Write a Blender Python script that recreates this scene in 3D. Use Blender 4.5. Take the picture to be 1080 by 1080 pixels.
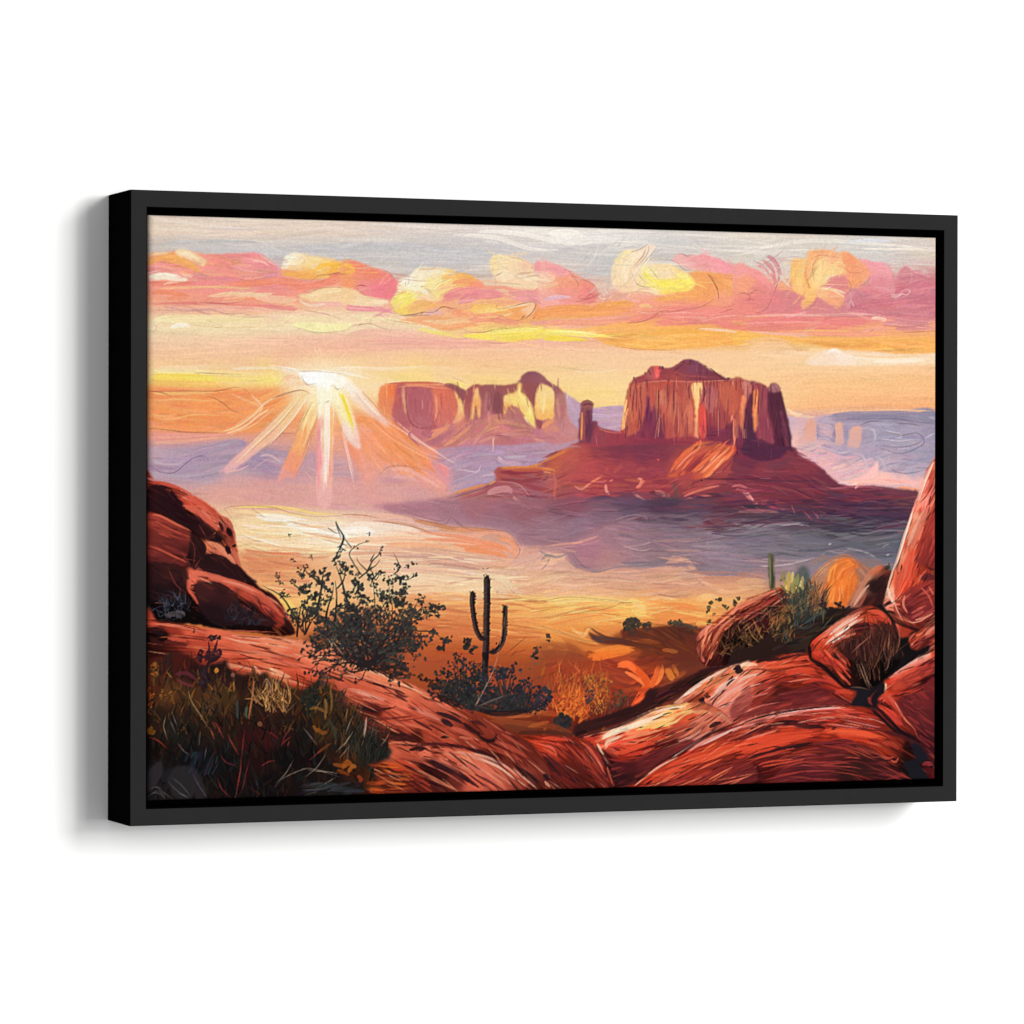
import bpy, bmesh, math
from mathutils import Matrix, Vector
# A framed canvas print hanging on a white wall.  The picture on the canvas is painted stroke by stroke below
# (a small oil painter working on a sketch sheet), then laid into the point colours and relief of the canvas mesh.
import numpy as np, math
# ------------------------------------------------------------------ a small oil painter: brush strokes laid into a colour buffer
RS = np.random.RandomState(7)
SC = 1.4                      # buffer texels per unit of the sketch sheet
SX, SY = 148.0, 218.0         # sheet origin
BW, BH = int(850*SC), int(640*SC)
buf = np.zeros((BH, BW, 3), np.float32)
hgt = np.zeros((BH, BW), np.float32)
YY, XX = np.mgrid[0:BH, 0:BW].astype(np.float32)
XX = XX/SC+SX; YY = YY/SC+SY

def hx(c):
    if not isinstance(c, str): return np.array(c, np.float32)
    return np.array([int(c[i:i+2], 16) for i in (0, 2, 4)], np.float32)/255.0
def pal(s): return [hx(c) for c in s.split()]
COLX, ROWY = (150, 360, 570, 775), (220, 375, 530, 685)
def q(c, r, s):               # points read off one of the sixteen enlarged study sheets
    o = []
    for t in s.split():
        a, b = t.split(',')
        o.append((COLX[c]+float(a)/4.909, ROWY[r]+float(b)/4.909))
    return o
def xy(s): return [tuple(float(v) for v in t.split(',')) for t in s.split()]

def noise2(w, h, cell, rs=RS):
    gw, gh = int(w/cell)+3, int(h/cell)+3
    g = rs.rand(gh, gw).astype(np.float32)
    y = np.arange(h)/cell; x = np.arange(w)/cell
    yi = y.astype(int); xi = x.astype(int)
    fy = (y-yi)[:, None]; fx = (x-xi)[None]
    fy = fy*fy*(3-2*fy); fx = fx*fx*(3-2*fx)
    a = g[yi][:, xi]; b = g[yi][:, xi+1]; c = g[yi+1][:, xi]; d = g[yi+1][:, xi+1]
    return ((a*(1-fx)+b*fx)*(1-fy)+(c*(1-fx)+d*fx)*fy).astype(np.float32)

def smooth(pts, closed=False, step=3.0):
    P = [np.array(p, float) for p in pts]
    n = len(P)
    if n < 2: return np.array(P)
    if n == 2 and not closed:
        k = max(2, int(np.hypot(*(P[1]-P[0]))/step)+1)
        return np.array([P[0]+(P[1]-P[0])*i/(k-1) for i in range(k)])
    out = []
    rng = range(n if closed else n-1)
    for i in rng:
        if closed: a, b, c, d = P[i-1], P[i], P[(i+1) % n], P[(i+2) % n]
        else: a, b, c, d = P[max(i-1, 0)], P[i], P[i+1], P[min(i+2, n-1)]
        k = max(1, int(np.hypot(*(c-b))/step))
        for j in range(k):
            t = j/k
            out.append(.5*((2*b)+(c-a)*t+(2*a-5*b+4*c-d)*t*t+(3*b-a-3*c+d)*t**3))
    if not closed: out.append(P[-1])
    return np.array(out)

def mask_of(pts, curve=True, rough=.5, soft=0):
    """anti-aliased coverage of a closed outline, whole sheet"""
    P = smooth(pts, True, 2.5) if curve else np.array(pts, float)
    if rough:
        P = P+RS.normal(0, rough*.6, P.shape)
    P = np.stack([(P[:, 0]-SX)*SC, (P[:, 1]-SY)*SC], 1)
    x0 = max(0, int(P[:, 0].min())-1); x1 = min(BW, int(P[:, 0].max())+2)
    y0 = max(0, int(P[:, 1].min())-1); y1 = min(BH, int(P[:, 1].max())+2)
    M = np.zeros((BH, BW), np.float32)
    if x1 <= x0 or y1 <= y0: return M
    AA = 3
    ys = (np.arange((y1-y0)*AA)+.5)/AA+y0
    nx = (x1-x0)*AA
    acc = np.zeros((len(ys), nx+1), np.int32)
    for i in range(len(P)):
        a, b = P[i], P[(i+1) % len(P)]
        if a[1] == b[1]: continue
        lo, hi = min(a[1], b[1]), max(a[1], b[1])
        k = np.nonzero((ys >= lo) & (ys < hi))[0]
        if not len(k): continue
        xc = a[0]+(ys[k]-a[1])*(b[0]-a[0])/(b[1]-a[1])
        ix = np.clip(((xc-x0)*AA+.5).astype(int), 0, nx)
        np.add.at(acc, (k, ix), 1)
    ins = (np.cumsum(acc, 1)[:, :nx] & 1).astype(np.float32)
    M[y0:y1, x0:x1] = ins.reshape(y1-y0, AA, x1-x0, AA).mean((1, 3))
    if soft: M = blur(M, soft*SC)
    return M

def blur(M, r):
    for _ in range(2):
        k = int(max(1, r))
        for ax in (0, 1):
            p = np.concatenate([np.repeat(M.take([0], ax), k+1, ax), M, np.repeat(M.take([-1], ax), k, ax)], ax)
            c = np.cumsum(p, ax, dtype=np.float64)
            n = M.shape[ax]
            M = ((c.take(range(2*k+1, 2*k+1+n), ax)-c.take(range(0, n), ax))/(2*k+1)).astype(np.float32)
    return M

def idw(cps, x, y, e=2.0):
    num = 0; den = 0
    for c in cps:
        d = ((x-c[0])**2+(y-c[1])**2+9.0)**(-e)
        v = np.array(c[2], np.float32)
        num = num+(d[..., None]*v if v.ndim else d*v); den = den+d
    return num/(den[..., None] if np.ndim(num) > np.ndim(den) else den)

def cps(s):                   # "x,y,hex x,y,hex"
    o = []
    for t in s.split():
        a, b, c = t.split(',')
        o.append((float(a), float(b), hx(c)))
    return o

def fill(pts, col, curve=True, rough=.5, soft=0, a=1.0, e=2.0, tex=.012, clip=None):
    M = mask_of(pts, curve, rough, soft)
    ys, xs = np.nonzero(M > .003)
    if not len(ys): return M
    y0, y1, x0, x1 = ys.min(), ys.max()+1, xs.min(), xs.max()+1
    m = M[y0:y1, x0:x1, None]*a
    if clip is not None: m = m*clip[y0:y1, x0:x1, None]
    if isinstance(col, str) and ',' in col:
        C = idw(cps(col), XX[y0:y1, x0:x1], YY[y0:y1, x0:x1], e)
    elif isinstance(col, list):
        C = idw(col, XX[y0:y1, x0:x1], YY[y0:y1, x0:x1], e)
    else: C = hx(col)[None, None]
    if tex:
        n = noise2(x1-x0, y1-y0, 5)-.5
        C = C*(1+tex*2*n[..., None])
    buf[y0:y1, x0:x1] = buf[y0:y1, x0:x1]*(1-m)+C*m
    return M

def stroke(pts, w, col, a=1.0, t0=.25, t1=.32, br=.35, var=.06, clip=None, sm=True, h=.3, soft=.7):
    """one brush stroke: tapered ribbon with bristle streaks"""
    P = smooth(pts, False, max(2.0, w*.6)) if sm else np.array(pts, float)
    P = np.stack([(P[:, 0]-SX)*SC, (P[:, 1]-SY)*SC], 1)
    if len(P) < 2: return
    hw = w*SC*.5; pad = hw+1.5
    x0 = max(0, int(P[:, 0].min()-pad)); x1 = min(BW, int(P[:, 0].max()+pad)+2)
    y0 = max(0, int(P[:, 1].min()-pad)); y1 = min(BH, int(P[:, 1].max()+pad)+2)
    if x1-x0 < 2 or y1-y0 < 2: return
    D = np.full((y1-y0, x1-x0), 1e6, np.float32)
    S = np.zeros_like(D); V = np.zeros_like(D)
    seg = np.hypot(*(P[1:]-P[:-1]).T); L = seg.sum()+1e-6; acc = 0
    for i in range(len(P)-1):
        A, B = P[i], P[i+1]; l = seg[i]
        if l < 1e-4: continue
        bx0 = max(x0, int(min(A[0], B[0])-pad)); bx1 = min(x1, int(max(A[0], B[0])+pad)+2)
        by0 = max(y0, int(min(A[1], B[1])-pad)); by1 = min(y1, int(max(A[1], B[1])+pad)+2)
        if bx1 > bx0 and by1 > by0:
            ux, uy = (B-A)/l
            gx = np.arange(bx0, bx1, dtype=np.float32)[None]-A[0]; gy = np.arange(by0, by1, dtype=np.float32)[:, None]-A[1]
            t = np.clip(gx*ux+gy*uy, 0, l)
            dx = gx-t*ux; dy = gy-t*uy
            d = np.sqrt(dx*dx+dy*dy)
            sl = (slice(by0-y0, by1-y0), slice(bx0-x0, bx1-x0))
            k = d < D[sl]
            D[sl] = np.where(k, d, D[sl]); S[sl] = np.where(k, acc+t, S[sl]); V[sl] = np.where(k, dx*-uy+dy*ux, V[sl])
        acc += l
    s = S/L
    wid = np.ones_like(s)
    if t0: wid *= np.clip(s/max(t0, 1e-3), 0, 1)**.6
    if t1: wid *= np.clip((1-s)/max(t1, 1e-3), 0, 1)**.6
    R = np.maximum(hw*wid, .35*wid)
    m = np.clip((R-D)/soft+.5, 0, 1)
    if hw < .6: m = m*np.clip(hw/.6+.25, 0, 1)
    c = hx(col)[None, None]
    hh = m*h
    if br and w > 1.6:
        nb = max(4, int(w*1.3))
        g = RS.rand(nb+2, 6).astype(np.float32)
        vi = np.clip((V/(hw+.01)*.5+.5)*nb, 0, nb-.01); si = np.clip(s*4.99, 0, 4.99)
        v0 = vi.astype(int); s0 = si.astype(int); fv = vi-v0; fs = si-s0
        n = (g[v0, s0]*(1-fv)+g[v0+1, s0]*fv)*(1-fs)+(g[v0, s0+1]*(1-fv)+g[v0+1, s0+1]*fv)*fs
        e0 = .16*g[v0, 5]; m = m*np.clip((s-e0*.6)*30, 0, 1)*np.clip((1-e0-s)*30, 0, 1)
        m = m*(1-br*np.clip((n-.45)*2.4, 0, 1)*np.clip(.35+s, 0, 1))
        c = c*(1+var*2*(n[..., None]-.5))
        hh = hh*(.5+n)
    m = m*a
    if clip is not None: m = m*clip[y0:y1, x0:x1]
    m3 = m[..., None]
    buf[y0:y1, x0:x1] = buf[y0:y1, x0:x1]*(1-m3)+c*m3
    hgt[y0:y1, x0:x1] = hgt[y0:y1, x0:x1]*(1-.6*m)+hh*m

def ln(pts, w, col, a=.8, t=.35, **k): stroke(pts, w, col, a, t, t, 0, 0, **k)

def sample(x, y):
    i = int(np.clip((y-SY)*SC, 0, BH-1)); j = int(np.clip((x-SX)*SC, 0, BW-1))
    return buf[i, j].copy()

def hatch(M, n, flow, L, w, colors=None, a=.8, jit=.06, hue=.02, br=.4, curl=0, spread=6, clip=True, t=.28, h=.3, off=0):
    """n strokes scattered over the mask M (or an outline) that follow the flow (degrees, or 'x,y,deg' points)"""
    if not isinstance(M, np.ndarray): M = mask_of(M)
    ys, xs = np.nonzero(M > .5)
    if not len(ys): return
    if isinstance(flow, str): fp = [tuple(float(v) for v in t_.split(',')) for t_ in flow.split()]
    else: fp = None
    if isinstance(colors, str): colors = pal(colors)
    k = RS.randint(0, len(ys), n)
    for i in k:
        x = xs[i]/SC+SX; y = ys[i]/SC+SY
        l = RS.uniform(L[0], L[1]); ww = RS.uniform(w[0], w[1])
        dv = RS.normal(0, spread)
        cv = RS.normal(0, curl) if curl else 0
        def ang(px, py): return (float(idw(fp, np.float32(px), np.float32(py))) if fp else flow)+dv
        st = max(3.0, l/7)
        f = [(x, y)]; px, py = x, y
        for j in range(int(l/2/st)+1):
            th = math.radians(ang(px, py)+cv*j); px += st*math.cos(th); py += st*math.sin(th); f.append((px, py))
        b = []; px, py = x, y
        for j in range(int(l/2/st)+1):
            th = math.radians(ang(px, py)-cv*j); px -= st*math.cos(th); py -= st*math.sin(th); b.append((px, py))
        c = sample(x+RS.normal(0, off), y+RS.normal(0, off)) if colors is None else colors[RS.randint(len(colors))].copy()
        c = c*(1+RS.normal(0, jit))+RS.normal(0, hue, 3)
        stroke(b[::-1]+f, ww, np.clip(c, 0, 1), a, t, t, br, .07, clip=M if clip else None, sm=False, h=h)

def dab(x, y, r, col, ang=None, asp=1.8, a=.95):
    th = RS.uniform(0, 6.283) if ang is None else math.radians(ang)
    dx, dy = math.cos(th)*r*asp*.5, math.sin(th)*r*asp*.5
    stroke([(x-dx, y-dy), (x+RS.normal(0, r*.12), y+RS.normal(0, r*.12)), (x+dx, y+dy)], r, col, a, .45, .45, .15, .1)

def cluster(x, y, rx, ry, n, r, colors, asp=1.7):
    if isinstance(colors, str): colors = pal(colors)
    for _ in range(n):
        t = RS.uniform(0, 6.283); k = math.sqrt(RS.rand())
        dab(x+rx*k*math.cos(t), y+ry*k*math.sin(t), RS.uniform(r[0], r[1]), colors[RS.randint(len(colors))], None, asp)

def twig(x, y, ang, l, w, col, depth, leaf=None, lr=(1.5, 3), spread=32, leafp=.8, kink=12):
    pts = [(x, y)]; th = ang
    for i in range(4):
        th += RS.normal(0, kink); x += l/4*math.cos(math.radians(th)); y += l/4*math.sin(math.radians(th)); pts.append((x, y))
    stroke(pts, w, col, .95, 0, .8 if depth == 0 else .15, 0, 0)
    if depth == 0:
        if leaf is not None and RS.rand() < leafp:
            for _ in range(RS.randint(1, 4)): dab(x+RS.normal(0, 2.2), y+RS.normal(0, 2.2), RS.uniform(*lr), leaf[RS.randint(len(leaf))])
        return
    for i in range(RS.randint(2, 4)):
        p = pts[RS.randint(2, 5)]
        twig(p[0], p[1], th+RS.normal(0, spread), l*RS.uniform(.55, .85), max(.7, w*.68), col, depth-1, leaf, lr, spread, leafp, kink)

def blades(M, n, L, w, colors, ang=-90, spread=16, bend=14, a=.9, toward=None):
    """grass: thin tapering strokes rooted in the mask"""
    if not isinstance(M, np.ndarray): M = mask_of(M)
    ys, xs = np.nonzero(M > .5)
    if isinstance(colors, str): colors = pal(colors)
    for i in RS.randint(0, len(ys), n):
        x = xs[i]/SC+SX; y = ys[i]/SC+SY
        th = ang+RS.normal(0, spread); l = RS.uniform(*L); b = RS.normal(0, bend)
        if toward: th += (x-toward)*.35
        pts = [(x, y)]
        for j in range(4):
            th += b/4; x += l/4*math.cos(math.radians(th)); y += l/4*math.sin(math.radians(th)); pts.append((x, y))
        stroke(pts, RS.uniform(*w), np.clip(colors[RS.randint(len(colors))]*(1+RS.normal(0, .12)), 0, 1), a, .05, .9, 0, 0)
# ------------------------------------------------------------------ ground colours: sky, haze and valley floor as a colour table
def table(cols, rows):
    ys = [r[0] for r in rows]
    G = np.array([[hx(c) for c in r[1].split()] for r in rows])        # rows x cols x 3
    cx = np.array(cols, float)
    jy = np.clip(np.searchsorted(ys, YY[:, 0])-1, 0, len(ys)-2)
    fy = np.clip((YY[:, 0]-np.array(ys)[jy])/(np.array(ys)[jy+1]-np.array(ys)[jy]), 0, 1)
    jx = np.clip(np.searchsorted(cx, XX[0])-1, 0, len(cx)-2)
    fx = np.clip((XX[0]-cx[jx])/(cx[jx+1]-cx[jx]), 0, 1)
    fy = fy[:, None, None]; fx = fx[None, :, None]
    a, b = G[jy][:, jx], G[jy][:, jx+1]; c, d = G[jy+1][:, jx], G[jy+1][:, jx+1]
    return ((a*(1-fx)+b*fx)*(1-fy)+(c*(1-fx)+d*fx)*fy).astype(np.float32)

C13 = [156, 225, 295, 365, 435, 505, 575, 645, 715, 785, 855, 925, 990]
T = table(C13, [
 (226, 'e2d2c0 e8d8c8 e8d6c4 e4d2c2 e2d4ca e0d4cc e4dcd4 e6ded6 e2d8cc e2d4c6 e4d2c2 e4d2c4 ead8ce'),
 (245, 'e2ccb8 e6d0be e6d2c0 e2cebe dccec4 dad0ca ebe4dc ebe6de d8d2cc dacec2 dcd0c4 d8d2ce e4d2c2'),
 (258, 'c8beb6 ccc6c2 cec6c2 cac4c0 c6c2c2 c8c2c4 d2cccA cfcac6 cfcac6 d8d0c4 d8cec0 d0cac6 dccbbc'),
 (272, 'd6c6b8 cec2bc c6c0be c6c0be c6c2c0 c8c2c2 ccc4c0 c6c2c0 d0c6be d6ccc0 d6ccc0 cfc8c4 dac6b8'),
 (288, 'eeb090 ee9c8a e89c94 e0ccb8 c8c0be ccbeb6 e0c4b2 c6c0be d8c8b8 dcc4b8 d8c8bc d8b8b0 cc8c8c'),
 (302, 'ee9c84 ee9490 ec9290 f0a084 ee9080 e8ccac f0c4a0 d8bcb2 f0c898 f0a078 e0a080 d48a88 c87e86'),
 (317, 'f0a888 ec9c84 ee9a80 f0c098 ee9488 f0b880 f0a484 f0a890 f09c84 e88c80 e08282 d48284 c87a88'),
 (331, 'f0c8a8 f0c09c f0ceaa f0d2ae f0d0a8 f0a880 f0a06e f0a276 ee9480 ec8c80 e88082 e08486 d08486'),
 (346, 'f2dcb4 f2deb2 f2dcb4 f2dcb4 f2ceb0 f4ca80 f2cc78 f4b468 f2ae60 f2b068 f2b070 f0a87c f0aa80'),
 (359, 'f2ccaa f2cca8 f2c2a6 f0b8a0 f0b4a0 f0b4a0 f0b6a0 f2b898 f2b064 f2b466 f2b866 f2b468 f2b062'),
 (373, 'f2c29c f2c4a0 f2c09c f2bca0 f2b8a0 f2be98 f2c49c f2c89e f2c8a0 f2c89a f2d0a8 f0dcc6 f0d0b0'),
 (387, 'f2ca98 f2c896 f2c09a f2c098 f2c492 f2c48c f4c896 f2cca0 f2c892 f4c896 f2c896 f2c896 f2c090'),
 (400, 'f2d090 f4d490 f4d4a4 f6e8d0 f6deb0 f4d28a f4d28e f6d698 f6d090 f4c890 f4c088 f2bc84 f2ba82'),
 (414, 'f0b06c f0ac68 f0b47c f6e4c0 f6d896 f4d07c f4d07c f6d88e f6d88e f4c890 f4bc84 f2b680 f2b47e'),
 (428, 'ee9a5e ee9656 ee9864 f0b888 f4c482 f4c87c f4d07c f6d486 f6d488 f4c890 f2b680 f2b07c f2ae7a'),
 (445, 'ee9866 ee945e ee9864 f0a878 ee9c68 e0a080 d8a890 d4a8a8 d4a8a8 d8a8a0 d0a0a8 a89aae 9c92aa'),
 (460, 'e8a08a e29c88 e09e88 eea47e ee9a70 d08c88 c898a0 c8a0b0 c8a0b0 c8a0b0 c8a4b0 a89cb0 9e94ac'),
 (475, 'b898ac b094aa d09a98 e2a28e ee9a70 c48898 b48ea4 b890a8 b890a8 b890a8 d0a8ac b0a0b4 a098ae'),
 (490, 'ae98ae a896ae b496ae c89ca4 dc9c92 ac8aa8 a892ae a890ac a890ac a890ac e0b8b0 c8acb4 aca0b4'),
 (505, 'c09caa b89eae b096ae c8a0a8 da9c92 ae92aa a894ae a890ac a890ac a890ac e0b8b0 dcb4b4 b8a6b6'),
 (520, 'd8a096 d8a096 d4a096 d6a098 d89c92 c89498 b890a0 a880a0 a080a0 a080a0 d0a0a0 e8bcb0 e8c0b0'),
 (534, 'e0ac9c e4b498 e4b498 daa89c d8a49c c48c90 a87c88 8a5868 70485c 704458 6c4458 5c4054 5c4054'),
 (548, 'f0cc9c f2d0a0 f2d8a8 eed0b4 deaaa0 b08890 a08292 907484 706478 6c6274 5c5468 484258 403a50'),
 (562, 'f0cc9c f0cfa0 f2dcb0 f4e8d4 f2d4b8 cc9c8a a4848c a08090 827484 7a7080 6c6878 585868 505060'),
 (577, 'e8b080 e8b484 f0cc9c f2e0c4 f0ccA6 eca882 c09090 aa8690 94808a 847888 747080 606070 585868'),
 (592, 'd88c60 d88c60 e29c6c f0c098 eabc9c e8b090 d8a490 b98c8c b08890 907c8a 847884 747080 646474'),
 (606, 'e09468 e09468 e49c6c e8b484 ebc4a2 e8c8a8 e0b494 c89888 cc9880 a48488 907888 887888 686874'),
 (620, 'f0b070 f0b070 f0b274 f0b888 f0d0a8 f0d0a2 e6b48c d8a080 d49476 d0946e b08470 a07c70 706870'),
 (635, 'f4c460 f4c460 f4c066 f0b272 e8a870 ecb078 f0c068 f4c470 f0ac5c e0a468 d89860 a07c70 706870'),
 (650, 'e09048 e09048 e09450 d88854 da8048 e08a48 f0b054 f0a848 ee9440 e08a40 d89860 a07c70 706870'),
 (665, 'c87038 c87038 c86c38 c86a38 c86434 d06c34 e88a3a dc7a34 c06030 a85830 904c30 705040 604838'),
 (681, 'a85c34 a85c34 b05c34 b05a34 b85830 bc5c2e cc6c30 b8602c 98482a 804028 703824 582820 482020'),
 (700, '985030 985030 a05030 a05030 a85030 a84c2a 984828 98482a 7c3a26 5c2c20 502820 482020 402020'),
 (722, '984828 984828 984828 984828 a04a28 a44828 8c4028 84402a 642c22 502420 482020 402020 401c1c'),
 (760, '702c1c 702c1c 702c1c 702c1c 783018 803018 6c2c1c 582018 481c18 401c1c 401c1c 401c1c 401c1c'),
 (860, '401c1c 401c1c 401c1c 401c1c 401c1c 401c1c 401c1c 401c1c 401c1c 401c1c 401c1c 401c1c 401c1c'),
])
buf[:] = T
ALL = np.ones((BH, BW), np.float32)
def zone(y0, y1, x0=150, x1=995): return ((XX > x0) & (XX < x1) & (YY > y0) & (YY < y1)).astype(np.float32)

# the whole ground worked over with long level strokes that pick up the colour under them
hatch(zone(224, 540), 900, 0, (30, 110), (2, 6), None, .55, .025, .008, .5, 0, 3, False)
hatch(zone(224, 285), 160, 2, (40, 140), (1, 3), 'ece4da e0d4ca c4c0c2 f0e8de d4ccc6', .35, .02, .005, .6, 0, 3, False)
hatch(zone(535, 700, 230), 750, 3, (25, 90), (1.5, 4.5), None, .6, .05, .012, .5, 1, 5, False)

# --- top sky: pale grey veil and white sweeps
for s, w, c, a in (('160,256 230,254 290,256', 4, 'bcbcbc', .6), ('160,262 240,263 330,266 420,262', 7, 'c6c2c4', .6),
                   ('300,262 370,260 440,262 520,270', 10, 'c6c4c8', .5), ('420,278 470,272 520,278', 9, 'c8c4c6', .5),
                   ('440,262 480,265 500,262', 2, 'dcd8d8', .6), ('600,290 640,284 660,282', 12, 'c6c2c2', .6),
                   ('600,270 650,272 700,262', 6, 'cac6c4', .6), ('470,247 520,250 560,262 600,264', 5, 'f0e8de', .85),
                   ('490,244 540,245 600,256 640,252', 5, 'f2ece2', .85), ('575,248 600,246 620,252', 11, 'f6f0e6', .8),
                   ('590,258 630,252 660,254', 8, 'f0eae2', .6), ('640,262 670,255 690,258', 6, 'ece6dc', .5),
                   ('700,246 760,250 830,262', 3, 'ece2d8', .5), ('775,270 830,256 880,254 985,262', 4, 'ece4d8', .75),
                   ('780,262 830,258', 3, 'f0e8dc', .6), ('890,256 920,253 945,255', 4, 'dcdce4', .8), ('900,262 985,263', 2.4, 'efe4d6', .8),
                   ('800,246 870,250', 4, 'e0d2c6', .6), ('850,266 920,276 960,270', 6, 'd2ccca', .6), ('940,268 980,268', 3, 'c8bcb4', .6),
                   ('930,282 960,285 985,288', 9, 'd8c8be', .6), ('780,275 820,270 850,275', 5, 'd6d0c8', .6)):
    stroke(xy(s), w, c, a, .3, .4)

# --- cloud bank on the left
fill(q(0, 0, '30,240 110,228 210,215 330,235 480,232 600,230 660,265 720,320 720,350 600,375 400,400 200,400 30,380'),
     '160,270,eeae86 185,272,f0a070 205,280,ee9c80 240,275,ee9286 260,285,ec9296 285,285,e89498 160,295,ee9480 210,298,ee908c 250,300,ec909a 290,295,ea98a0', soft=1)
hatch(q(0, 0, '40,250 210,230 330,240 600,240 700,330 500,380 200,390 30,370'), 90, 8, (15, 45), (2, 5), 'ee9a94 ee9290 f0a098 e88c90 f0a888 ee9a80', .55)
fill(q(0, 0, '30,262 100,240 190,245 270,290 300,325 260,318 180,290 120,270 60,280 30,300'), 'f0a868', soft=.6)
stroke(q(0, 0, '90,250 170,250 250,285 300,320'), 4.5, 'f2b468', .8)
stroke(q(0, 0, '35,240 90,232 150,232'), 3, 'f2cc98', .9)
fill(q(0, 0, '165,225 205,206 240,215 325,262 318,300 280,285 230,255 190,245'), '190,265,f6dcb4 213,276,f0c89c', soft=.5)
stroke(q(0, 0, '180,228 240,235 310,275'), 3, 'f8e4c0', .8); stroke(q(0, 0, '245,262 300,285 320,270'), 2, 'e4b088', .7)
fill(q(0, 0, '30,345 60,335 120,332 180,345 240,370 150,372 30,368'), 'f4e4cc', soft=.6)
stroke(q(0, 0, '60,342 120,338 200,355'), 2.5, 'fbf2de', .9)
stroke(q(0, 0, '30,385 150,385 280,385'), 5, 'e87c64', .85, .1, .5); stroke(q(0, 0, '400,385 560,385 720,370 850,380'), 7, 'ee8e6c', .85)
stroke(q(0, 0, '700,395 850,400 1000,370 1080,350'), 8, 'ee8c72', .85); stroke(q(0, 0, '560,265 620,275 660,300'), 2, 'f4c8b8', .8)
stroke(q(0, 0, '450,290 540,320 640,330'), 1.6, 'f4b4a8', .7); stroke(q(0, 0, '480,350 600,345 720,348'), 2.2, 'c89098', .6)
stroke(q(0, 0, '30,440 120,430 260,455'), 5, 'ee8c68', .75); stroke(q(0, 0, '35,415 200,408 420,405 640,420'), 2.5, 'f2c088', .8)
stroke(q(0, 0, '330,455 460,440 600,445 700,435'), 5, 'f2d4a8', .8); stroke(q(0, 0, '440,468 540,462 620,470'), 2.4, 'ee9868', .9)
stroke(q(0, 0, '30,495 160,488 300,488 420,490 620,500 820,525'), 3.4, 'e88880', .85); stroke(q(0, 0, '60,520 300,520 480,515 760,530'), 5, 'f0b4a4', .6)
stroke(q(0, 0, '600,500 760,515 830,525'), 5, 'e88e88', .8); stroke(q(0, 0, '560,450 700,470 820,470'), 8, 'f2d0ac', .7)
fill(q(0, 0, '815,440 880,425 980,405 1075,415 1085,480 980,490 880,485 820,470'), 'f2d0a0', soft=.8)
stroke(q(0, 0, '850,455 950,430 1040,425'), 4, 'f4dcb0', .8); stroke(q(0, 0, '840,500 950,495 1080,495'), 6, 'f0b4ac', .8)
stroke(q(0, 0, '800,470 870,500 960,490'), 3, 'f4dcc0', .8)
# pale yellow cloud tip
fill(q(0, 0, '722,300 740,250 785,225 830,235 920,250 1010,270 1080,300 1080,350 960,360 860,350 780,335 725,320'),
     '300,275,f8ecca 310,270,f6e4c0 330,275,f2d8a4 345,280,f4c880 360,283,f4bc68 305,288,f2c890 325,290,f2b668 350,285,f4b454', soft=.5)
stroke(q(0, 0, '740,310 750,260 800,235'), 6, 'faf4dc', .9); stroke(q(0, 0, '880,330 940,290 1060,295'), 4.5, 'f6bc4c', .9)
stroke(q(0, 0, '790,320 850,270 940,262'), 2.4, 'f4d8a0', .9); stroke(q(0, 0, '840,300 890,275 980,275'), 3, 'f6d488', .8)
fill(q(0, 0, '722,320 800,325 890,345 930,360 860,370 770,355 725,345'), 'f2ae62', soft=.5)
stroke(q(0, 0, '960,350 1030,335 1080,345'), 5, 'f08c70', .9); stroke(q(0, 0, '930,375 1010,365 1080,370'), 6, 'ee9078', .8)
ln(q(0, 0, '900,345 960,340 1030,328'), .8, '9c6858', .7); ln(q(0, 0, '790,315 840,270 800,240'), .7, 'c8a080', .4)
# yellow-cream shelf under the left bank
stroke(q(0, 0, '30,575 150,570 400,570 660,580'), 9, 'f4e4ae', .75, .2, .4); stroke(q(0, 0, '50,600 80,575 120,565 160,590'), 6, 'f4e8b8', .7)
stroke(q(0, 0, '140,615 200,600 250,608'), 5, 'faf0dc', .9); stroke(q(0, 0, '240,600 450,605 660,612'), 4, 'f2dcb0', .8)
fill(q(0, 0, '770,600 850,585 960,595 1070,590 1080,615 1030,632 930,640 850,632'), 'f4eab0', soft=.6)
stroke(q(0, 0, '700,560 800,575 900,570 1000,580'), 7, 'f4e0b0', .7)
ln(q(0, 0, '770,605 850,630 920,642 1010,635 1075,620'), .9, 'a89870', .6)
for s, c, a in (('30,515 110,525 250,528 350,520 420,540 520,545 630,560', 'a07880', .6), ('230,490 330,487 440,490 520,480', 'a85c54', .7),
                ('815,515 870,530 950,545 1040,575', 'b07c70', .6), ('805,470 815,445 850,435 940,408 1040,408', 'a88868', .55),
                ('400,540 500,560 700,560 750,575', 'c09c80', .45), ('220,352 280,375', 'c06858', .6), ('480,360 560,370 640,355 700,350', 'a87488', .55),
                ('640,480 700,505 800,500 840,490', 'c89078', .5), ('240,600 420,615 650,612', 'd8b078', .5), ('55,600 75,610 60,640', 'b09070', .5),
                ('330,675 420,690 540,715 690,720', 'e8c4a8', .6), ('890,715 900,745 925,780', 'f6dcc0', .9), ('905,710 925,750 930,775', 'f4d4b8', .8),
                ('600,230 660,275 700,300', 'ead8cc', .7), ('630,230 670,270 690,290', 'e8ccc4', .6)):
    ln(q(0, 0, s), .9, c, a)

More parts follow.
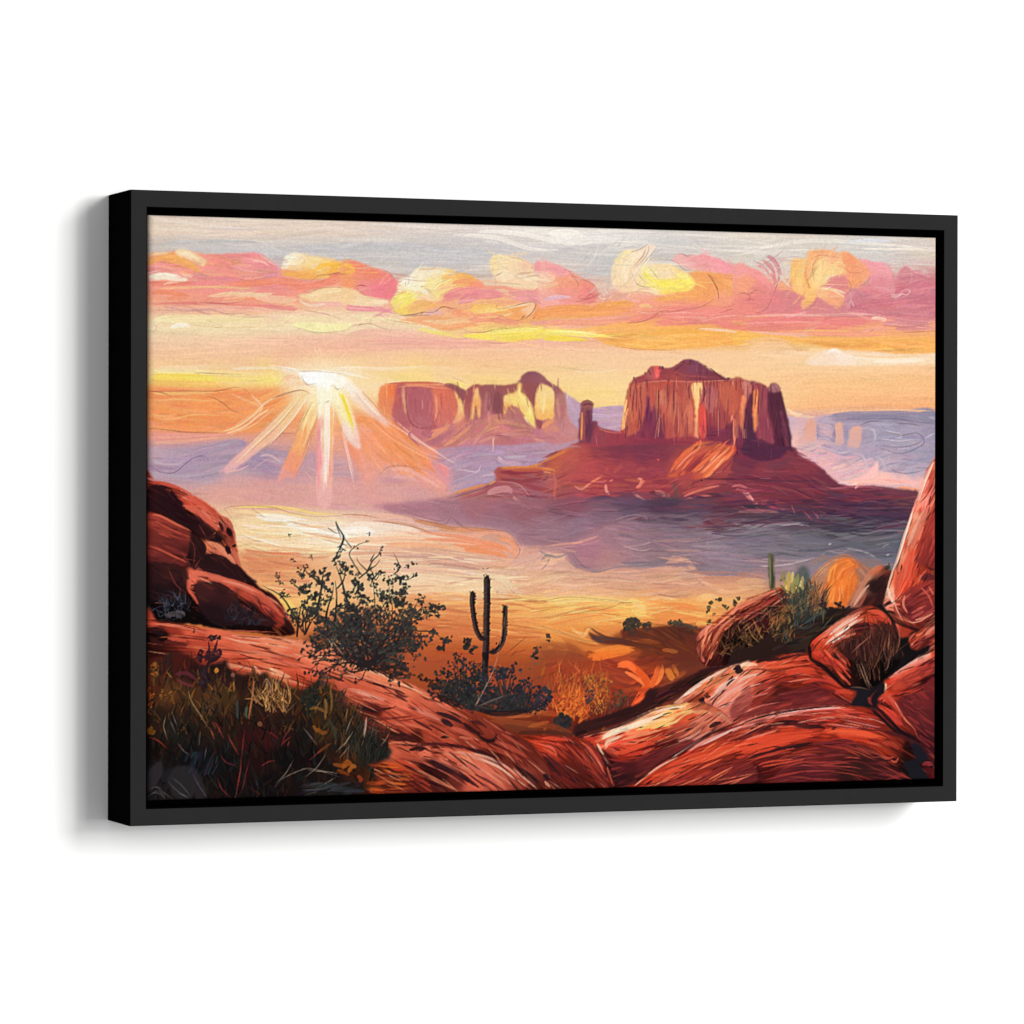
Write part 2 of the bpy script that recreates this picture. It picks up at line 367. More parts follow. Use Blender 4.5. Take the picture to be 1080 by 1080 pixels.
# --- second bank
fill(q(1, 0, '0,280 60,268 150,300 240,330 285,375 290,440 250,468 160,465 80,430 0,400'),
     '362,283,f0a86c 375,282,ee9078 390,285,ee8e74 405,292,ee8a80 412,300,ec8488 400,305,ee8490 385,305,ec8e8c 365,298,f09c70', soft=.5)
stroke(q(1, 0, '50,280 130,330 230,350'), 9, 'ee8c72', .7); stroke(q(1, 0, '180,420 240,400 270,360'), 5, 'ec8092', .8)
for s in ('200,380 230,345 260,335', '190,395 215,370', '210,395 240,370 265,350'): ln(q(1, 0, s), .9, 'f4b8a8', .7)
stroke(q(1, 0, '0,285 40,295 60,320 20,330 0,328'), 4, 'f4bc54', .8)
ln(q(1, 0, '75,402 100,395 135,400'), .9, '905048', .7); ln(q(1, 0, '70,405 110,440 160,465 240,468'), .9, 'b06048', .6); ln(q(1, 0, '200,320 240,325 280,375'), .8, 'b05c58', .5)
fill(q(1, 0, '0,410 70,420 130,455 240,475 220,500 100,510 30,520 0,480'), '365,308,f2cc9c 385,318,f2d4ac 400,320,f4dcb8', soft=.7)
stroke(q(1, 0, '0,505 80,515 200,520 300,545'), 6, 'ea8ea0', .8, .1, .4); stroke(q(1, 0, '60,540 160,550 260,552'), 3, 'f0b0b0', .7)
# cream cumulus
fill(q(1, 0, '285,430 300,370 350,350 395,310 470,303 560,312 620,335 690,360 750,402 700,410 620,420 540,460 480,485 420,470 340,500 290,520 255,490'),
     '420,310,f2e4bc 432,295,f4ecd4 445,287,f2e4c8 460,286,f2dcb4 440,300,f4ecc8 455,300,f4e098 470,294,f4d890 480,292,f4c478 490,296,f2ac70 500,300,f09878 470,305,f2c088 430,318,f4e080 445,312,f4d0a8 418,322,f2d888', soft=.5)
for s, w, c in (('375,390 410,345 480,325 560,325', 4.5, 'f4e6c4'), ('460,440 490,385 560,350 640,345', 7, 'f6e6a4'), ('500,365 580,345 660,352 720,385', 6, 'f2b468'),
                ('480,470 530,420 600,390', 4, 'f4dc90'), ('560,390 640,370 700,390', 4, 'f0a070'), ('370,400 420,420 455,450', 5, 'f6ecd0'), ('300,390 330,370 370,360', 5, 'f2ead8'),
                ('265,495 310,450 380,440', 9, 'f2e274'), ('290,520 340,490 390,460', 5, 'f4dc70'), ('400,400 440,408 470,440', 2, 'd8bc98'), ('390,320 440,312 520,312', 2, 'f0d0a4'),
                ('310,430 350,425 385,440', 3, 'f6ec98')):
    stroke(q(1, 0, s), w, c, .85)
for s in ('370,400 420,405 465,440', '330,375 330,400', '345,355 350,380 335,395', '390,320 410,310 460,312', '470,420 500,385 570,360', '255,490 275,535 330,552'): ln(q(1, 0, s), .8, 'a89070', .5)
fill(q(1, 0, '255,500 300,525 350,500 420,475 500,490 560,510 620,528 560,535 480,530 420,540 340,552 290,540'), '420,328,f2d068 440,325,f2be7c 460,320,f2b078 480,328,f0a474', soft=.5)
stroke(q(1, 0, '340,530 420,495 500,495'), 5, 'f2b870', .8); stroke(q(1, 0, '520,480 580,440 660,425 740,420'), 11, 'ea8c90', .85); stroke(q(1, 0, '600,490 680,450 780,440 860,450'), 11, 'e88a94', .8)
stroke(q(1, 0, '600,492 640,475 700,470'), 2.4, 'e8a4b0', .8); stroke(q(1, 0, '640,410 740,405 860,410 960,430'), 4, 'ee9480', .7)
stroke(q(1, 0, '420,555 460,535 540,535'), 5, 'e0b4b8', .85); stroke(q(1, 0, '400,560 520,552 640,550'), 3, 'f0c8b8', .7)
ln(q(1, 0, '300,552 380,545 420,535 475,535 520,508 570,515 630,530'), 1.1, '8c5450', .75); ln(q(1, 0, '400,552 425,535'), 1, '6c5054', .7)
# cream head in the middle, pink right of it
fill(q(1, 0, '770,290 785,240 830,238 900,245 960,270 1000,300 1000,345 1060,380 1040,410 960,410 860,395 800,395 790,350'),
     '518,280,f2d8a4 525,270,f2dcb0 540,272,f2d4ac 555,280,f0c8a8 560,288,f0d0ac 530,292,f2dcb8 570,298,f2d4b0 525,300,f0c8a8 545,300,f2d8b4', soft=.5)
for s, w, c in (('780,340 785,270 810,245', 5, 'f4d8a0'), ('820,250 900,260 950,285', 4, 'f2dcb0'), ('900,350 980,360 1040,370', 5, 'f4e0c0'), ('830,380 920,375 1040,400', 4, 'f2cca8')): stroke(q(1, 0, s), w, c, .8)
fill(q(1, 0, '1000,280 1015,268 1080,305 1085,360 1040,345 1000,320') , 'f0a0a0', soft=.5)
for s in ('895,350 910,335 960,330 1000,325', '895,350 930,358 1000,345 1050,350 1075,362', '790,355 800,345 830,330 835,322', '795,358 800,380 790,395', '790,240 800,230 800,245', '860,248 920,258 945,275', '980,300 990,310'):
    ln(q(1, 0, s), .9, 'a88468', .6)
for s in ('870,430 900,432 915,428 950,438', '905,470 960,480 1000,475', '900,450 960,445 990,470'): ln(q(1, 0, s), .8, 'a06468', .5)
stroke(q(1, 0, '850,430 960,440 1080,430'), 8, 'ec949c', .7); stroke(q(1, 0, '880,460 980,465 1080,470'), 8, 'e89aa8', .7); stroke(q(1, 0, '940,470 1000,480 1060,490'), 4, 'dc90a4', .6)
stroke(q(1, 0, '1000,425 1060,415'), 6, 'f0a088', .8)
# orange curl
fill(q(1, 0, '665,520 690,495 760,495 840,505 920,490 990,482 1000,510 980,550 920,575 870,570 820,555 770,570 700,555'), '500,325,f4c070 515,328,f4cc80 535,325,f2c88c 555,322,f2c49c 510,332,f2b068 545,333,f0a468', soft=.5)
for s, w, c in (('680,525 740,535 800,530 880,515', 5, 'f4d084'), ('700,500 760,500 830,515', 3, 'f4c070'), ('760,545 840,535 930,510 990,495', 4, 'f2a868'), ('840,512 920,500 980,490', 2.4, 'f4d8b0')): stroke(q(1, 0, s), w, c, .85)
ln(q(1, 0, '690,495 665,515 680,545 740,568 800,570 825,552 860,570 910,578 960,560 1000,515 1000,482 940,490 880,505 815,520 800,505 830,488'), .9, '905c44', .7)
ln(q(1, 0, '925,572 950,550'), 1, '70483c', .8); ln(q(1, 0, '985,572 1015,550'), 1, '905040', .6)
# orange-pink band and the yellow streak beneath
stroke(q(1, 0, '300,575 420,565 540,560 640,555'), 6, 'f0a874', .8); stroke(q(1, 0, '250,578 420,600 540,615 660,600 760,590'), 7, 'f0a070', .85); stroke(q(1, 0, '560,540 640,545 660,570'), 9, 'ee9c70', .8)
stroke(q(1, 0, '640,590 760,560 860,585 960,595'), 9, 'ee9a80', .8); stroke(q(1, 0, '990,560 1080,530'), 10, 'f0a060', .85); stroke(q(1, 0, '970,590 1080,590'), 5, 'e89aa4', .7)
stroke(q(1, 0, '160,555 260,580 400,610 540,645'), 6, 'f4e0b4', .85, .3, .3); stroke(q(1, 0, '60,560 150,560 200,590'), 7, 'f4e4b4', .8); stroke(q(1, 0, '380,620 460,635 560,655 640,670'), 3.4, 'f2e078', .9)
stroke(q(1, 0, '600,655 740,660 900,660 1080,640'), 9, 'f4e064', .95, .4, .05); stroke(q(1, 0, '700,640 860,630 1000,625 1080,632'), 5, 'f6e684', .9); stroke(q(1, 0, '760,680 900,680 1040,665'), 3, 'f4cc68', .85)
ln(q(1, 0, '640,635 720,640 800,625 900,618'), .9, '987048', .7); ln(q(1, 0, '690,690 800,695 900,690'), .8, 'b8885c', .6)
ln(q(1, 0, '0,640 60,605 150,595 220,620 330,632'), .8, 'a88c70', .6); ln(q(1, 0, '60,602 120,597'), 1, '907868', .6); ln(q(1, 0, '145,600 170,550 240,570'), .7, 'b89c74', .5)
ln(q(1, 0, '230,570 330,590 420,600'), .8, 'b07858', .5)
stroke(q(1, 0, '0,660 150,640 330,660 520,690'), 9, 'f0b8a4', .7); stroke(q(1, 0, '100,690 330,685 600,700 800,700'), 7, 'eeb0a0', .6)
stroke(q(1, 0, '400,800 520,795 620,805'), 3, 'f0ac70', .8); stroke(q(1, 0, '120,750 400,740 700,740 1080,720'), 6, 'f2c8a0', .5)

# --- third bank: pink bump, white swirl, orange centre
fill(q(2, 0, '0,280 70,285 130,310 200,350 270,390 295,440 290,470 240,492 120,500 0,505'),
     '572,282,f0a8a4 590,286,f0a4a4 585,296,f0a888 605,300,ee9880 620,303,ec9080 600,310,ee9a90 572,292,f0c8ac 625,312,e88884 580,318,f0a89c', soft=.5)
for s, w, c in (('20,310 90,310 150,330', 7, 'f0a0a4'), ('80,400 130,365 200,385', 9, 'f0a080'), ('60,420 160,430 260,430', 8, 'ee9888'), ('0,360 40,370 80,350', 5, 'f2ccb0'), ('0,470 80,460 160,455', 4, 'dcb4c4'), ('20,462 100,450 180,462', 2, 'ecc4cc'),
                ('190,460 240,420 280,430', 5, 'ea8884'), ('0,400 50,395 100,380', 4, 'f2c4a0')): stroke(q(2, 0, s), w, c, .8)
for s in ('110,305 150,325 165,350 215,365 270,390 295,435 285,470', '160,350 190,380 195,410', '240,490 270,480 295,482', '230,465 260,440 280,460', '190,460 230,465 280,455'): ln(q(2, 0, s), .9, 'a05858', .55)
for s in ('310,420 330,450 320,480', '325,415 345,440', '300,450 320,470', '330,470 370,450'): ln(q(2, 0, s), 1, 'e8e4e0', .7)
fill(q(2, 0, '365,330 390,260 440,215 500,215 555,185 600,195 575,230 520,290 540,270 640,285 700,300 760,335 800,370 790,415 720,440 600,445 480,435 400,425 370,385'),
     '648,285,f4d8b4 655,268,f2dca8 670,264,f2dcc4 682,258,f0d8c4 665,285,f4dcb8 690,275,e8d8cc 685,288,f4e4a0 700,288,f2dab0 715,292,f4d498 720,300,f6e470 700,300,f4e468 690,305,f4dcb0 665,300,f4d0a8 680,308,f4d8a4 735,300,f4dc74', soft=.5)
for s, w, c in (('420,400 395,330 430,250 520,205', 10, 'f4dcb4'), ('450,410 430,330 470,260 550,200', 7, 'f6e2c0'), ('490,400 470,330 500,280 560,220', 4, 'f0d0b0'), ('385,280 420,235 480,222', 4, 'f4e2a4'),
                ('500,420 480,370 490,320 550,240', 3, 'f4dcc8'), ('530,310 570,370 640,395 720,370 750,340', 7, 'f6e460'), ('520,330 560,390 640,410 740,415', 5, 'f4e078'), ('680,400 740,390 790,370', 9, 'f6e470'),
                ('600,330 660,340 700,320', 9, 'f2dab0'), ('560,290 640,300 690,290', 6, 'f2d8a4'), ('590,430 690,430 780,400', 4, 'f4cc68'), ('460,430 540,420 600,420', 6, 'f4d4b0'), ('700,340 740,350 770,370', 5, 'f6ec90')): stroke(q(2, 0, s), w, c, .8)
for s in ('465,225 520,205 555,182', '490,305 540,250 560,205 552,185', '520,290 560,250 600,200', '480,300 530,240 545,195', '560,300 600,350 610,370', '500,330 530,370 560,390', '640,275 660,262 700,275 740,310 800,320', '470,330 500,390 560,405 610,400', '690,250 720,280 780,315'): ln(q(2, 0, s), .9, '9c7c6c', .6)
for s in ('555,240 600,195', '570,235 595,190', '550,260 590,205', '540,280 580,240'): ln(q(2, 0, s), 1.2, 'e8d8cc', .7)
fill(q(2, 0, '685,265 715,235 770,245 820,240 850,222 890,245 960,275 1020,305 1080,310 1080,350 980,345 900,330 800,318 740,300'), '720,273,ecb0ac 745,276,f0a4a0 760,275,f09ca4 785,283,eca0a0', soft=.5)
stroke(q(2, 0, '730,265 820,265 900,290 1000,320'), 7, 'f0a0a4', .8); stroke(q(2, 0, '800,255 850,235 900,270'), 4, 'eea0a8', .7)
ln(q(2, 0, '710,238 730,232 755,243 790,240'), 1, 'a86c70', .6)
fill(q(2, 0, '770,330 850,325 930,335 1010,355 1015,420 1000,480 940,505 820,500 700,495 600,480 570,470 680,440 780,420 800,380'),
     '735,295,f0a868 750,292,f0a068 765,295,f0a060 773,305,f0a870 740,308,f0a064 720,310,f0a070 700,315,f2a470 765,318,ee9c80', soft=.6)
for s, w, c in (('790,350 860,350 930,360 1000,370', 9, 'f0a266'), ('820,400 850,450 800,480', 10, 'f0a068'), ('930,370 990,400 990,460', 8, 'f2ac70'), ('700,450 780,440 850,420', 7, 'f2a864'), ('600,470 680,460 760,460', 5, 'f2ac64')): stroke(q(2, 0, s), w, c, .75)
ln(q(2, 0, '860,335 890,370 915,420 920,465'), 1.2, '885040', .8); ln(q(2, 0, '1010,355 1015,420 1010,470 990,500 950,510'), .9, 'a06048', .6); ln(q(2, 0, '920,350 1000,360 1020,300'), .7, 'b07850', .4)
stroke(q(2, 0, '580,520 680,490 780,495 920,480'), 7, 'ee9880', .7); stroke(q(2, 0, '420,460 500,440 600,450'), 6, 'f0b098', .8); stroke(q(2, 0, '350,475 420,470 540,480'), 4, 'f0b4a0', .7)
# orange and pink bars, gold bar
stroke(q(2, 0, '260,510 340,500 440,490 510,505'), 7, 'f2a85c', .9); stroke(q(2, 0, '0,530 140,520 300,525 500,520'), 10, 'f0a060', .85, .05, .4); stroke(q(2, 0, '0,550 200,550 420,535'), 4, 'f2a868', .8)
stroke(q(2, 0, '500,505 550,500 580,515'), 4, 'f2c088', .8)
stroke(q(2, 0, '0,595 200,590 400,570 540,545'), 9, 'f0a08c', .85, .05, .4); stroke(q(2, 0, '420,590 560,555 700,520 850,500'), 8, 'ec8c80', .8); stroke(q(2, 0, '560,605 700,580 900,570 1080,570'), 10, 'e88880', .85, .3, .05)
stroke(q(2, 0, '600,560 760,540 920,540 1080,540'), 9, 'ec8c84', .8, .3, .05); stroke(q(2, 0, '900,600 1000,610 1080,620'), 6, 'ea8080', .8, .3, .05); stroke(q(2, 0, '0,615 200,612 300,600'), 3, 'f2b89c', .8)
for s in ('600,545 760,535 880,548 960,535', '640,560 800,560 900,565', '700,575 820,585 920,560 1080,545', '0,570 150,572 350,565 470,550', '480,530 560,540 610,530'): ln(q(2, 0, s), 1, 'f2b8a4', .7)
for s in ('440,592 540,578 610,545', '610,540 720,525 830,505 900,465', '580,560 620,530 680,530', '920,540 990,520 1060,520', '1040,450 1070,440 1075,480'): ln(q(2, 0, s), .9, 'a05c54', .6)
fill(q(2, 0, '270,650 400,635 540,625 700,620 900,630 1085,645 1085,700 950,710 820,722 640,730 480,725 340,700'), '640,352,f2b060 690,352,f2b05c 740,355,f2b05c 788,358,f2b464', soft=.8)
hatch(q(2, 0, '330,660 540,630 900,640 1080,655 1080,690 820,715 640,722 460,710'), 35, 1, (30, 80), (1.5, 4), 'f4b868 f2a858 f2b060 f4bc70', .6)
stroke(q(2, 0, '0,640 120,640 280,655 400,655'), 6, 'f6e878', .9, .05, .6); stroke(q(2, 0, '0,665 120,672 260,680'), 6, 'f4dc50', .9, .05, .5); stroke(q(2, 0, '60,630 200,640 330,655'), 2, 'f8f0a8', .9)
stroke(q(2, 0, '800,620 900,625 1040,640'), 3, 'f4ccb0', .9)
ln(q(2, 0, '380,710 480,725 600,730 720,728'), .9, 'c07848', .6); ln(q(2, 0, '130,685 260,685 340,705'), .8, 'd89868', .5)

# --- fourth bank (right)
fill(q(3, 0, '0,300 80,305 150,340 200,400 240,425 300,430 350,470 300,540 150,550 0,545'), '778,286,f0a098 785,300,f0a080 800,296,ec9088 810,305,e48c88 815,315,dc8488 840,318,d88488 790,318,e88a80', soft=.5)
for s, w, c in (('0,320 70,320 150,370 190,430', 7, 'ee9c9c'), ('0,380 60,370 110,390', 11, 'f0a080'), ('60,430 120,420 170,440', 8, 'e48c84'), ('220,440 280,440 330,465', 8, 'd88488'), ('40,480 160,470 260,490', 9, 'e28482')): stroke(q(3, 0, s), w, c, .75)
for s, w, c in (('150,235 200,270 230,330 215,390', 4, 'd08890'), ('170,235 215,275 235,330', 2.4, 'c88894'), ('130,260 190,300 210,380', 3.4, 'e09c98'), ('100,290 160,315 195,380', 3, 'ec a4a0'.replace(' ', '')), ('140,270 200,330 200,410', 2, 'd0848c'), ('180,330 210,380 200,440', 4, 'd88c90'),
                ('90,265 150,300 180,350', 1.6, 'c89498'), ('215,330 260,380 300,420', 2, 'e0d4c8')): stroke(q(3, 0, s), w, c, .85)
for s in ('0,450 40,435 80,455 60,475 40,465', '100,540 160,520 195,450', '195,450 215,400 230,340', '20,430 80,440 100,420 150,430'): ln(q(3, 0, s), .8, 'a05c60', .55)
fill(q(3, 0, '400,470 440,420 560,400 640,420 700,380 730,300 790,285 820,345 830,370 860,310 890,298 930,330 1000,350 1050,375 1060,560 900,560 700,560 500,560 330,540'),
     '870,310,d88888 890,310,d48890 905,318,cc8088 920,300,e08c90 930,285,e898a0 935,300,dc8c90 945,310,cc7c88 960,290,d08890 975,295,cc8088 985,315,c87886 930,325,cc7c88', soft=.5)
fill(q(3, 0, '640,260 720,275 780,280 800,310 820,370 830,440 780,430 700,400 680,330'), '910,275,eea0a0 925,280,eea0a8 935,285,eaa0a8 930,300,dc8c94 940,305,dc9498', soft=.5)
hatch(q(3, 0, '640,440 700,420 820,440 860,330 930,340 1040,380 1050,550 700,545 600,520'), 70, -8, (12, 40), (2, 5), 'cc7c88 d08490 d88890 c87884 d48090', .6, .03)
fill(q(3, 0, '290,330 300,262 365,255 380,220 450,212 540,225 580,222 640,265 690,315 680,370 620,410 560,430 500,400 450,395 430,440 400,490 350,520 345,480 370,460 310,430 292,390'),
     '838,285,f4bc78 845,275,f2c080 850,300,f4c078 858,270,f2b07c 868,280,f4cc90 862,295,f4d090 878,270,f0b088 885,280,f2c890 895,275,f09c70 905,285,f0a078 895,298,f0a078 855,315,f4bc78 875,290,f4cc90', soft=.5)
for s, w, c in (('310,400 305,330 330,270', 9, 'f4c078'), ('340,440 330,360 360,280', 6, 'f4c880'), ('385,380 375,300 400,235', 6, 'f2b880'), ('420,380 430,300 480,250', 8, 'f6d494'), ('460,370 500,320 540,270', 7, 'f4d090'), ('390,235 470,225 540,240', 5, 'f0a878'), ('560,250 600,290 610,350', 11, 'f09c74'), ('620,280 670,320 640,380', 8, 'f0a47c'),
                ('580,370 620,390 660,360', 6, 'f0a070'), ('350,500 380,480 420,440', 6, 'f4b870'), ('370,290 365,350 390,420', 3, 'f0a470'), ('440,385 480,355 540,340', 3, 'f2d8b0'), ('480,370 540,350 590,355', 4, 'e49088')): stroke(q(3, 0, s), w, c, .8)
fill(q(3, 0, '470,400 500,365 570,350 590,400 570,430 520,420'), 'dc8888', soft=.6)
fill(q(3, 0, '420,440 440,405 500,420 570,450 550,500 530,520 480,490'), '865,306,f2b888 885,312,f0a47c 880,320,f0a880', soft=.4)
for s in ('430,410 500,420 570,460', '450,405 520,420 580,440'): stroke(q(3, 0, s), 2.6, 'f4d8b8', .85)
for s, w, c in (('560,480 600,440 640,425', 4, 'd8909c'), ('580,520 600,460 590,420', 2, 'dca0ac'), ('620,430 640,480 620,520', 3, 'cc8090'), ('600,470 615,510', 1.4, 'e0a8b4'), ('690,400 760,410 800,430', 3, 'e098a0')): stroke(q(3, 0, s), w, c, .8)
for s in ('375,340 370,360 385,410', '640,405 690,370 700,335', '540,280 600,330 680,320', '385,260 450,240 540,255', '360,525 400,500 430,460', '590,430 600,400 580,360', '430,250 400,300 410,380'): ln(q(3, 0, s), .9, 'a06850', .5)
stroke(q(3, 0, '800,440 830,450 870,440'), 3, 'e4b4ac', .8); ln(q(3, 0, '850,440 880,415 905,425 890,445 860,440 830,460 800,450'), 1, 'ecc4bc', .8); ln(q(3, 0, '910,310 915,350 905,390'), 1.2, 'e0a8a4', .7)
stroke(q(3, 0, '910,320 960,330 1020,365'), 3, 'dc9ca4', .8)
for s, w, c, a in (('0,580 150,580 350,570 600,590 800,560', 7, 'e88484', .85), ('0,615 200,610 400,600 640,605', 10, 'e88680', .85), ('0,560 200,550 420,550 660,545 800,560', 2.4, 'f0b4a4', .85), ('150,640 400,645 640,650 800,650', 5, 'f09c88', .8),
                   ('640,640 700,625 780,625 800,645', 5, 'f2a890', .85), ('700,570 740,565 790,580', 4, 'f2ccb4', .9), ('800,570 900,560 1040,570', 7, 'cc7c86', .8), ('740,600 900,590 1040,600', 6, 'd08890', .8), ('820,620 1040,615', 5, 'd4888c', .8),
                   ('0,595 300,585 520,595', 2, 'f2a49c', .7), ('250,560 330,545 380,530', 3, 'ecb0ac', .8), ('60,635 250,650 420,660', 3, 'f2bca4', .8), ('720,590 900,605 1040,620', 1.4, 'eca8a0', .7), ('760,555 900,575 1040,585', 1.2, 'e49c9c', .7), ('850,540 1000,550', 1.2, 'e0949c', .7)):
    stroke(q(3, 0, s), w, c, a, .2, .2)
for s in ('800,640 900,638 1040,632', '760,600 850,610 1030,605', '690,640 720,625', '400,545 520,548 650,545'): ln(q(3, 0, s), .8, 'a0545c', .5)
fill(q(3, 0, '0,655 100,650 250,662 500,672 800,678 1045,678 1045,745 900,755 760,745 600,730 480,725 380,700 200,680 60,710 0,700'), '780,358,f4bc60 830,357,f2b464 880,362,f2b064 930,364,f2b064 985,366,f2b064', soft=.6)
hatch(q(3, 0, '300,680 800,685 1040,690 1040,735 760,738 500,715'), 30, 2, (25, 70), (1.5, 4), 'f4bc70 f2a858 f2b060 f4b468', .6)
stroke(q(3, 0, '0,690 60,690 150,675'), 5, 'f4b858', .9); stroke(q(3, 0, '20,720 100,690 200,685 330,715'), 9, 'f2c498', .6); stroke(q(3, 0, '60,740 180,720 330,740'), 12, 'f2c8a0', .6)
ln(q(3, 0, '60,710 120,685 200,680 320,700'), .9, 'd8a070', .6)
fill(q(3, 0, '430,760 470,735 520,725 560,745 660,765 800,765 1045,752 1045,805 800,810 400,812 380,790'), '875,375,f2dcc8 885,371,f4e6dc 920,378,f2e0c4 985,378,f2d8b8', soft=1)
for s, w, c in (('470,750 510,730 560,750', 3, 'f8eee8'), ('540,770 700,775 860,780 1040,770', 4, 'f8ecd8'), ('360,800 420,760 470,740', 5, 'f4dcc0'), ('600,760 800,768 1000,755', 2.4, 'f0cc9c'), ('700,790 860,790 1000,785', 3, 'fbf4e4')): stroke(q(3, 0, s), w, c, .85)
ln(q(3, 0, '340,800 380,755 420,750'), .8, 'e8c0a0', .6)
# ------------------------------------------------------------------ glow, sun rays, far mesas, the great butte
# left horizon: yellow band, orange haze, lilac ridge
stroke(q(0, 1, '20,100 120,110 260,108 420,120 560,128'), 9, 'f4d860', .9, .02, .5); stroke(q(0, 1, '20,135 160,140 300,145 480,148'), 7, 'f4c468', .85, .02, .5)
stroke(q(0, 1, '20,80 160,78 330,85 520,95 700,100'), 5, 'f4e4a8', .85, .02, .4); stroke(q(0, 1, '480,120 600,120 720,125 760,135'), 6, 'f6e484', .9); stroke(q(0, 1, '20,60 200,62 420,55 640,62'), 5, 'f2d4ac', .7)
stroke(q(0, 1, '200,110 330,118 440,118'), 4, 'f6e06c', .9); stroke(q(0, 1, '500,150 640,150 720,140'), 5, 'f4cc78', .8)
fill(q(0, 1, '20,170 150,165 300,175 480,165 640,160 760,150 830,180 800,300 720,380 600,395 440,400 280,395 150,385 20,365'),
     '160,415,ee9c60 190,418,ee9a5e 220,422,f0985c 250,415,f09c60 290,412,f0a468 300,425,f0a060 320,415,f2b07c 180,440,ee9a62 220,445,ee945c 260,448,f0965c 290,442,f09660 160,448,ee9a70', soft=2.5)
hatch(q(0, 1, '30,180 300,180 640,170 780,180 700,370 440,395 30,370'), 130, '160,420,2 220,440,4 260,440,-10 300,420,-25', (15, 60), (1.5, 5), 'ee9860 f09c62 ee9058 f0a468 f2a86c ee8c5c', .5, .03)
for s, w, c in (('30,235 180,225 330,232 450,230', 2, 'f2b474'), ('60,320 150,330 260,305 400,310', 1.6, 'f2b878'), ('30,190 120,195 260,190 400,185', 4, 'f4c078'), ('440,190 560,240 610,270 560,310 440,380', 3, 'f2b080'),
                ('380,400 480,370 570,310 640,240 760,180', 2.4, 'f6d0a0'), ('400,415 520,370 600,310 700,250', 2, 'f6d4b0'), ('30,300 110,310 200,300', 2, 'f2b070'), ('560,200 620,260 600,290', 1.6, 'f4c8a0'), ('640,330 720,340 780,330', 5, 'ee8c58'), ('620,380 720,385 800,380', 4, 'f0a878')): stroke(q(0, 1, s), w, c, .8)
stroke(q(0, 1, '20,410 150,420 330,420 480,400'), 8, 'e8988c', .7, .02, .5); stroke(q(0, 1, '20,450 160,445 330,430 440,410'), 3, 'f0b094', .7)
fill(q(0, 1, '20,490 130,485 250,475 380,450 500,430 540,455 560,490 660,480 760,500 830,520 900,505 900,640 760,650 640,645 480,620 380,640 240,640 100,625 20,625'),
     '160,478,c0a0ac 190,478,b49cae 225,475,ac98b0 250,470,ac92ac 270,490,a48eae 200,495,ae98b2 160,495,b6a0b0 230,500,b09aae 285,500,a488a4 300,490,b890a4 325,490,c49aa4 320,502,c498a0', soft=1.5)
hatch(q(0, 1, '30,490 250,480 500,440 560,490 760,505 760,640 480,620 200,635 30,620'), 80, '160,480,8 230,490,-12 290,490,10', (15, 50), (1.5, 5), 'b09aae b8a0b0 ac92ac bca4b2 aa90a8', .5, .03)
for s, w, c, a in (('30,560 90,600 160,605 220,560 260,530 310,520 320,550', 1, '746888', .75), ('40,540 100,560 180,560 230,530', 2.4, 'c4b0c0', .7), ('60,570 130,585 180,580', 1.2, '8c80a0', .6), ('270,530 300,515 330,525 340,550', .9, '8478a0', .7),
                   ('560,600 640,540 700,560', 2, 'c4a0ac', .7), ('600,520 660,515 720,555', 2.4, 'd4b4b8', .85), ('500,440 540,460', 3, '9c8cac', .7), ('20,420 200,420 420,405', 1.4, 'f2b49c', .6), ('20,460 200,450 330,430', 1.2, 'e8a890', .6)):
    stroke(q(0, 1, s), w, c, a)
for s, w in (('25,375 110,380 230,395 440,395', .9), ('30,182 200,182 380,182 480,162 530,175 560,205', 1), ('30,180 100,190 150,212', 1.1), ('310,220 350,212 410,240 460,280 520,300', .9), ('665,220 740,200 810,182 870,200', 1.2), ('270,88 400,92 520,96', 1), ('520,125 570,130 640,128', .8), ('700,400 790,400', .8)):
    ln(q(0, 1, s), w, '8c5440', .6)
# pink mist under the ridge
hatch(zone(505, 536, 265, 470), 80, 2, (20, 60), (3, 7), 'd8a098 dca49a d49c98 d8a89c d098a0', .5, .02, clip=False)
for s, w, c in (('260,700 330,680 400,690', 3, 'dca89c'), ('640,700 660,720 620,770', 1, 'e8c0ac'), ('440,690 400,720 330,720', 1, 'e8b8a4'), ('830,590 880,640 930,660', 1.4, 'e0b0a8'), ('850,570 900,600', 1, 'e4b8b0')): stroke(q(0, 1, s), w, c, .6)

# right horizon: lilac table land with glowing stacks
fill(q(3, 1, '255,320 330,318 420,320 540,298 700,292 860,290 1045,303 1045,680 860,660 740,650 620,660 540,650 460,580 330,500 290,470 270,380'),
     '830,442,d0b0bc 850,442,d8b0b4 870,440,b8a4b8 885,437,9c8ca6 910,437,988aa4 950,438,948aa4 985,440,8c86a0 985,460,9c94ae 960,455,a49cb2 930,455,a49cb4 905,455,a898b0 885,450,a494b0 870,455,d0a8b0 845,465,e8b8b0 860,475,dcb4b4 890,475,b0a0b6 920,475,aca0b8 960,475,a69cb4 985,480,a098b0 870,490,e4b8b4 900,495,d4b4b8 930,490,b8a8b8 960,495,b0a4b8 980,500,b4a4b8 900,508,ecc0b4 930,504,f0c4b0 955,508,e8c0b4 975,510,ecbcac', soft=.8)
hatch(q(3, 1, '440,330 700,310 1040,320 1040,600 760,600 500,560 300,460'), 110, '870,460,15 950,450,2 900,490,-20', (10, 40), (1.5, 4), 'a498b0 aca0b8 9c90aa b4a8bc 988ca8', .5, .03)
hatch(q(3, 1, '300,470 440,480 560,520 700,520 730,600 640,650 540,640 460,580'), 70, -15, (10, 35), (1.5, 4), 'e4bcb8 dcb4b4 e8c4b4 d0b0b8', .5, .03)
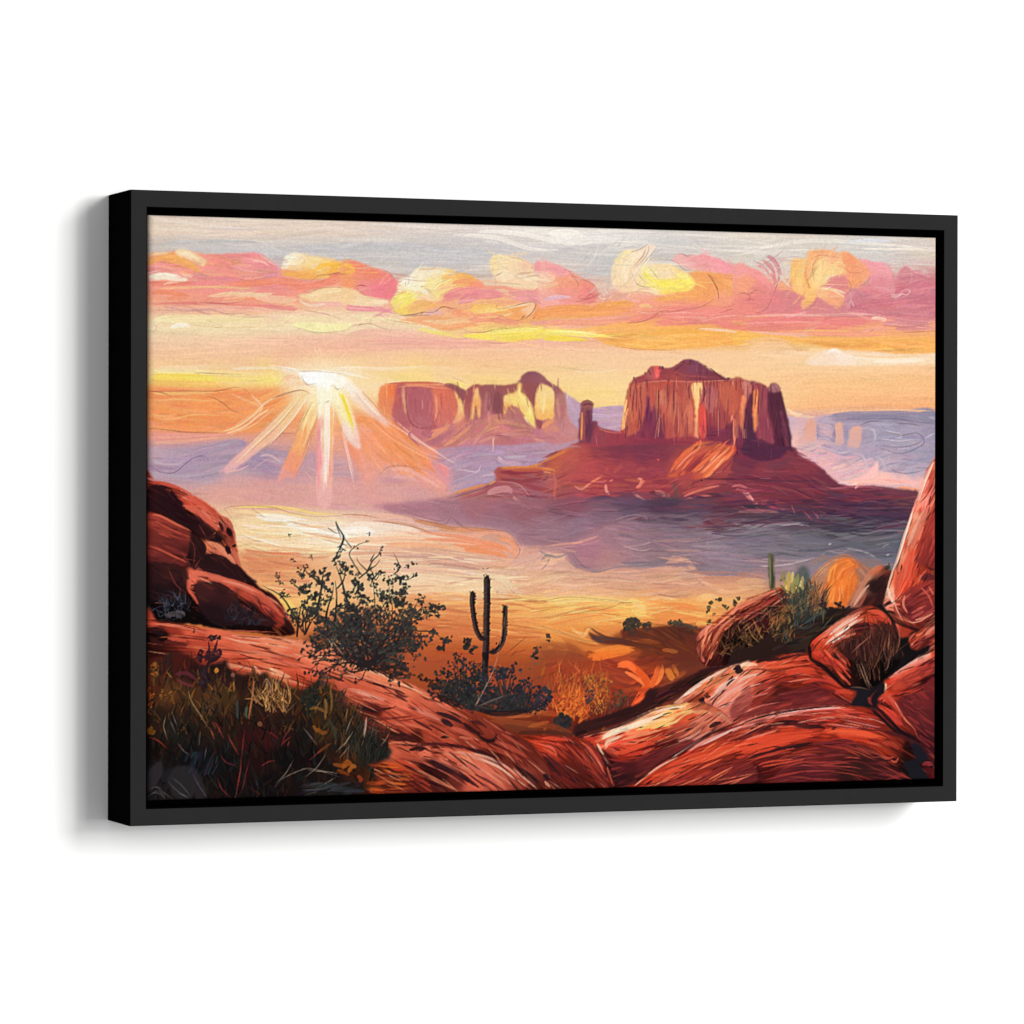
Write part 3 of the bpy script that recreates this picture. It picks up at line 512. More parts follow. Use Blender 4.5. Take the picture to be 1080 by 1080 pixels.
for s, w, c in (('270,290 330,312 430,318', 3, 'f4d0a8'), ('260,265 300,295 360,305', 2.4, 'f6dcb8'), ('440,300 560,290 760,285 1040,285', 4, 'f0b890'), ('440,320 560,302 720,298 900,296 1040,305', 5, '9488a2'), ('540,330 720,318 900,325 1040,330', 5, '8c84a0')): stroke(q(3, 1, s), w, c, .85)
fill(q(3, 1, '370,345 385,332 410,330 418,350 420,400 415,440 380,450 330,460 310,445 350,420'), '853,446,e8a07c 858,450,eca47c 855,462,eca88c 845,466,e8b0a4', soft=.8)
fill(q(3, 1, '520,355 540,345 555,350 558,400 562,455 520,455'), '883,448,eca880 885,458,e0a890 884,466,d8a89c', soft=.6)
fill(q(3, 1, '600,380 630,365 655,372 655,420 640,475 585,470 590,430'), '900,452,eca884 903,458,e4a88c 898,468,d8a89c', soft=.6)
stroke(q(3, 1, '500,350 510,400 515,440'), 4, '8c7ca0', .7); stroke(q(3, 1, '575,370 575,420 570,450'), 4, '988caa', .7); stroke(q(3, 1, '440,370 470,380 500,370 495,420'), 4, 'c4aabb', .7); stroke(q(3, 1, '425,345 430,400 425,440'), 3, '9c8cac', .6)
stroke(q(3, 1, '690,380 720,390 725,450'), 3, 'c0b4c4', .7)
for s in ('715,350 760,325 870,330 950,360', '745,350 790,390 860,410 940,400 975,430 970,460 900,495 850,505 790,490 720,465', '720,462 800,470 880,470 950,450 975,420', '820,350 900,352 960,362', '800,575 830,600 900,608 980,590', '890,330 960,345 1035,350', '640,360 700,340 760,340'):
    ln(q(3, 1, s), 1, '70687e', .7)
for s in ('750,430 850,440 930,430', '760,380 840,400 860,390', '850,400 860,420 830,425', '980,430 1010,410 1035,400', '440,420 480,430 500,450', '600,500 660,520 680,580 640,620', '720,520 760,540 780,590', '440,470 540,500 620,490'): ln(q(3, 1, s), 1.4, 'c8bcc8', .75)
fill(q(3, 1, '690,600 720,570 740,545 742,600 735,635 690,640 640,660 600,650'), 'f0c4b8', soft=1.2)
stroke(q(3, 1, '540,655 640,650 760,655 900,668'), 4, 'f4c4ac', .8); stroke(q(3, 1, '740,635 860,650 970,660'), 4, 'f0b8a8', .8); stroke(q(3, 1, '840,680 920,690 960,700'), 4, 'eca470', .85); stroke(q(3, 1, '580,680 620,665 680,665'), 2, 'f8e0cc', .8)

# --- far lilac slope between the mesas
fill(q(2, 1, '110,205 140,202 200,240 270,268 350,272 430,265 430,400 300,380 220,400 200,470 100,480 0,540 -120,560 -120,480 60,400'),
     '597,420,c0a0b4 608,430,bc9cb4 625,440,b89cb8 645,440,c4a0b4 640,450,bc98b4 590,470,b890a4 575,475,b090ac 560,480,b090b0', soft=.6)
hatch(q(2, 1, '280,275 430,270 420,390 290,360'), 18, 0, (10, 30), (2, 4), 'bc9cb8 c4a4b8 b494b4', .6)
stroke(q(2, 1, '125,210 160,260 190,340'), 4, 'c4a4b8', .7)
# gold sky behind
stroke(q(2, 1, '150,200 300,190 430,195'), 10, 'f6d880', .6); stroke(q(2, 1, '170,225 300,240 420,250'), 7, 'f6d084', .7); ln(q(2, 1, '50,50 200,72 330,75 420,45'), .9, 'c8b088', .6); stroke(q(2, 1, '160,80 280,85 420,70'), 3, 'f4dcb0', .6)
stroke(q(1, 1, '380,45 500,35 640,45'), 4, 'f2bc80', .8); stroke(q(1, 1, '520,125 600,140 660,160'), 5, 'f6e070', .85); stroke(q(1, 1, '560,150 620,165 650,180'), 4, 'f6e484', .9); stroke(q(1, 1, '220,100 330,110 500,130'), 9, 'f6da7c', .8); stroke(q(1, 1, '640,110 760,130 900,125'), 9, 'f4d080', .7)
stroke(q(1, 1, '230,80 420,65 640,75'), 6, 'f6e0b0', .8); ln(q(1, 1, '560,105 620,130 645,140'), .8, 'a88050', .5)

# --- left mesas
fill(q(1, 1, '200,165 240,150 330,143 440,142 530,150 560,143 600,160 640,185 690,152 760,155 850,155 910,140 940,100 980,82 1030,95 1070,130 1090,145 1150,190 1180,330 1250,420 1100,460 900,470 700,470 520,480 330,440 240,330 200,260'),
     '402,410,e88858 412,410,ea8450 405,425,ea9060 415,425,e0705c 425,410,d87460 440,410,d87060 460,410,cc6c5c 440,430,b05c60 425,440,b4606c 450,445,b06068 470,420,dc7860 480,412,8c5058 485,425,9c5058 475,440,e09070 500,412,a05c58 505,430,a45860 520,415,985458 525,430,804c54 540,410,a46858 545,425,b86c58 560,398,8c5060 575,400,945860 580,430,9c5060 520,445,c87c70 540,450,bc7078 470,455,c07474 500,455,c87a74 440,455,c4747c 430,465,d88878 500,465,c48090 560,460,c07888 580,455,c88084 590,440,d08c70 600,445,c88480', soft=.6)
hatch(q(1, 1, '240,200 330,160 560,160 590,330 520,370 400,375 280,320'), 60, '420,430,88 450,430,92 470,430,80', (8, 28), (1.2, 3.4), 'b05c60 bc6460 a85860 c86c5c d87c60 a4586c', .7)
for s, w, c in (('230,160 330,150 450,150 560,172', 3, 'e07860'), ('200,190 230,200 270,200', 8, 'ec8048'), ('210,160 205,220 240,270', 5, 'ee9058'), ('330,160 325,230 340,290', 3.4, '9c5864'), ('315,185 325,240 330,280', 2, 'e0a080'), ('370,190 420,185 470,195 470,320', 5, 'a85a60'), ('380,310 400,350 460,365', 3, 'a85c6c'),
                ('480,190 540,190 560,200', 5, 'e88060'), ('490,200 500,270 480,300', 4, 'e4806c'), ('520,190 540,260 530,320', 4, 'd87060'), ('550,180 590,230 580,340', 6, 'd4745c'), ('340,165 450,158 540,168', 2, 'b4505c'), ('420,230 425,260', 1.4, 'd89070')): stroke(q(1, 1, s), w, c, .85)
fill(q(1, 1, '580,180 610,205 630,250 638,310 610,340 570,355 590,320 605,260'), '480,420,f0b870 488,430,f0c080 487,440,eca878 480,446,e49c80', soft=.4)
fill(q(1, 1, '530,150 560,143 600,160 642,188 640,250 630,240 605,200 575,170'), '8a5058', soft=.3)
fill(q(1, 1, '640,190 690,152 720,160 715,200 690,210 675,260 668,320 640,310 635,250'), '492,420,a05458 497,430,ac5c58 495,438,b06464', soft=.4)
fill(q(1, 1, '690,180 705,165 722,200 726,260 715,330 705,320 700,250 685,330 670,330 675,250'), '500,415,f0b878 504,425,eca868 500,438,f0b474', soft=.3)
stroke(q(1, 1, '695,255 692,300'), 2, '9c5850', .8)
fill(q(1, 1, '722,160 850,155 900,150 900,180 850,200 840,260 850,310 760,320 735,330 726,260'), '515,412,98585c 525,412,945458 535,415,9c5858 512,430,b06a6c 525,430,784450 515,440,b87078', soft=.4)
stroke(q(1, 1, '775,180 765,240 765,300'), 5, '84505c', .8); stroke(q(1, 1, '800,180 810,240 790,300'), 9, '6c404c', .8); stroke(q(1, 1, '750,180 745,250 740,310'), 4, 'b87474', .7); stroke(q(1, 1, '840,180 830,230'), 5, '98585c', .8)
fill(q(1, 1, '845,205 900,190 918,140 935,145 930,185 965,220 985,260 995,300 1005,360 1000,382 975,350 935,300 910,270 870,260 845,310 838,260'),
     '535,418,f4d078 545,410,eec070 550,415,f4d868 556,422,f6e07c 560,435,f4dc78 565,450,f4d478 545,425,f4d470 535,430,eeb068 550,430,f0c870', soft=.3)
for s, w, c in (('925,150 920,200 960,250 980,330', 3, 'f6e890'), ('860,230 900,225 950,260', 5, 'f4dc70'), ('940,310 965,340 990,370', 3, 'f4e0a0'), ('850,260 850,300', 2.4, 'eca868')): stroke(q(1, 1, s), w, c, .85)
fill(q(1, 1, '850,310 875,265 905,270 935,300 950,340 975,360 1000,385 900,390 850,350'), 'b87470', soft=.6)
stroke(q(1, 1, '880,280 890,330 890,370'), 3, 'a8646c', .6)
fill(q(1, 1, '935,130 950,100 985,82 1025,92 1065,130 1085,150 1050,150 1000,140 950,150'), '555,396,84505c 562,394,8c5464 575,400,94606a', soft=.3)
fill(q(1, 1, '945,150 1000,142 1040,145 1030,200 1035,300 1040,370 1020,380 1005,340 1000,270 970,220'), '558,410,8c4c50 565,425,8a4450 568,445,94505c', soft=.3)
stroke(q(1, 1, '1015,150 1005,250 1020,340'), 3, 'd09878', .7); stroke(q(1, 1, '1035,150 1030,250 1035,330'), 2.4, 'b87468', .7)
fill(q(2, 1, '0,140 20,150 60,165 75,200 70,320 40,330 0,335 -30,310 -20,200'), '572,408,f0cc80 578,412,f4d488 575,425,f4cc70 575,438,f0b868 572,440,eeb068', soft=.3)
fill(q(2, 1, '0,108 20,120 60,155 95,185 125,215 130,290 140,345 200,400 120,420 75,340 75,200 60,165 20,140 0,130'), '575,403,945c60 585,412,a46868 592,420,b47870 592,435,b87474 597,445,c08080 600,455,c88888', soft=.3)
stroke(q(2, 1, '20,130 60,160 80,200'), 2.4, '845058', .9); stroke(q(2, 1, '85,210 90,280 100,340'), 3, 'cc907c', .7); stroke(q(2, 1, '20,180 15,250 10,310'), 3, 'f6e4a0', .8)
stroke(q(2, 1, '0,380 40,345 75,330'), 5, 'ec9c68', .8); stroke(q(2, 1, '10,400 60,370 100,400'), 6, 'd88c74', .7)
# talus of the left mesas fading in lilac mist
hatch(q(1, 1, '480,380 560,360 720,330 860,310 1000,390 1080,400 1080,450 700,460 520,470 420,440'), 80, '460,455,-35 500,452,-38 540,450,10 580,455,15', (10, 35), (1.5, 4), 'c8807c c07478 d08c78 b8707c c47c84 d89478', .6)
for s, w, c in (('520,470 600,420 680,350', 4, 'e09870'), ('460,420 500,390 560,370', 4, 'e49878'), ('580,450 660,400 740,345', 3, 'c47874'), ('440,380 420,400 480,430', 3, 'b4687c'), ('700,450 780,420 800,415', 3, 'd49084'), ('640,440 700,420 750,380', 3, 'd0887c'), ('440,470 500,430 560,400', 5, 'b8707c'), ('860,310 800,310 740,330', 4, 'd48474')): stroke(q(1, 1, s), w, c, .8)
fill(q(1, 1, '480,490 600,470 760,465 900,462 1085,450 1085,540 1000,560 960,590 860,600 800,600 780,650 700,680 600,710 560,700 540,640 480,570'),
     '465,480,c08c9c 490,476,b488a4 520,474,ae8cac 550,472,b48ca4 575,470,b890a4 480,490,b898ac 520,485,b092ac 560,485,b08cac 500,500,b096b0 520,498,b09cb4 480,510,c09ca8 500,512,b898ac 550,492,b494ac', soft=1.2)
hatch(q(1, 1, '500,500 760,475 1080,460 1070,540 900,590 790,640 600,700 560,640'), 70, '480,500,-18 540,480,0', (10, 35), (2, 5), 'ac92ac b294ac ba9cb0 aa90a8 b090a8 a890b0', .55)
for s, w, c in (('800,530 850,555 940,560', 5, 'cca4b8'), ('810,520 830,540', 2, 'dcc0cc'), ('720,560 700,600 620,590 580,600', 1.4, 'd4b8c4'), ('560,560 600,520 640,510', 1.6, 'c8a4b4'), ('780,420 785,470 780,500', 1.4, 'e0b0a0'), ('790,420 780,460', 1, 'e8c0ac')): stroke(q(1, 1, s), w, c, .8)

# --- sun glow and rays
fill(q(1, 1, '20,310 80,300 140,310 200,250 260,320 330,400 420,480 470,560 430,610 360,600 250,570 190,600 190,700 210,780 140,740 100,640 60,540 20,460'),
     '365,440,f0a078 380,440,f0986c 400,435,ee9860 410,450,ee9058 430,465,ee9058 445,480,ee9468 385,460,f09460 375,480,ee9070 390,490,e89470 400,500,e0988c 420,480,ee905c 380,505,e49c90 385,525,dc9c96', soft=3)
hatch(q(1, 1, '130,320 240,320 460,560 400,600 180,570 110,480'), 60, 42, (15, 45), (2, 6), 'ee9058 f09860 ee9468 f0a070 ee8850', .55)
for s, w, c in (('70,345 130,330 190,330', 6, 'ee9058'), ('80,360 100,410 150,420', 5, 'f0a088'), ('60,330 130,370 170,360', 1.6, 'd87858')): stroke(q(1, 1, s), w, c, .7)
fill(q(1, 1, '430,470 470,480 490,540 570,590 560,690 500,660 440,610 480,570'), 'e8949c', soft=4, a=.6)
stroke(q(1, 1, '430,480 480,500 480,550'), 6, 'ee9470', .7); stroke(q(1, 1, '480,570 540,590 530,640'), 7, 'ee9088', .7)
stroke(q(1, 1, '180,620 260,560 400,590 560,700'), 4, 'e0a498', .8); stroke(q(1, 1, '360,590 460,630 560,705'), 5, 'ecb0a4', .85); stroke(q(1, 1, '260,600 320,610 380,630'), 5, 'e4a8a0', .7)
ln(q(1, 1, '190,620 200,590 280,560 380,575 430,620 560,700'), .9, 'b08070', .7)
SUN = (340, 402)
def ray(s, cols, a=.9):
    P = q(0, 1, s); fill(P, cols, curve=False, soft=.6, a=a, rough=.3)
fill([(315, 392), (345, 388), (375, 395), (380, 412), (350, 425), (322, 415)], 'f8ecd0', soft=5, a=.9)
fill([(300, 395), (345, 384), (400, 398), (400, 425), (345, 440), (300, 420)], 'f8dca0', soft=9, a=.45)
ray('820,190 850,195 830,230 720,380 660,430 560,520 440,600 395,612 410,590 520,490', '318,415,f4cc8c 310,425,f2c890 290,445,f0bc94 275,460,ecb49c 262,475,e8b0a4 245,490,dca8ac 235,498,e0a4b0')
for s, w, c in (('830,200 700,340 540,500 420,600', 3, 'f4d49c'), ('845,215 720,380 620,470 560,515', 2.4, 'f4dcb4'), ('420,600 500,590 560,560', 2, 'e8b4b4'), ('810,205 640,380 500,520', 2, 'f2d8b8')): stroke(q(0, 1, s), w, c, .8)
for s in ('810,195 640,370 500,500 410,580', '840,240 740,380 640,480 570,520', '470,560 560,490 600,450'): ln(q(0, 1, s), .8, 'a87868', .5)
ray('880,230 905,200 930,240 900,320 860,430 820,560 760,620 690,660 720,590 790,450', '332,420,f4d8a4 330,440,f4c484 320,455,f0a868 315,470,f0a06c 308,485,ee9880 300,500,e49c90 312,490,f09c78')
for s, w, c in (('890,220 850,300 800,390', 4, 'f4d8a0'), ('910,260 880,340 860,400', 4, 'f4d8a8'), ('850,340 800,440 720,600', 4, 'f0a060'), ('870,420 820,550 750,620', 3, 'eca484')): stroke(q(0, 1, s), w, c, .8)
for s in ('870,235 830,310 795,400 790,430', '905,310 870,410 820,540'): ln(q(0, 1, s), .8, 'a87048', .55)
ray('915,280 1000,280 990,500 985,620 965,790 905,790 905,600 910,450', '338,440,f0b4a0 341,450,f4d0b8 348,450,f0b080 338,470,ee98a0 344,470,f4d4d0 350,475,eea088 338,495,ec9498 344,495,f4c8c0 348,500,ec9c90 340,520,e8a4a0 345,530,e4a8a0')
for s, w, c in (('915,310 915,450 915,640', 4, 'ee9098'), ('945,240 950,420 945,620 945,760', 5, 'f6e4d0'), ('985,260 975,400 970,520', 4, 'f2b470'), ('965,260 960,400 955,520', 2, 'f8ecd8'), ('930,400 925,560 930,700', 4, 'ea8c98'), ('975,480 970,600 965,700', 3, 'eca094')): stroke(q(0, 1, s), w, c, .85)
ray('975,180 1010,180 1090,380 1110,470 1100,480 1050,430 1030,360 985,230', '352,418,f8eab0 358,430,f6e4a8 365,445,f4d488 372,460,f0c8b0 365,455,ecb8a8')
for s, w, c in (('1015,180 1050,260 1080,380', 4, 'f4d838'), ('1000,190 1030,300 1070,400', 5, 'f6ecc8')): stroke(q(0, 1, s), w, c, .9)
stroke(q(1, 1, '0,190 30,290 60,380 80,430'), 5, 'f4dc30', .9, .1, .6); stroke(q(1, 1, '10,200 45,300 75,400'), 2, 'f8f0a0', .9)
stroke(q(1, 1, '0,340 30,400 90,475'), 6, 'f0d4c8', .85); stroke(q(1, 1, '0,300 20,370 60,440'), 4, 'ecc0b0', .7)
stroke(q(1, 1, '0,400 30,500 60,640'), 4, 'e8a098', .7); stroke(q(1, 1, '0,390 30,520 70,700'), 1.2, 'f4dccc', .7); stroke(q(1, 1, '90,480 120,600 190,740'), 5, 'eca090', .6)
fill(q(1, 1, '0,100 60,120 130,210 240,350 200,340 110,270 30,190 0,170'), '362,400,fbf4ec 375,410,f8eadc 385,425,f4dccc 400,440,ecc4bc', soft=1)
for s, w, c in (('0,110 70,170 150,260 230,345', 4, 'f8e8dc'), ('0,80 60,90 120,140', 2.4, 'fbf4ec'), ('100,180 170,260', 2, 'd08c7c'), ('50,160 120,230', 4, 'fcf6f0'), ('130,300 260,400 420,500 560,540', 1.2, 'f0b090'), ('150,270 330,400 540,530 600,560', 1, 'f4c8b0'), ('60,250 200,400 330,520', 1, 'f4c090'), ('220,280 380,420 600,570', 1, 'f0c0b4')): stroke(q(1, 1, s), w, c, .8)
# burst
fill(q(0, 1, '820,95 850,88 900,95 960,92 1010,100 1040,140 1010,172 975,160 970,230 945,245 910,240 900,170 850,155 830,125'), '320,396,fdfdfb 330,398,fdfdfb 345,402,fdfcf4 355,404,fbf8ec 340,415,f8f0d0 342,423,f6ecc8', soft=.6)
for s, w, c in (('640,50 740,75 830,100', 6, 'f8ece0'), ('700,60 800,90 900,110', 4, 'fdfaf4'), ('760,75 880,80 1000,70 1080,65', 4, 'f8f2e4'), ('900,90 1000,110 1080,150', 5, 'fbf6ee'), ('940,110 1010,130 1080,200', 3, 'fbf4ea'), ('940,130 945,180 940,235', 8, 'f8f4d8'), ('1000,120 1060,130 1080,140', 5, 'fdfaf6'), ('840,120 780,110 730,130', 3, 'f6dcc0'), ('990,170 1020,165 1030,140', 3, 'fdf8e8')): stroke(q(0, 1, s), w, c, .9)
stroke(q(1, 1, '0,60 120,72 260,70 420,62'), 3, 'fbf2e4', .85, .05, .6); stroke(q(1, 1, '0,80 100,95 220,120'), 4, 'f8eedc', .85, .05, .6)
for s in ('820,95 850,150 900,155 930,130', '945,245 970,230 975,160', '1040,140 1010,175 980,165', '690,60 800,75 920,90', '720,130 740,105 800,100'): ln(q(0, 1, s), .8, 'a89078', .55)
fill(q(0, 1, '730,120 790,105 840,150 780,160 735,160'), 'f2b48c', soft=1.5, a=.7)

# ------------------------------------------------------------------ the great butte
# skirt
fill(q(1, 1, '220,775 330,765 480,735 600,710 700,675 770,660 800,640 790,600 800,580 980,575 1080,535')+q(2, 1, '60,510 150,475 215,440 300,440 430,440 620,450 900,430 1060,440')+q(3, 1, '290,470 340,520 440,575 480,615 540,660 620,680 720,675 860,690 950,705 930,760 900,840 780,900 500,900 200,900 0,890')+q(2, 1, '800,880 500,860 250,830 100,800 0,830')+q(1, 1, '900,860 600,840 400,830 250,810'),
     '410,534,a87888 440,530,b07c88 470,527,b8807c 500,520,b06c68 520,512,a45860 525,500,ac5450 545,495,a04848 560,492,b45048 580,490,c06448 600,478,c46448 610,475,a04c4c 630,475,7c3c50 660,475,743a50 690,475,703850 580,505,b45c50 600,500,b05450 630,500,a44c4c 660,495,8c404c 690,490,843c4c 720,490,984848 560,510,9c4c54 540,520,a05c64 560,530,94606c 590,520,a05454 600,530,985060 640,520,a04c4c 680,515,984848 700,510,8c4048 740,510,8c4444 780,505,7c3c48 770,490,a04c44 800,490,6c3444 830,490,703444 850,495,783848 870,505,6c3848 800,520,783a48 850,515,6c3444 900,515,6c3848 940,518,6c404c 700,535,704050 650,538,6c4454 760,530,743c48 820,530,703848 880,530,583448 930,530,4c3448 600,545,805464 500,535,9c6c78 700,548,604858 780,545,643c50 850,545,4c3448 920,540,443048', soft=.4)
hatch(q(2, 1, '0,540 200,470 400,470 640,460 700,470 800,640 400,720 0,720'), 190, '570,500,-22 600,485,-30 620,500,8 660,500,3 700,490,-30 640,520,4 560,520,0 700,520,0', (8, 35), (1, 3.4), 'a44c4c ac5250 984850 8c404c 803c4c b0584f b4604c a05454', .5)
hatch(q(3, 1, '0,560 280,480 460,590 540,670 940,710 900,780 500,800 0,790'), 190, '780,500,2 840,490,18 860,505,22 900,518,3 820,530,1 780,520,0', (10, 45), (1, 3.2), '7c3c48 703648 803d48 74384c 643248 844448 883f46 683450', .5)
hatch(q(1, 1, '240,780 480,745 700,690 800,650 1080,560 1080,800 500,815'), 120, '440,530,-10 500,520,-18 540,510,5 560,525,10', (10, 40), (1, 3.4), 'a4606c b06c68 985864 a8707c 94606c b46058 9c5060', .6)
hatch(zone(535, 562, 600, 960)*(YY > 533), 110, '620,545,5 700,550,4 900,545,0', (12, 45), (1, 3.5), '704c5c 604858 6c4054 54384c 785464 4c3448 7c5868', .6)
# terraces on the left
stroke(q(1, 1, '800,582 900,578 980,575 1080,535'), 3.4, 'd88448', .9); stroke(q(1, 1, '990,575 1080,590'), 3, 'd87840', .85); stroke(q(1, 1, '800,600 900,605 1000,600 1080,610'), 4, '8c3848', .85); stroke(q(1, 1, '800,630 900,650 1010,640 1080,620'), 4, '8c4048', .8); stroke(q(1, 1, '860,590 1000,590 1060,580'), 4, 'c06048', .8)
stroke(q(1, 1, '570,712 650,690 770,660'), 3, 'dc9058', .9); stroke(q(1, 1, '760,668 800,645'), 2, 'e09c58', .8); ln(q(1, 1, '520,745 640,715 760,675 800,655'), 1.1, '6c4458', .75); stroke(q(1, 1, '240,770 360,755 480,735 560,720'), 3, 'c8808c', .7); ln(q(1, 1, '220,775 340,765 500,745'), 1, '9c6c78', .6)
stroke(q(1, 1, '740,720 800,695 860,690 900,720'), 7, 'd09090', .8); stroke(q(1, 1, '880,720 920,760 990,800'), 4, 'd8a098', .7); ln(q(1, 1, '780,650 900,660 960,710 990,770'), 1, 'd4a0a0', .6); stroke(q(1, 1, '900,640 1000,680 1080,690'), 5, '984450', .7)
# left ridge and pillar slope
for s, w, c, a in (('0,555 80,515 160,475 210,445', 3.4, 'd87c48', .9), ('20,580 100,540 180,500 215,470', 9, 'bc5c48', .7), ('200,460 230,510 280,545', 5, 'c06448', .7), ('180,540 230,560 290,545 400,560', 3, 'cc6c54', .6), ('0,580 60,590 80,600', 3, 'e08450', .8), ('60,590 75,650 70,720 80,780', 3, 'c8685c', .7), ('10,600 60,605', 2, 'e09060', .8),
                   ('210,690 270,650 330,610 360,570', 2.4, 'e08c64', .9), ('170,670 210,690 260,655', 2, 'd88c78', .8), ('330,600 350,575', 3, 'dc8058', .9), ('375,610 410,575 430,560', 4, 'dc7c50', .9), ('405,560 425,565', 2.4, 'eca070', .9), ('335,660 340,700 360,720', 3, 'e4a088', .9), ('355,650 375,640', 1.6, 'd88c78', .8), ('270,655 330,650 350,640', 2, 'cc7468', .7),
                   ('490,610 510,590 545,575', 4, 'dc7848', .9), ('490,635 520,640 510,670 480,690', 2.6, 'e09478', .9), ('500,690 540,640', 2.4, 'd88060', .85), ('470,705 520,740 560,760', 3, 'e0a090', .85), ('560,740 575,760', 1.4, 'd8988c', .7), ('580,690 620,710 680,740', 2, 'd08878', .8), ('590,710 650,730', 1.4, 'e0a494', .7), ('600,690 680,730', 2, 'c07468', .7),
                   ('110,600 300,608 480,615', 1.4, '7c3c4c', .7), ('100,640 300,660 470,665', 1.6, '8c4450', .6), ('40,610 20,640 0,650', 2, '8c4450', .6), ('370,740 460,730 560,770', 5, '644458', .7), ('200,790 270,750 330,740 400,760', 5, '5c3c54', .7), ('250,760 360,780 460,770', 6, '644858', .6)):
    stroke(q(2, 1, s), w, c, a)
ln(q(2, 1, '650,622 760,628 900,638 1080,635'), 1.1, '4c2838', .8); dab(570+830/4.909, 375+640/4.909, 2.4, '24202c')
for s, w, c in (('720,740 780,710 880,680 960,670', 2.6, 'dc8870'), ('730,750 800,730 900,720', 2, 'd08070'), ('720,720 800,690 870,680', 3, 'b05848'), ('980,680 1030,670 1080,690', 2.6, 'cc7c74'), ('1000,690 1060,700 1080,730', 2, 'c88080'), ('700,660 760,650 720,690', 9, 'a05048'), ('780,670 860,660 960,650', 4, 'a45050'), ('740,770 860,790 960,800', 3, '844454'), ('640,700 660,740 690,790', 4, '70504c'), ('690,650 700,700 720,760', 5, '6c4c44'), ('670,730 700,760 690,800', 4, '54483c'), ('720,750 730,790', 3, '7c5c44')): stroke(q(2, 1, s), w, c, .75)
cluster(708, 533, 9, 9, 45, (1, 2.2), '4c483c 5c5040 706050 3c3838 805c50', 1.6)
for s, w, c in (('0,640 120,640 300,650 460,640', 1.4, '503048'), ('0,600 100,590 280,600', 3, '8c4850'), ('30,690 80,740 140,800', 4, 'd88c84'), ('60,700 100,760', 2, 'e8a898'), ('50,640 200,630 330,650', 3, '643044'), ('0,690 60,700 150,690', 3, '98485a'), ('280,590 340,570 460,600', 4, '803c48'), ('260,540 300,580 330,620', 2, '5c2c40'),
                ('300,690 460,690 640,690', 3, '7c4450'), ('480,690 640,675 780,690', 2.4, 'a05c68'), ('600,780 720,760 860,770', 7, '44304c'), ('420,800 560,780 700,800', 6, '4c3048'), ('620,690 640,665 680,670', 3, 'e0a898'), ('530,660 560,655 600,670', 2, 'e8d0d0'), ('100,790 150,770 230,800', 3, 'a45064'), ('300,520 380,545 460,590', 2, '904858'), ('200,740 330,760 460,750', 4, '5c3048')): stroke(q(3, 1, s), w, c, .8)
# cliff
CLIFF = fill(q(2, 1, '215,465 212,330 210,255 225,235 245,230 270,245 275,260 262,270 265,340 285,338 300,375 360,388 410,395 425,330 440,240 462,200 460,155 490,115 545,95 575,58 620,62 680,65 735,28 770,22 800,28 860,70 930,100 960,125 1040,122 1060,125')+q(3, 1, '45,122 75,140 140,150 175,165 190,148 210,143 228,160 232,190 240,200 255,280 275,370 285,470 290,490 250,540 150,545 60,540 0,520')+q(2, 1, '1000,500 900,440 800,460 640,462 480,460 350,470'),
     '616,425,7c4450 618,440,6c3c50 614,455,9c5450 620,462,703a50 640,456,904848 630,462,70384c 655,450,a85040 662,430,b86444 662,415,a45844 668,402,8c4a48 685,395,b05450 690,388,c86058 700,390,84464c 725,385,784050 740,388,70404c 750,395,743f48 670,410,a85844 672,430,9c4c40 670,448,883c44 680,420,94483f 682,445,643058 690,410,b06448 695,420,a0543f 690,440,743450 700,430,a85840 700,455,703450 710,415,b05c48 715,430,a85844 715,450,7c3448 725,410,b06048 722,430,9c4c44 728,445,883c4c 750,415,a05450 745,405,98504c 750,440,903f48 765,410,b06444 770,425,a85840 765,440,8c4048 780,410,a85c48 785,430,8c4850 790,415,b06c54 800,415,a46454 795,440,743850 800,450,5c3048 815,420,744050 810,440,843c4c 818,430,6c3844 825,440,4c2c40 825,460,443048 800,470,443048 780,460,502c48 740,458,743048 690,465,6c3450 650,465,78384c 817,408,7c5054', e=2.4, soft=.35, rough=.8)
hatch(CLIFF*zone(402, 462, 655, 728), 80, '665,430,97 690,430,92 720,430,88', (10, 40), (1, 3.4), 'a85840 a85c44 9c4c40 b0644a 944640 a8503c 944848', .5)
hatch(CLIFF*zone(404, 460, 742, 786), 45, '750,420,86 770,420,88 785,420,90', (8, 32), (1, 3.2), 'a85850 9c4c48 a85c48 8c4450 a45c48 843f4c', .45)
hatch(CLIFF*zone(408, 480, 776, 840), 50, '780,430,92 810,430,90 825,440,82', (10, 36), (1, 3), '8c4854 7c4050 6c3848 94504c a05c50 5c3044', .6)
hatch(q(2, 1, '300,440 440,430 480,380 560,330 640,360 800,400 900,380 1040,400 1060,500 900,440 640,460 300,462'), 70, '650,462,0 700,455,80 760,455,85', (8, 26), (1.5, 4), '6c3450 7c3848 643050 703048 803c48 5c3050', .6)
# cap
fill(q(2, 1, '480,130 545,95 575,58 620,62 680,65 735,28 770,22 800,28 860,70 930,100 960,125 880,128 760,132 640,122 540,128'), '670,400,84464c 685,394,c0584c 690,390,cc6058 697,392,84444c 712,390,7c444c 725,383,744052 735,384,7c485a 745,393,70404a 760,399,70404a 700,400,94504c 720,399,8c4844 735,400,804450', e=2.4, soft=.3)
for s, w, c in (('580,60 600,75 605,110', 4, 'd0685c'), ('560,85 575,115', 4, '9c6464'), ('640,75 720,85 800,80', 4, '7c444c'), ('740,35 770,28 800,35', 4, '7c4c60'), ('690,70 740,40', 3, '84505c'), ('860,80 920,110', 3, '703c48'), ('500,125 600,130 700,128 800,130 950,128', 2.4, 'a0605c'), ('480,150 560,140 640,130', 2, 'c07c5c'), ('760,90 800,110 880,115', 5, '7c4450'), ('640,110 720,105', 4, '94504c')): stroke(q(2, 1, s), w, c, .85)
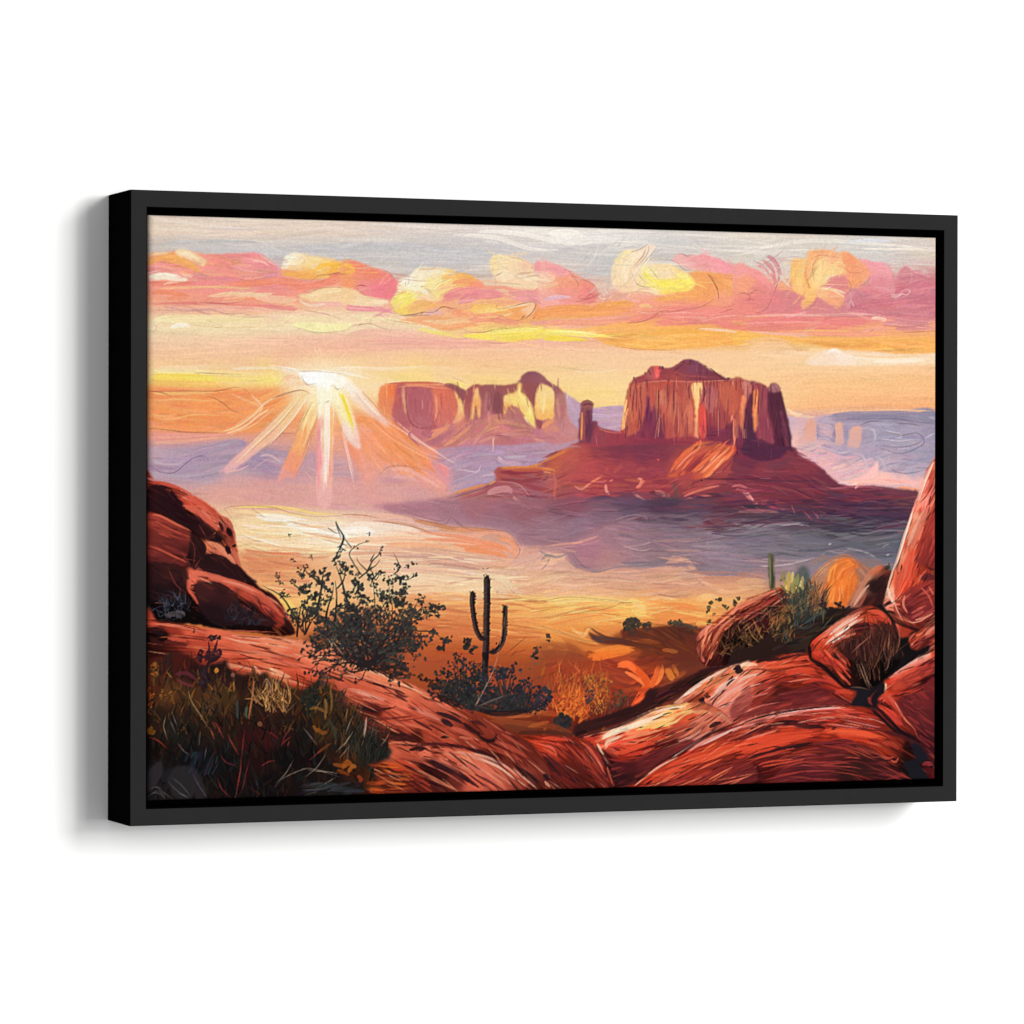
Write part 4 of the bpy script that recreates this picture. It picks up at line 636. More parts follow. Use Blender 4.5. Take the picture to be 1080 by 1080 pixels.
dab(570+658/4.909, 375+140/4.909, 4, 'dc5030', 60, 1.2); dab(570+655/4.909, 375+137/4.909, 1.6, 'f09078')
# shadow clefts
for s, w, c in (('555,200 560,280 540,350 520,420', 5, '5c3058'), ('570,240 565,320 590,380 570,430', 7, '5c2c58'), ('610,260 600,330 620,400', 4, '643450'), ('640,300 635,380 640,430', 4, '6c3450'), ('520,370 480,410 470,440', 9, '6c3050'), ('600,400 600,440', 9, '5c2c54'), ('755,290 750,350 755,390', 3, '70344c'), ('480,210 470,300 450,370', 3, '8c4440'), ('780,140 770,180 790,230', 3, '7c3c48'),
                ('880,360 890,400 940,410', 8, '5c2c4c'), ('900,240 910,300 900,360', 4, '7c3c50'), ('1040,300 1040,380 1050,430', 5, '402840'), ('1000,340 1010,400 1020,470', 5, '54304c'), ('960,150 900,170 910,220', 1.6, '643844')): stroke(q(2, 1, s), w, c, .8)
for s, w, c in (('438,240 430,320 418,395', 3.4, 'f0bc70'), ('432,300 425,390', 2.4, 'f6dc80'), ('462,200 440,260', 2.4, 'e8a060'), ('475,160 500,145 540,150', 2.4, 'c8805c'), ('480,220 470,300 460,380', 4, 'c0704c'), ('530,180 535,250 520,330', 5, 'bc6c4c'), ('625,180 630,230 650,260', 2.6, 'd88c60'), ('620,190 615,230', 2, 'd08058'), ('650,270 650,330 640,370', 4, 'b8684c'), ('690,240 700,320 690,380', 5, 'bc7048'), ('730,190 740,260 730,330', 4, 'c07850'), ('720,280 715,350', 2.4, '9c5040'), ('570,150 580,200 560,240', 4, 'b46850'), ('500,170 510,230', 4, 'b06048'), ('700,150 760,150', 3, 'a05c48'), ('680,300 675,360', 2, 'd08c5c')): stroke(q(2, 1, s), w, c, .8)
fill(q(2, 1, '792,142 828,140 830,170 822,230 815,260 825,300 815,370 820,430 800,420 795,370 800,300 805,240 785,195'), '733,405,f6e878 735,415,f6e470 734,425,f4d870 734,435,f0c878 735,445,eeb86c 734,455,ec9c60', soft=.3)
stroke(q(2, 1, '800,150 808,200 810,240'), 3, 'f8f0a0', .9); ln(q(2, 1, '832,145 835,190 825,240'), 1, '5c3038', .7)
for s, w, c in (('835,230 850,300 840,360 850,420', 6, 'cc5040'), ('830,240 820,300 835,350', 3, 'e07850'), ('845,330 855,390 845,430', 3, 'a83c40'), ('825,380 835,430', 3, 'd87048'), ('860,180 880,220 890,280', 6, 'a86058'), ('850,150 860,200', 3, '8c4850'), ('930,180 940,260 930,330', 7, 'b06848'), ('1000,160 1010,240 1000,320', 6, 'b06c50'), ('950,330 960,380', 4, '84404c'), ('1055,200 1050,280 1040,360', 4, 'e09c5c'), ('1060,140 1060,190', 5, 'cc9074'), ('1050,220 1045,270', 2, 'f0bc74'), ('1020,160 1030,200', 4, 'b47460'), ('970,250 975,310', 3, '9c5048')): stroke(q(2, 1, s), w, c, .8)
for s, w, c in (('50,150 70,170 65,200', 5, 'c89078'), ('40,200 45,270 35,350', 3.4, 'e09c54'), ('35,260 38,330', 2, 'f0b060'), ('110,190 105,260 110,340 105,410', 4, 'e09048'), ('115,180 100,230', 4, 'c87848'), ('120,290 110,360', 2.4, 'f0b468'), ('75,200 80,300 70,400', 6, '64384c'), ('90,330 85,430 90,510', 6, '3c2840'), ('150,170 155,250 150,340', 5, '945060'), ('140,280 160,350 150,420', 8, '984454'), ('170,280 190,350 195,430', 5, '7c4454'), ('180,220 200,300 230,400', 5, '3c2438'), ('215,190 240,280 260,400', 8, '543040'), ('230,230 250,320 265,420', 4, '6c4050'), ('200,150 215,160 220,180', 5, '907068'), ('190,165 200,175', 4, 'a88878'), ('175,190 180,240', 3, '402838'), ('60,480 150,510 260,500', 11, '3c2c44'), ('120,460 200,470 260,450', 8, '4c3048'), ('20,420 60,450 60,500', 8, '44304c'), ('10,180 15,280 5,380', 5, '98545a'), ('0,420 20,470', 6, '6c3448')): stroke(q(3, 1, s), w, c, .8)
# pillar
for s, w, c in (('220,270 222,340 220,430', 3, 'e08c50'), ('218,260 216,400', 1.6, 'f0b070'), ('240,275 240,350 235,440', 4, '5c344c'), ('255,275 258,350 255,430', 3.4, '704054'), ('230,280 232,380', 1.4, '8c5058'), ('215,248 240,236 272,250', 4, '805850'), ('225,262 265,262', 2, '4c2c3c'), ('280,345 290,380 340,390', 4, '8c4448'), ('290,400 360,400 430,405', 4, '904848'), ('240,450 330,440 440,435', 5, '6c3850'), ('300,380 360,388 400,396', 1.6, 'b46858')): stroke(q(2, 1, s), w, c, .9)
# fine dark and light scratches
hatch(CLIFF*zone(405, 470, 655, 840), 60, '665,430,97 700,430,92 760,430,88', (5, 18), (.6, 1), '502838 d89068 643040 c8805c 402030', .6)
hatch(q(2, 1, '20,580 300,480 800,470 1000,500 1060,760 300,760'), 70, '600,500,-20 640,510,8 720,510,-35 760,520,-4 680,530,0 600,530,0', (5, 18), (.6, 1), 'c87c68 b86858 5c3048 c88070 4c2838 b06050', .45)
hatch(q(3, 1, '0,550 280,500 520,660 940,720 800,800 0,800'), 90, '780,520,3 850,510,25 900,520,4', (6, 24), (.6, 1.1), '9c5860 a0606c 40283c 4c2c40 a86868', .45)
# RUNNELS
hatch(q(3, 1, '0,500 60,520 150,520 260,500 300,520 260,570 100,575 0,560'), 60, 4, (10, 30), (1.2, 3.6), '503048 5c3048 6c3848 44304a 743c4a', .7)
hatch(q(2, 1, '800,430 900,430 1000,460 1080,500 1080,560 1010,560 960,520 860,470'), 30, 20, (8, 24), (1.2, 3.4), '6c3448 743848 5c3048 803c48', .7)
# right skirt slope with lit runnels
fill(q(2, 1, '690,500 740,480 800,450 830,440 900,440 960,420 985,400 1000,440 1010,500 960,540 900,580 840,640 700,630 655,620 680,560'),
     '715,480,a84c44 725,475,b05044 740,470,c06048 755,468,b4543f 770,462,c06844 722,495,a44c44 740,490,a84c40 755,485,c46844 765,475,b85840 708,500,c4643f 740,500,b85c44 720,503,a04c48', soft=.5)
for s, w, c in (('660,615 700,550 760,490 830,440', 4, 'd86c40'), ('680,580 740,520 800,470', 2.4, 'e88c58'), ('810,420 825,450 780,490 730,530', 3, 'd87448'), ('780,610 850,530 930,460 985,400', 3.4, 'd87848'), ('830,640 870,590 930,540 1000,490', 4, 'dc7c48'), ('800,620 880,560 960,490 1000,440', 3, 'e08c54'), ('990,310 985,370 995,430 1000,470', 3, 'e09460'), ('700,600 760,540 850,490', 2, 'c06444'), ('740,610 820,560 900,490', 3, '8c3c3c'), ('850,630 880,610 905,570', 2.4, 'eca068'), ('900,545 960,535 990,500', 2, 'e08c5c'), ('720,540 790,480 850,460', 3, '943f40'), ('720,620 760,590', 3, 'cc6844'), ('940,480 960,440 970,420', 3, 'c45c40'), ('870,510 920,480 950,450', 4, 'a8483c')): stroke(q(2, 1, s), w, c, .85)

for s, w, c in (('655,618 690,570 730,520 790,470 825,445', 3, 'e07848'), ('700,560 760,500 800,470', 2.2, 'f0a068'), ('770,612 830,560 900,500 965,440', 3, 'e0844c'), ('800,600 860,560 930,490', 1.6, 'f0a870'), ('835,640 880,600 940,540 1000,500', 2.4, 'e88c54'), ('988,320 984,380 992,420', 2.2, 'f0a468'), ('968,410 930,470 880,510', 2, '8c3840'), ('740,600 800,560 850,520', 2, '843840'), ('690,620 720,590 760,560', 2.6, 'c05c44')): stroke(q(2, 1, s), w, c, .9)
hatch(zone(520, 548, 560, 960)*(1-np.clip((YY-548)/4, 0, 1)), 70, '600,535,3 700,540,2 800,530,-1 900,535,1', (10, 34), (1.2, 3.6), '5c3c54 54364c 643c50 4c3048 6c4456 442c44', .6, clip=False)
hatch(zone(528, 552, 700, 975), 60, 1, (12, 40), (1.5, 4), '3c2c44 443048 4c344c 382a42 503850', .6, clip=False)
for s, w, c in (('180,790 260,745 340,735 420,760 500,745', 5, '4c3450'), ('420,800 520,770 600,790 680,775', 6, '44304a'), ('300,800 380,780 470,795', 5, '54405a'), ('0,790 100,770 180,780', 4, '7c5468')): stroke(q(2, 1, s), w, c, .7)
# ------------------------------------------------------------------ second sitting: butte planes, sun and rays
def g(x0, y0, k, s): return [(x0+float(t.split(',')[0])/k, y0+float(t.split(',')[1])/k) for t in s.split()]
def cf(s, col, fl=90, n=8, p=None, a=.9, soft=.3, jit=.08, L=(6, 22), w=(.8, 2.2)):
    M = fill(g(600, 370, 4.32, s), col, soft=soft, rough=.8, a=a)
    hatch(M, n, fl, L, w, p, .55, jit, .012, .4, 0, 5, off=1.5)
    return M
cf('270,165 340,145 420,138 560,142 720,135 800,132 880,150 905,190 960,185 1010,440 860,440 640,410 430,418 270,400 250,372 262,250', '670,405,a05648 690,405,a85a4a 720,405,a05a4c 665,430,b46850 700,430,b06850 715,440,a05848 670,455,8c444c 700,455,904850 725,455,8c444c 755,410,a8604f 770,420,a45a4c 760,450,84404c 790,420,945058 800,450,743c4c 820,430,543040 830,460,4c2c40', 91, 90, L=(10, 34))
cf('275,200 292,152 345,150 356,215 345,330 300,385 252,375 262,260', '664,420,a8604a 672,420,b06850 668,440,b86c50 675,450,a85c4a 660,455,b0644c', 97, 14)
cf('356,198 366,245 376,280 392,245 418,310 432,400 300,408 268,392 318,362 345,290', '685,425,6c3c58 690,440,6c3858 675,458,7c4054 697,455,6c3854', 93, 16, '643454 703a58 783f54')
cf('385,240 405,190 425,215 420,300 400,280', 'a45c4c', 95, 5)
cf('430,250 455,205 480,190 520,225 562,240 566,385 500,398 440,400', '705,430,b46c54 720,430,ac6450 710,455,a45a4c', 92, 22, 'b46c54 a45c4c bc7858 984f48')
cf('480,250 500,240 498,330 485,380', '8c4a48', 94, 4); cf('540,270 556,250 560,370 545,380', 'c07c5c', 91, 4); cf('412,195 430,180 432,240 420,260', 'c08468', 92, 4)
cf('60,412 270,392 430,402 580,385 590,402 540,440 430,432 60,440', '620,468,8c4858 650,465,84404f 700,467,7c3c50 725,465,8c444c', 2, 22, '84404f 7c3c50 904a54 743850')
cf('605,150 700,142 790,135 792,400 640,402 628,300 604,210', '745,410,9c5a50 765,410,a8604c 780,420,a05848 760,440,94504c 745,455,84404f', 90, 26)
cf('612,165 640,158 668,170 672,230 645,285 606,235', 'a86a64', 85, 8, 'b0746c a06060 985a5c')
cf('690,170 760,165 770,250 740,300 700,240', 'b0664c', 90, 10); cf('640,345 700,360 728,335 792,350 792,425 640,404', '750,455,743a50 775,460,6c3850', 0, 10, '6c3850 7c3f50 643450')
cf('560,152 601,146 604,182 592,258 591,330 588,398 572,395 575,300 572,238', '734,408,f4e888 735,425,f4e07c 735,445,f0cc80 734,458,ecac70', 90, 4, 'f6f0a0 f4e078')
cf('595,252 612,240 626,300 622,388 602,400 590,345', '741,440,cc5848 742,455,c0504a', 88, 8, 'd86850 b84844 e0805c')
cf('788,205 812,222 802,300 786,372 778,300', '784,425,d89460 782,445,cc8458', 93, 5, 'e4a468 cc8458'); cf('786,142 830,150 824,212 802,202', 'b4806c', 85, 6, 'c49480 a87060')
cf('812,222 836,200 842,330 850,380 862,472 800,472 794,335', '790,430,543246 795,470,44304a', 90, 10, '482c42 5c3448 3c2840')
cf('840,192 868,182 866,280 850,372 838,280', '797,425,d88c50 798,445,e0a05c', 91, 6, 'e8a860 d08448'); cf('872,180 904,190 905,280 932,392 930,424 862,412 862,300', '805,425,8c5058 808,450,844858', 88, 14, '94545c 7c4450 9c5c60')
cf('914,186 964,186 986,290 1012,440 962,442 930,332 910,242', '817,425,4c2e40 830,455,4a2c40', 80, 12, '44283c 583448 3c2438'); cf('960,250 985,330 1006,440 990,440 970,350', '6c4254', 80, 4)
cf('912,162 935,147 960,160 958,186 915,184', '8c6a68', 60, 6, 'a07c74 785458'); cf('790,425 860,402 940,432 1016,442 1000,472 900,502 800,482', '4c3048', 6, 14, '44304a 54344c 5c3a50')
cf('285,140 345,108 380,72 410,80 470,80 530,48 575,44 620,68 700,125 790,132 640,140 420,138 300,152', '680,396,8c4c50 690,390,c46458 696,392,84464c 720,386,7c4852 730,384,745066 740,388,704454 755,396,743f4c 710,400,945048 735,402,7c4450', 5, 26, None, .85)
cf('345,108 376,72 392,72 390,128 350,128', '9c5c58', 60, 4, 'a86c64 8c5050'); cf('390,75 412,80 410,118 392,128', 'd06458', 70, 3, 'd87464'); dab(600+452/4.32, 370+148/4.32, 4, 'e05840', 50, 1.2)
for s, w, c in (('300,148 420,136 560,140 700,134 790,130', 1.6, 'b87860'), ('270,250 258,300 247,370', 2.4, 'f0c478'), ('262,215 250,290', 2, 'f4d884'), ('550,155 540,180 556,230', 1.6, '6c3844'), ('612,155 618,190 605,240', 1.4, '5c3040'), ('680,170 685,260 680,320', 1.4, '84484a'), ('430,270 432,330 440,400', 1.8, '743c4c'), ('365,205 358,260 350,330', 1.6, '5c3050'), ('300,180 320,155 345,165', 1.2, 'c07c60'), ('530,50 490,80 470,95', 1.4, '5c3848'), ('470,85 520,110 640,118', 2, '94544f'), ('640,75 690,118 720,128', 1.6, '5c3444')): stroke(g(600, 370, 4.32, s), w, c, .85)
# pillar and saddle
cf('58,262 102,264 105,330 112,322 130,320 140,350 240,374 262,392 250,425 58,425', '616,440,74485a 622,450,6c4052 630,455,8c4c54 650,462,8c4450', 90, 10, None, .95)
cf('62,266 75,266 78,410 60,412', '8c5450', 90, 3); cf('78,266 102,266 104,400 80,405', '5c3a50', 90, 4, '54344c 683f54'); cf('54,262 56,244 84,229 112,244 108,264', '8c6058', 0, 5, '7c5454 9c7064'); stroke(g(600, 370, 4.32, '58,268 57,340 54,420'), 2, 'e8a45c', .9); stroke(g(600, 370, 4.32, '60,250 85,240 110,250'), 1.6, '5c3c44', .8)
stroke(g(600, 370, 4.32, '130,352 180,368 245,376'), 1.4, 'bc7060', .8)
# apron
cf('60,425 270,430 430,420 540,432 480,500 450,565 0,565 0,440', '605,480,b45c50 615,480,a8504c 630,475,8c444c 650,475,7c3c4e 680,475,743a50 700,480,7c3c4c 690,495,904450 640,495,a04c4c 620,495,b05450 660,495,964850 710,490,984c48', 8, 60, None, .8, 1)
cf('1000,450 1040,490 1080,520 1080,562 760,562 770,470 860,500 960,490', '790,490,703a4c 820,490,74404c 840,490,7c3f4a 840,497,843f48 800,498,843f4a', 6, 30, None, .8, 1)
for s, w, c in (('455,560 490,510 540,465 590,405', 4, 'd87048'), ('480,545 530,490 590,440', 2, 'f0986c'), ('590,395 600,420 570,470 530,520 500,560', 2.6, 'e08454'), ('560,562 620,500 690,440 735,395', 4, 'd8744a'), ('600,562 660,500 720,450', 2, 'f0a070'), ('640,562 690,510 740,460 752,420', 3, 'e08850'), ('735,335 742,298 748,340 752,410 745,450', 2.6, 'e49a68'), ('520,562 580,500 640,450', 2, '984040'), ('580,562 650,490', 1.8, 'a04840'), ('690,562 730,510 755,470', 2, '84404c'), ('660,540 710,480', 1.4, 'f4b488'), ('540,500 600,450 650,430', 2, 'b85444'), ('610,430 660,420 700,410', 3, '94464a'), ('400,490 410,500', 2, 'cc6058')): stroke(g(600, 370, 4.32, s), w, c, .9)
buf *= 1+CLIFF[..., None]*np.array([.10, -.06, .0], np.float32)
hatch(CLIFF*zone(400, 462, 655, 840), 75, 91, (8, 32), (.7, 1.5), '6c3440 5c2c40 7c3c46 84444a', .65, .08, .01, 0, 0, 4)
hatch(CLIFF*zone(402, 462, 655, 800), 55, 92, (8, 28), (.7, 1.4), 'c47a5c b86a50 d08c68', .6, .08, .01, 0, 0, 4)
for _ in range(26):
    x = RS.uniform(664, 812); y = np.interp(x, [660, 670, 688, 720, 735, 760, 800, 812], [402, 398, 389, 382, 381, 398, 405, 410]); ln([(x, y-RS.uniform(.5, 2.2)), (x+RS.normal(0, 1.5), y+RS.uniform(1, 4))], RS.uniform(1, 2), pal('784048 6c3a48 8c4c4c')[RS.randint(3)], .9, .2)
hatch(CLIFF, 60, 91, (5, 16), (.6, 1), None, .6, .22, .01, 0, 0, 5, off=1)

hatch(zone(252, 366), 520, '200,300,2 440,300,-20 470,340,4 560,300,15 660,285,-60 700,300,25 760,290,30 860,290,-70 900,300,20 960,300,-15 640,345,-4 300,345,2 800,350,1', (8, 30), (1, 3.4), None, .5, .03, .008, .6, 3, 10, False, off=3)
hatch(zone(262, 345), 260, '200,290,6 320,285,-25 440,300,-30 560,300,12 660,285,-65 700,300,15 790,290,50 860,290,-75 960,305,-10 800,330,0', (6, 20), (.6, 1.2), None, .6, .06, .01, 0, 4, 14, False, off=2)
hatch(zone(405, 455, 404, 600), 120, '420,430,88 500,430,92 560,440,70 590,440,95', (6, 20), (.8, 2.4), None, .5, .06, .012, .5, 1, 8, False, off=2.5)
# sun, softened
def sf(s, col, soft=.8, a=.85, **k): return fill(g(240, 370, 4.5, s), col, soft=soft, a=a, rough=.4, **k)
sf('0,40 1060,20 1060,150 700,150 560,180 300,170 0,170', '250,385,f2c69c 300,383,f2c49c 350,380,f4cc9c 400,382,f4d09c 470,385,f4cc94 250,398,f4d888 290,398,f6dc80 310,400,f4cca0 400,398,f6dc88 440,400,f6d880', 3, .6)
sf('0,585 250,600 700,620 1060,690 1060,725 0,725', '250,510,e0a498 300,515,dca098 340,520,e0a49c 400,518,dca09a 460,525,d09c98', 5, .7)
sf('560,200 640,200 720,260 760,330 980,560 1040,690 880,620 740,600 700,720 640,600 600,450', '370,420,f4c888 385,425,f4c080 380,440,f0a878 400,450,f09868 420,465,ee9460 440,485,ee9868 385,470,f0a080 390,500,e8a090 400,510,dca098 450,500,e89c8c', 4, .75)
hatch(g(240, 370, 4.5, '640,300 740,290 980,560 900,600 740,580 620,440'), 50, 44, (12, 40), (1, 4), 'f09c6c ee8c5c f0a47c f2b08c ee9464', .5)
for s, w, c, a in (('600,320 680,330 720,320', 7, 'ee9058', .6), ('610,360 680,380 700,370', 6, 'f0a488', .7), ('740,570 840,560 960,620 1050,680', 4, 'ecb0a4', .8), ('760,600 860,600 920,640', 4, 'dca8a4', .7), ('720,590 760,550 840,545 960,570', 1.2, 'b4806c', .6)): stroke(g(240, 370, 4.5, s), w, c, a)
sf('330,60 560,60 700,120 640,220 520,280 360,260 260,160', '340,402,fbf2d8 360,400,f8e8c4 320,398,f8e8c8 345,420,f8e4b4 380,410,f6dcac', 8, .55)
sf('350,188 388,194 332,272 242,392 140,482 0,585 0,540 120,428 250,300', '320,415,f4d4a0 300,435,f2c894 280,455,f0bc98 255,485,ecb4a8 242,495,e4b0b0', .8, .9)
sf('402,215 432,212 402,322 332,580 282,602 238,612 300,470 350,332', '333,422,f8e4b4 326,440,f4cc90 315,465,f0ac74 308,490,ee9878 300,503,e49c90', 1, .9)
sf('428,170 496,170 502,300 496,500 492,725 428,725 424,500 428,300', '342,412,fbf4dc 342,430,f8ecc8 336,450,f0b8a8 343,455,f6dcc4 348,455,f0b888 336,490,ea9c9c 343,495,f4ccc0 348,495,eea48c 342,525,e8b0a8', 1.2, .92)
for s, w, c in (('432,330 430,500 434,700', 4, 'ee9a9c'), ('440,190 438,260 430,330', 4, 'fbf4d8'), ('462,170 466,400 460,720', 4.5, 'f8ecda'), ('490,230 492,400 488,580', 2.6, 'f4b878'), ('478,240 480,420 474,620', 1.4, 'fbf6ea'), ('452,440 450,560 456,720', 2, 'f4c8c0'), ('410,230 370,330 340,440', 2.2, 'f8e4ac'), ('425,240 390,360 350,470', 1.8, 'f4d09c'), ('380,330 340,450 300,580', 3, 'f0a468'), ('360,200 250,330 120,450 10,560', 2, 'f6dcb4'), ('380,210 300,330 190,450', 1.6, 'f8e8cc')): stroke(g(240, 370, 4.5, s), w, c, .8, .15, .5)
sf('496,180 534,184 596,300 634,456 602,456 540,350', '355,418,fbf2cc 363,435,f8e4b0 370,455,f4dccc 376,468,f0ccc4', 1.2, .8)
stroke(g(240, 370, 4.5, '530,185 568,290 606,392'), 4.6, 'f4dc48', .9, .1, .5); stroke(g(240, 370, 4.5, '525,190 560,300 590,390'), 1.6, 'f8f0b0', .9)
sf('545,128 628,188 765,348 722,338 600,245', '370,405,fbf2ea 385,420,f4e0d8 400,437,eccac4', 1.6, .65)
stroke(g(240, 370, 4.5, '560,150 640,230 740,330'), 2.4, 'fbf0e8', .8); stroke(g(240, 370, 4.5, '600,190 680,290'), 1.6, 'e8c8c4', .7)
sf('342,104 400,98 470,98 545,120 562,150 530,182 492,160 482,232 440,242 426,165 382,162 360,142', '330,398,fefefc 345,400,fefdf6 355,404,fcf8ea 342,418,faf4d8', .8, .95)
for s, w, c, a in (('250,75 320,90 380,105', 3, 'fbf4e8', .8), ('0,85 150,80 250,82', 3, 'f6e6c8', .7), ('460,80 600,76 740,80 1000,70', 2, 'f8ecd4', .7), ('470,95 580,110 700,140', 2.6, 'faf0e0', .8), ('500,88 600,90 680,120', 1.6, 'f4e4c8', .8), ('300,160 360,150 390,170', 4, 'f4cca4', .6), ('250,140 300,120 345,130', 4, 'f4c09c', .6)): stroke(g(240, 370, 4.5, s), w, c, a, .3, .5)
for s, c, a in (('210,222 280,198 350,185 395,205', '8c5c48', .6), ('345,108 365,150 385,160 420,150', 'a08870', .5), ('480,235 462,245', '907860', .6), ('500,160 520,182 535,175', '907860', .5), ('240,75 340,95 420,95 560,110', 'b09c80', .4), ('360,205 240,350 100,480', 'a87860', .45), ('400,240 350,340 330,390', 'a07850', .5), ('425,330 360,520 320,590', 'b07c60', .4), ('540,350 600,600', 'f4d8c8', .6), ('640,190 760,330', 'b07c6c', .5), ('690,300 1020,490', 'f4c8b4', .6), ('650,300 800,430 1060,560', 'f4c4a8', .6), ('0,390 100,340 160,270 100,210', 'f4c8a0', .6), ('0,400 120,350 230,260', 'f6d0a8', .6)): ln(g(240, 370, 4.5, s), 1, c, a)
# mesa nearest the sun: rounded towers
def mf(s, col, fl=90, n=8, p=None, a=.85): M = fill(g(240, 370, 4.5, s), col, soft=.4, rough=.7, a=a); hatch(M, n, fl, (5, 20), (.8, 2.4), p, .5, .08, .012, .4, 0, 6, off=1.5)
mf('725,180 760,160 800,158 800,230 780,300 740,310 715,260', '404,412,ec8858 412,410,e8784c 410,430,e48860 405,438,ec9868', 85, 10)
mf('800,165 835,155 850,175 845,250 855,330 800,340 780,290 795,230', '420,420,b45c64 425,440,b8686c', 90, 10); mf('832,160 848,200 848,260 862,300 840,290 828,220', 'e0a07c', 88, 3, 'e8b48c d88c70')
mf('850,175 970,180 975,240 970,350 900,360 858,320 850,250', '435,420,b0606c 445,430,b4646c 440,445,b86c74', 90, 16); mf('970,180 1050,175 1075,210 1075,300 1020,350 975,345 978,250', '458,420,e07c64 465,415,d8705c 460,440,d07068', 90, 14)
for s, w, c in (('740,155 860,150 1000,152 1060,165', 2.4, 'c45c50'), ('800,170 900,165 1060,180', 1.6, 'f09870'), ('850,160 845,220 858,320 900,362 960,365', 1.2, '8c4854'), ('985,200 990,280 980,340', 2, 'f0a080'), ('1010,200 1015,280', 1.6, 'b85c5c'), ('920,230 925,280', 1.4, 'd08880'), ('960,380 1010,370 1060,345', 3, 'e89070'), ('940,430 1000,390 1060,350', 2, 'e8946c'), ('880,380 860,400 920,460', 2.4, 'b06c80')): stroke(g(240, 370, 4.5, s), w, c, .8)
# ------------------------------------------------------------------ mist, water-like valley floor
for s, w, c, a in (('430,30 520,22 660,20 800,35 900,55 1080,60', 3, 'f4d47c', .85), ('440,40 600,50 760,60 900,75', 6, 'f2d49c', .7), ('560,60 650,75 740,85 830,105 960,135 1080,140', 9, 'f6ecdc', .9), ('700,80 780,110 880,140 1000,160 1080,165', 6, 'fbf4ec', .9), ('480,110 560,150 700,170 860,175', 10, 'f0cc98', .7),
                   ('500,180 600,210 760,235 1000,240', 5, 'f0c89c', .8), ('560,170 700,205 900,210 1080,205', 4, 'f4dcb8', .8), ('520,210 650,245 800,262 1000,262', 3, 'f4d8ac', .8), ('880,150 1000,190 1080,190', 6, 'f4dcc0', .7), ('500,235 600,255 740,265 860,265', 3, 'd88860', .8),
                   ('500,250 600,290 720,310 860,320', 12, 'dc9068', .7), ('520,300 640,330 800,340', 9, 'dc8c60', .7), ('540,340 640,370 760,380', 6, 'e09468', .8), ('700,280 860,290 1000,270', 5, 'e8a47c', .7), ('580,400 700,410 800,405', 5, 'f0b070', .8), ('640,430 740,440 840,440', 4, 'f0c48c', .8), ('690,500 740,540 800,590', 7, 'f4c858', .8), ('740,500 780,540 800,570', 4, 'f6d870', .8), ('680,470 740,490 800,490', 5, 'f2bc68', .8)):
    stroke(q(0, 2, s), w, c, a, .2, .4)
for s in ('490,130 455,70 430,40 440,22 560,14 680,25 760,50 860,68 960,70 1080,62', '500,150 540,180 620,200 800,190', '500,200 600,240 700,262 900,265 1080,262', '560,30 640,80', '520,260 640,275 800,280', '760,270 860,285 960,280'): ln(q(0, 2, s), .9, 'a08058', .55)
hatch(q(0, 2, '500,120 1080,100 1080,260 560,240'), 45, 5, (25, 70), (1, 2.4), 'f6e4c8 f0cc9c e8b888 f8eedc', .6)
hatch(q(0, 2, '520,270 840,270 840,480 680,460'), 40, 3, (20, 55), (1, 3), 'e09468 d88458 eca878 d47c54', .6)
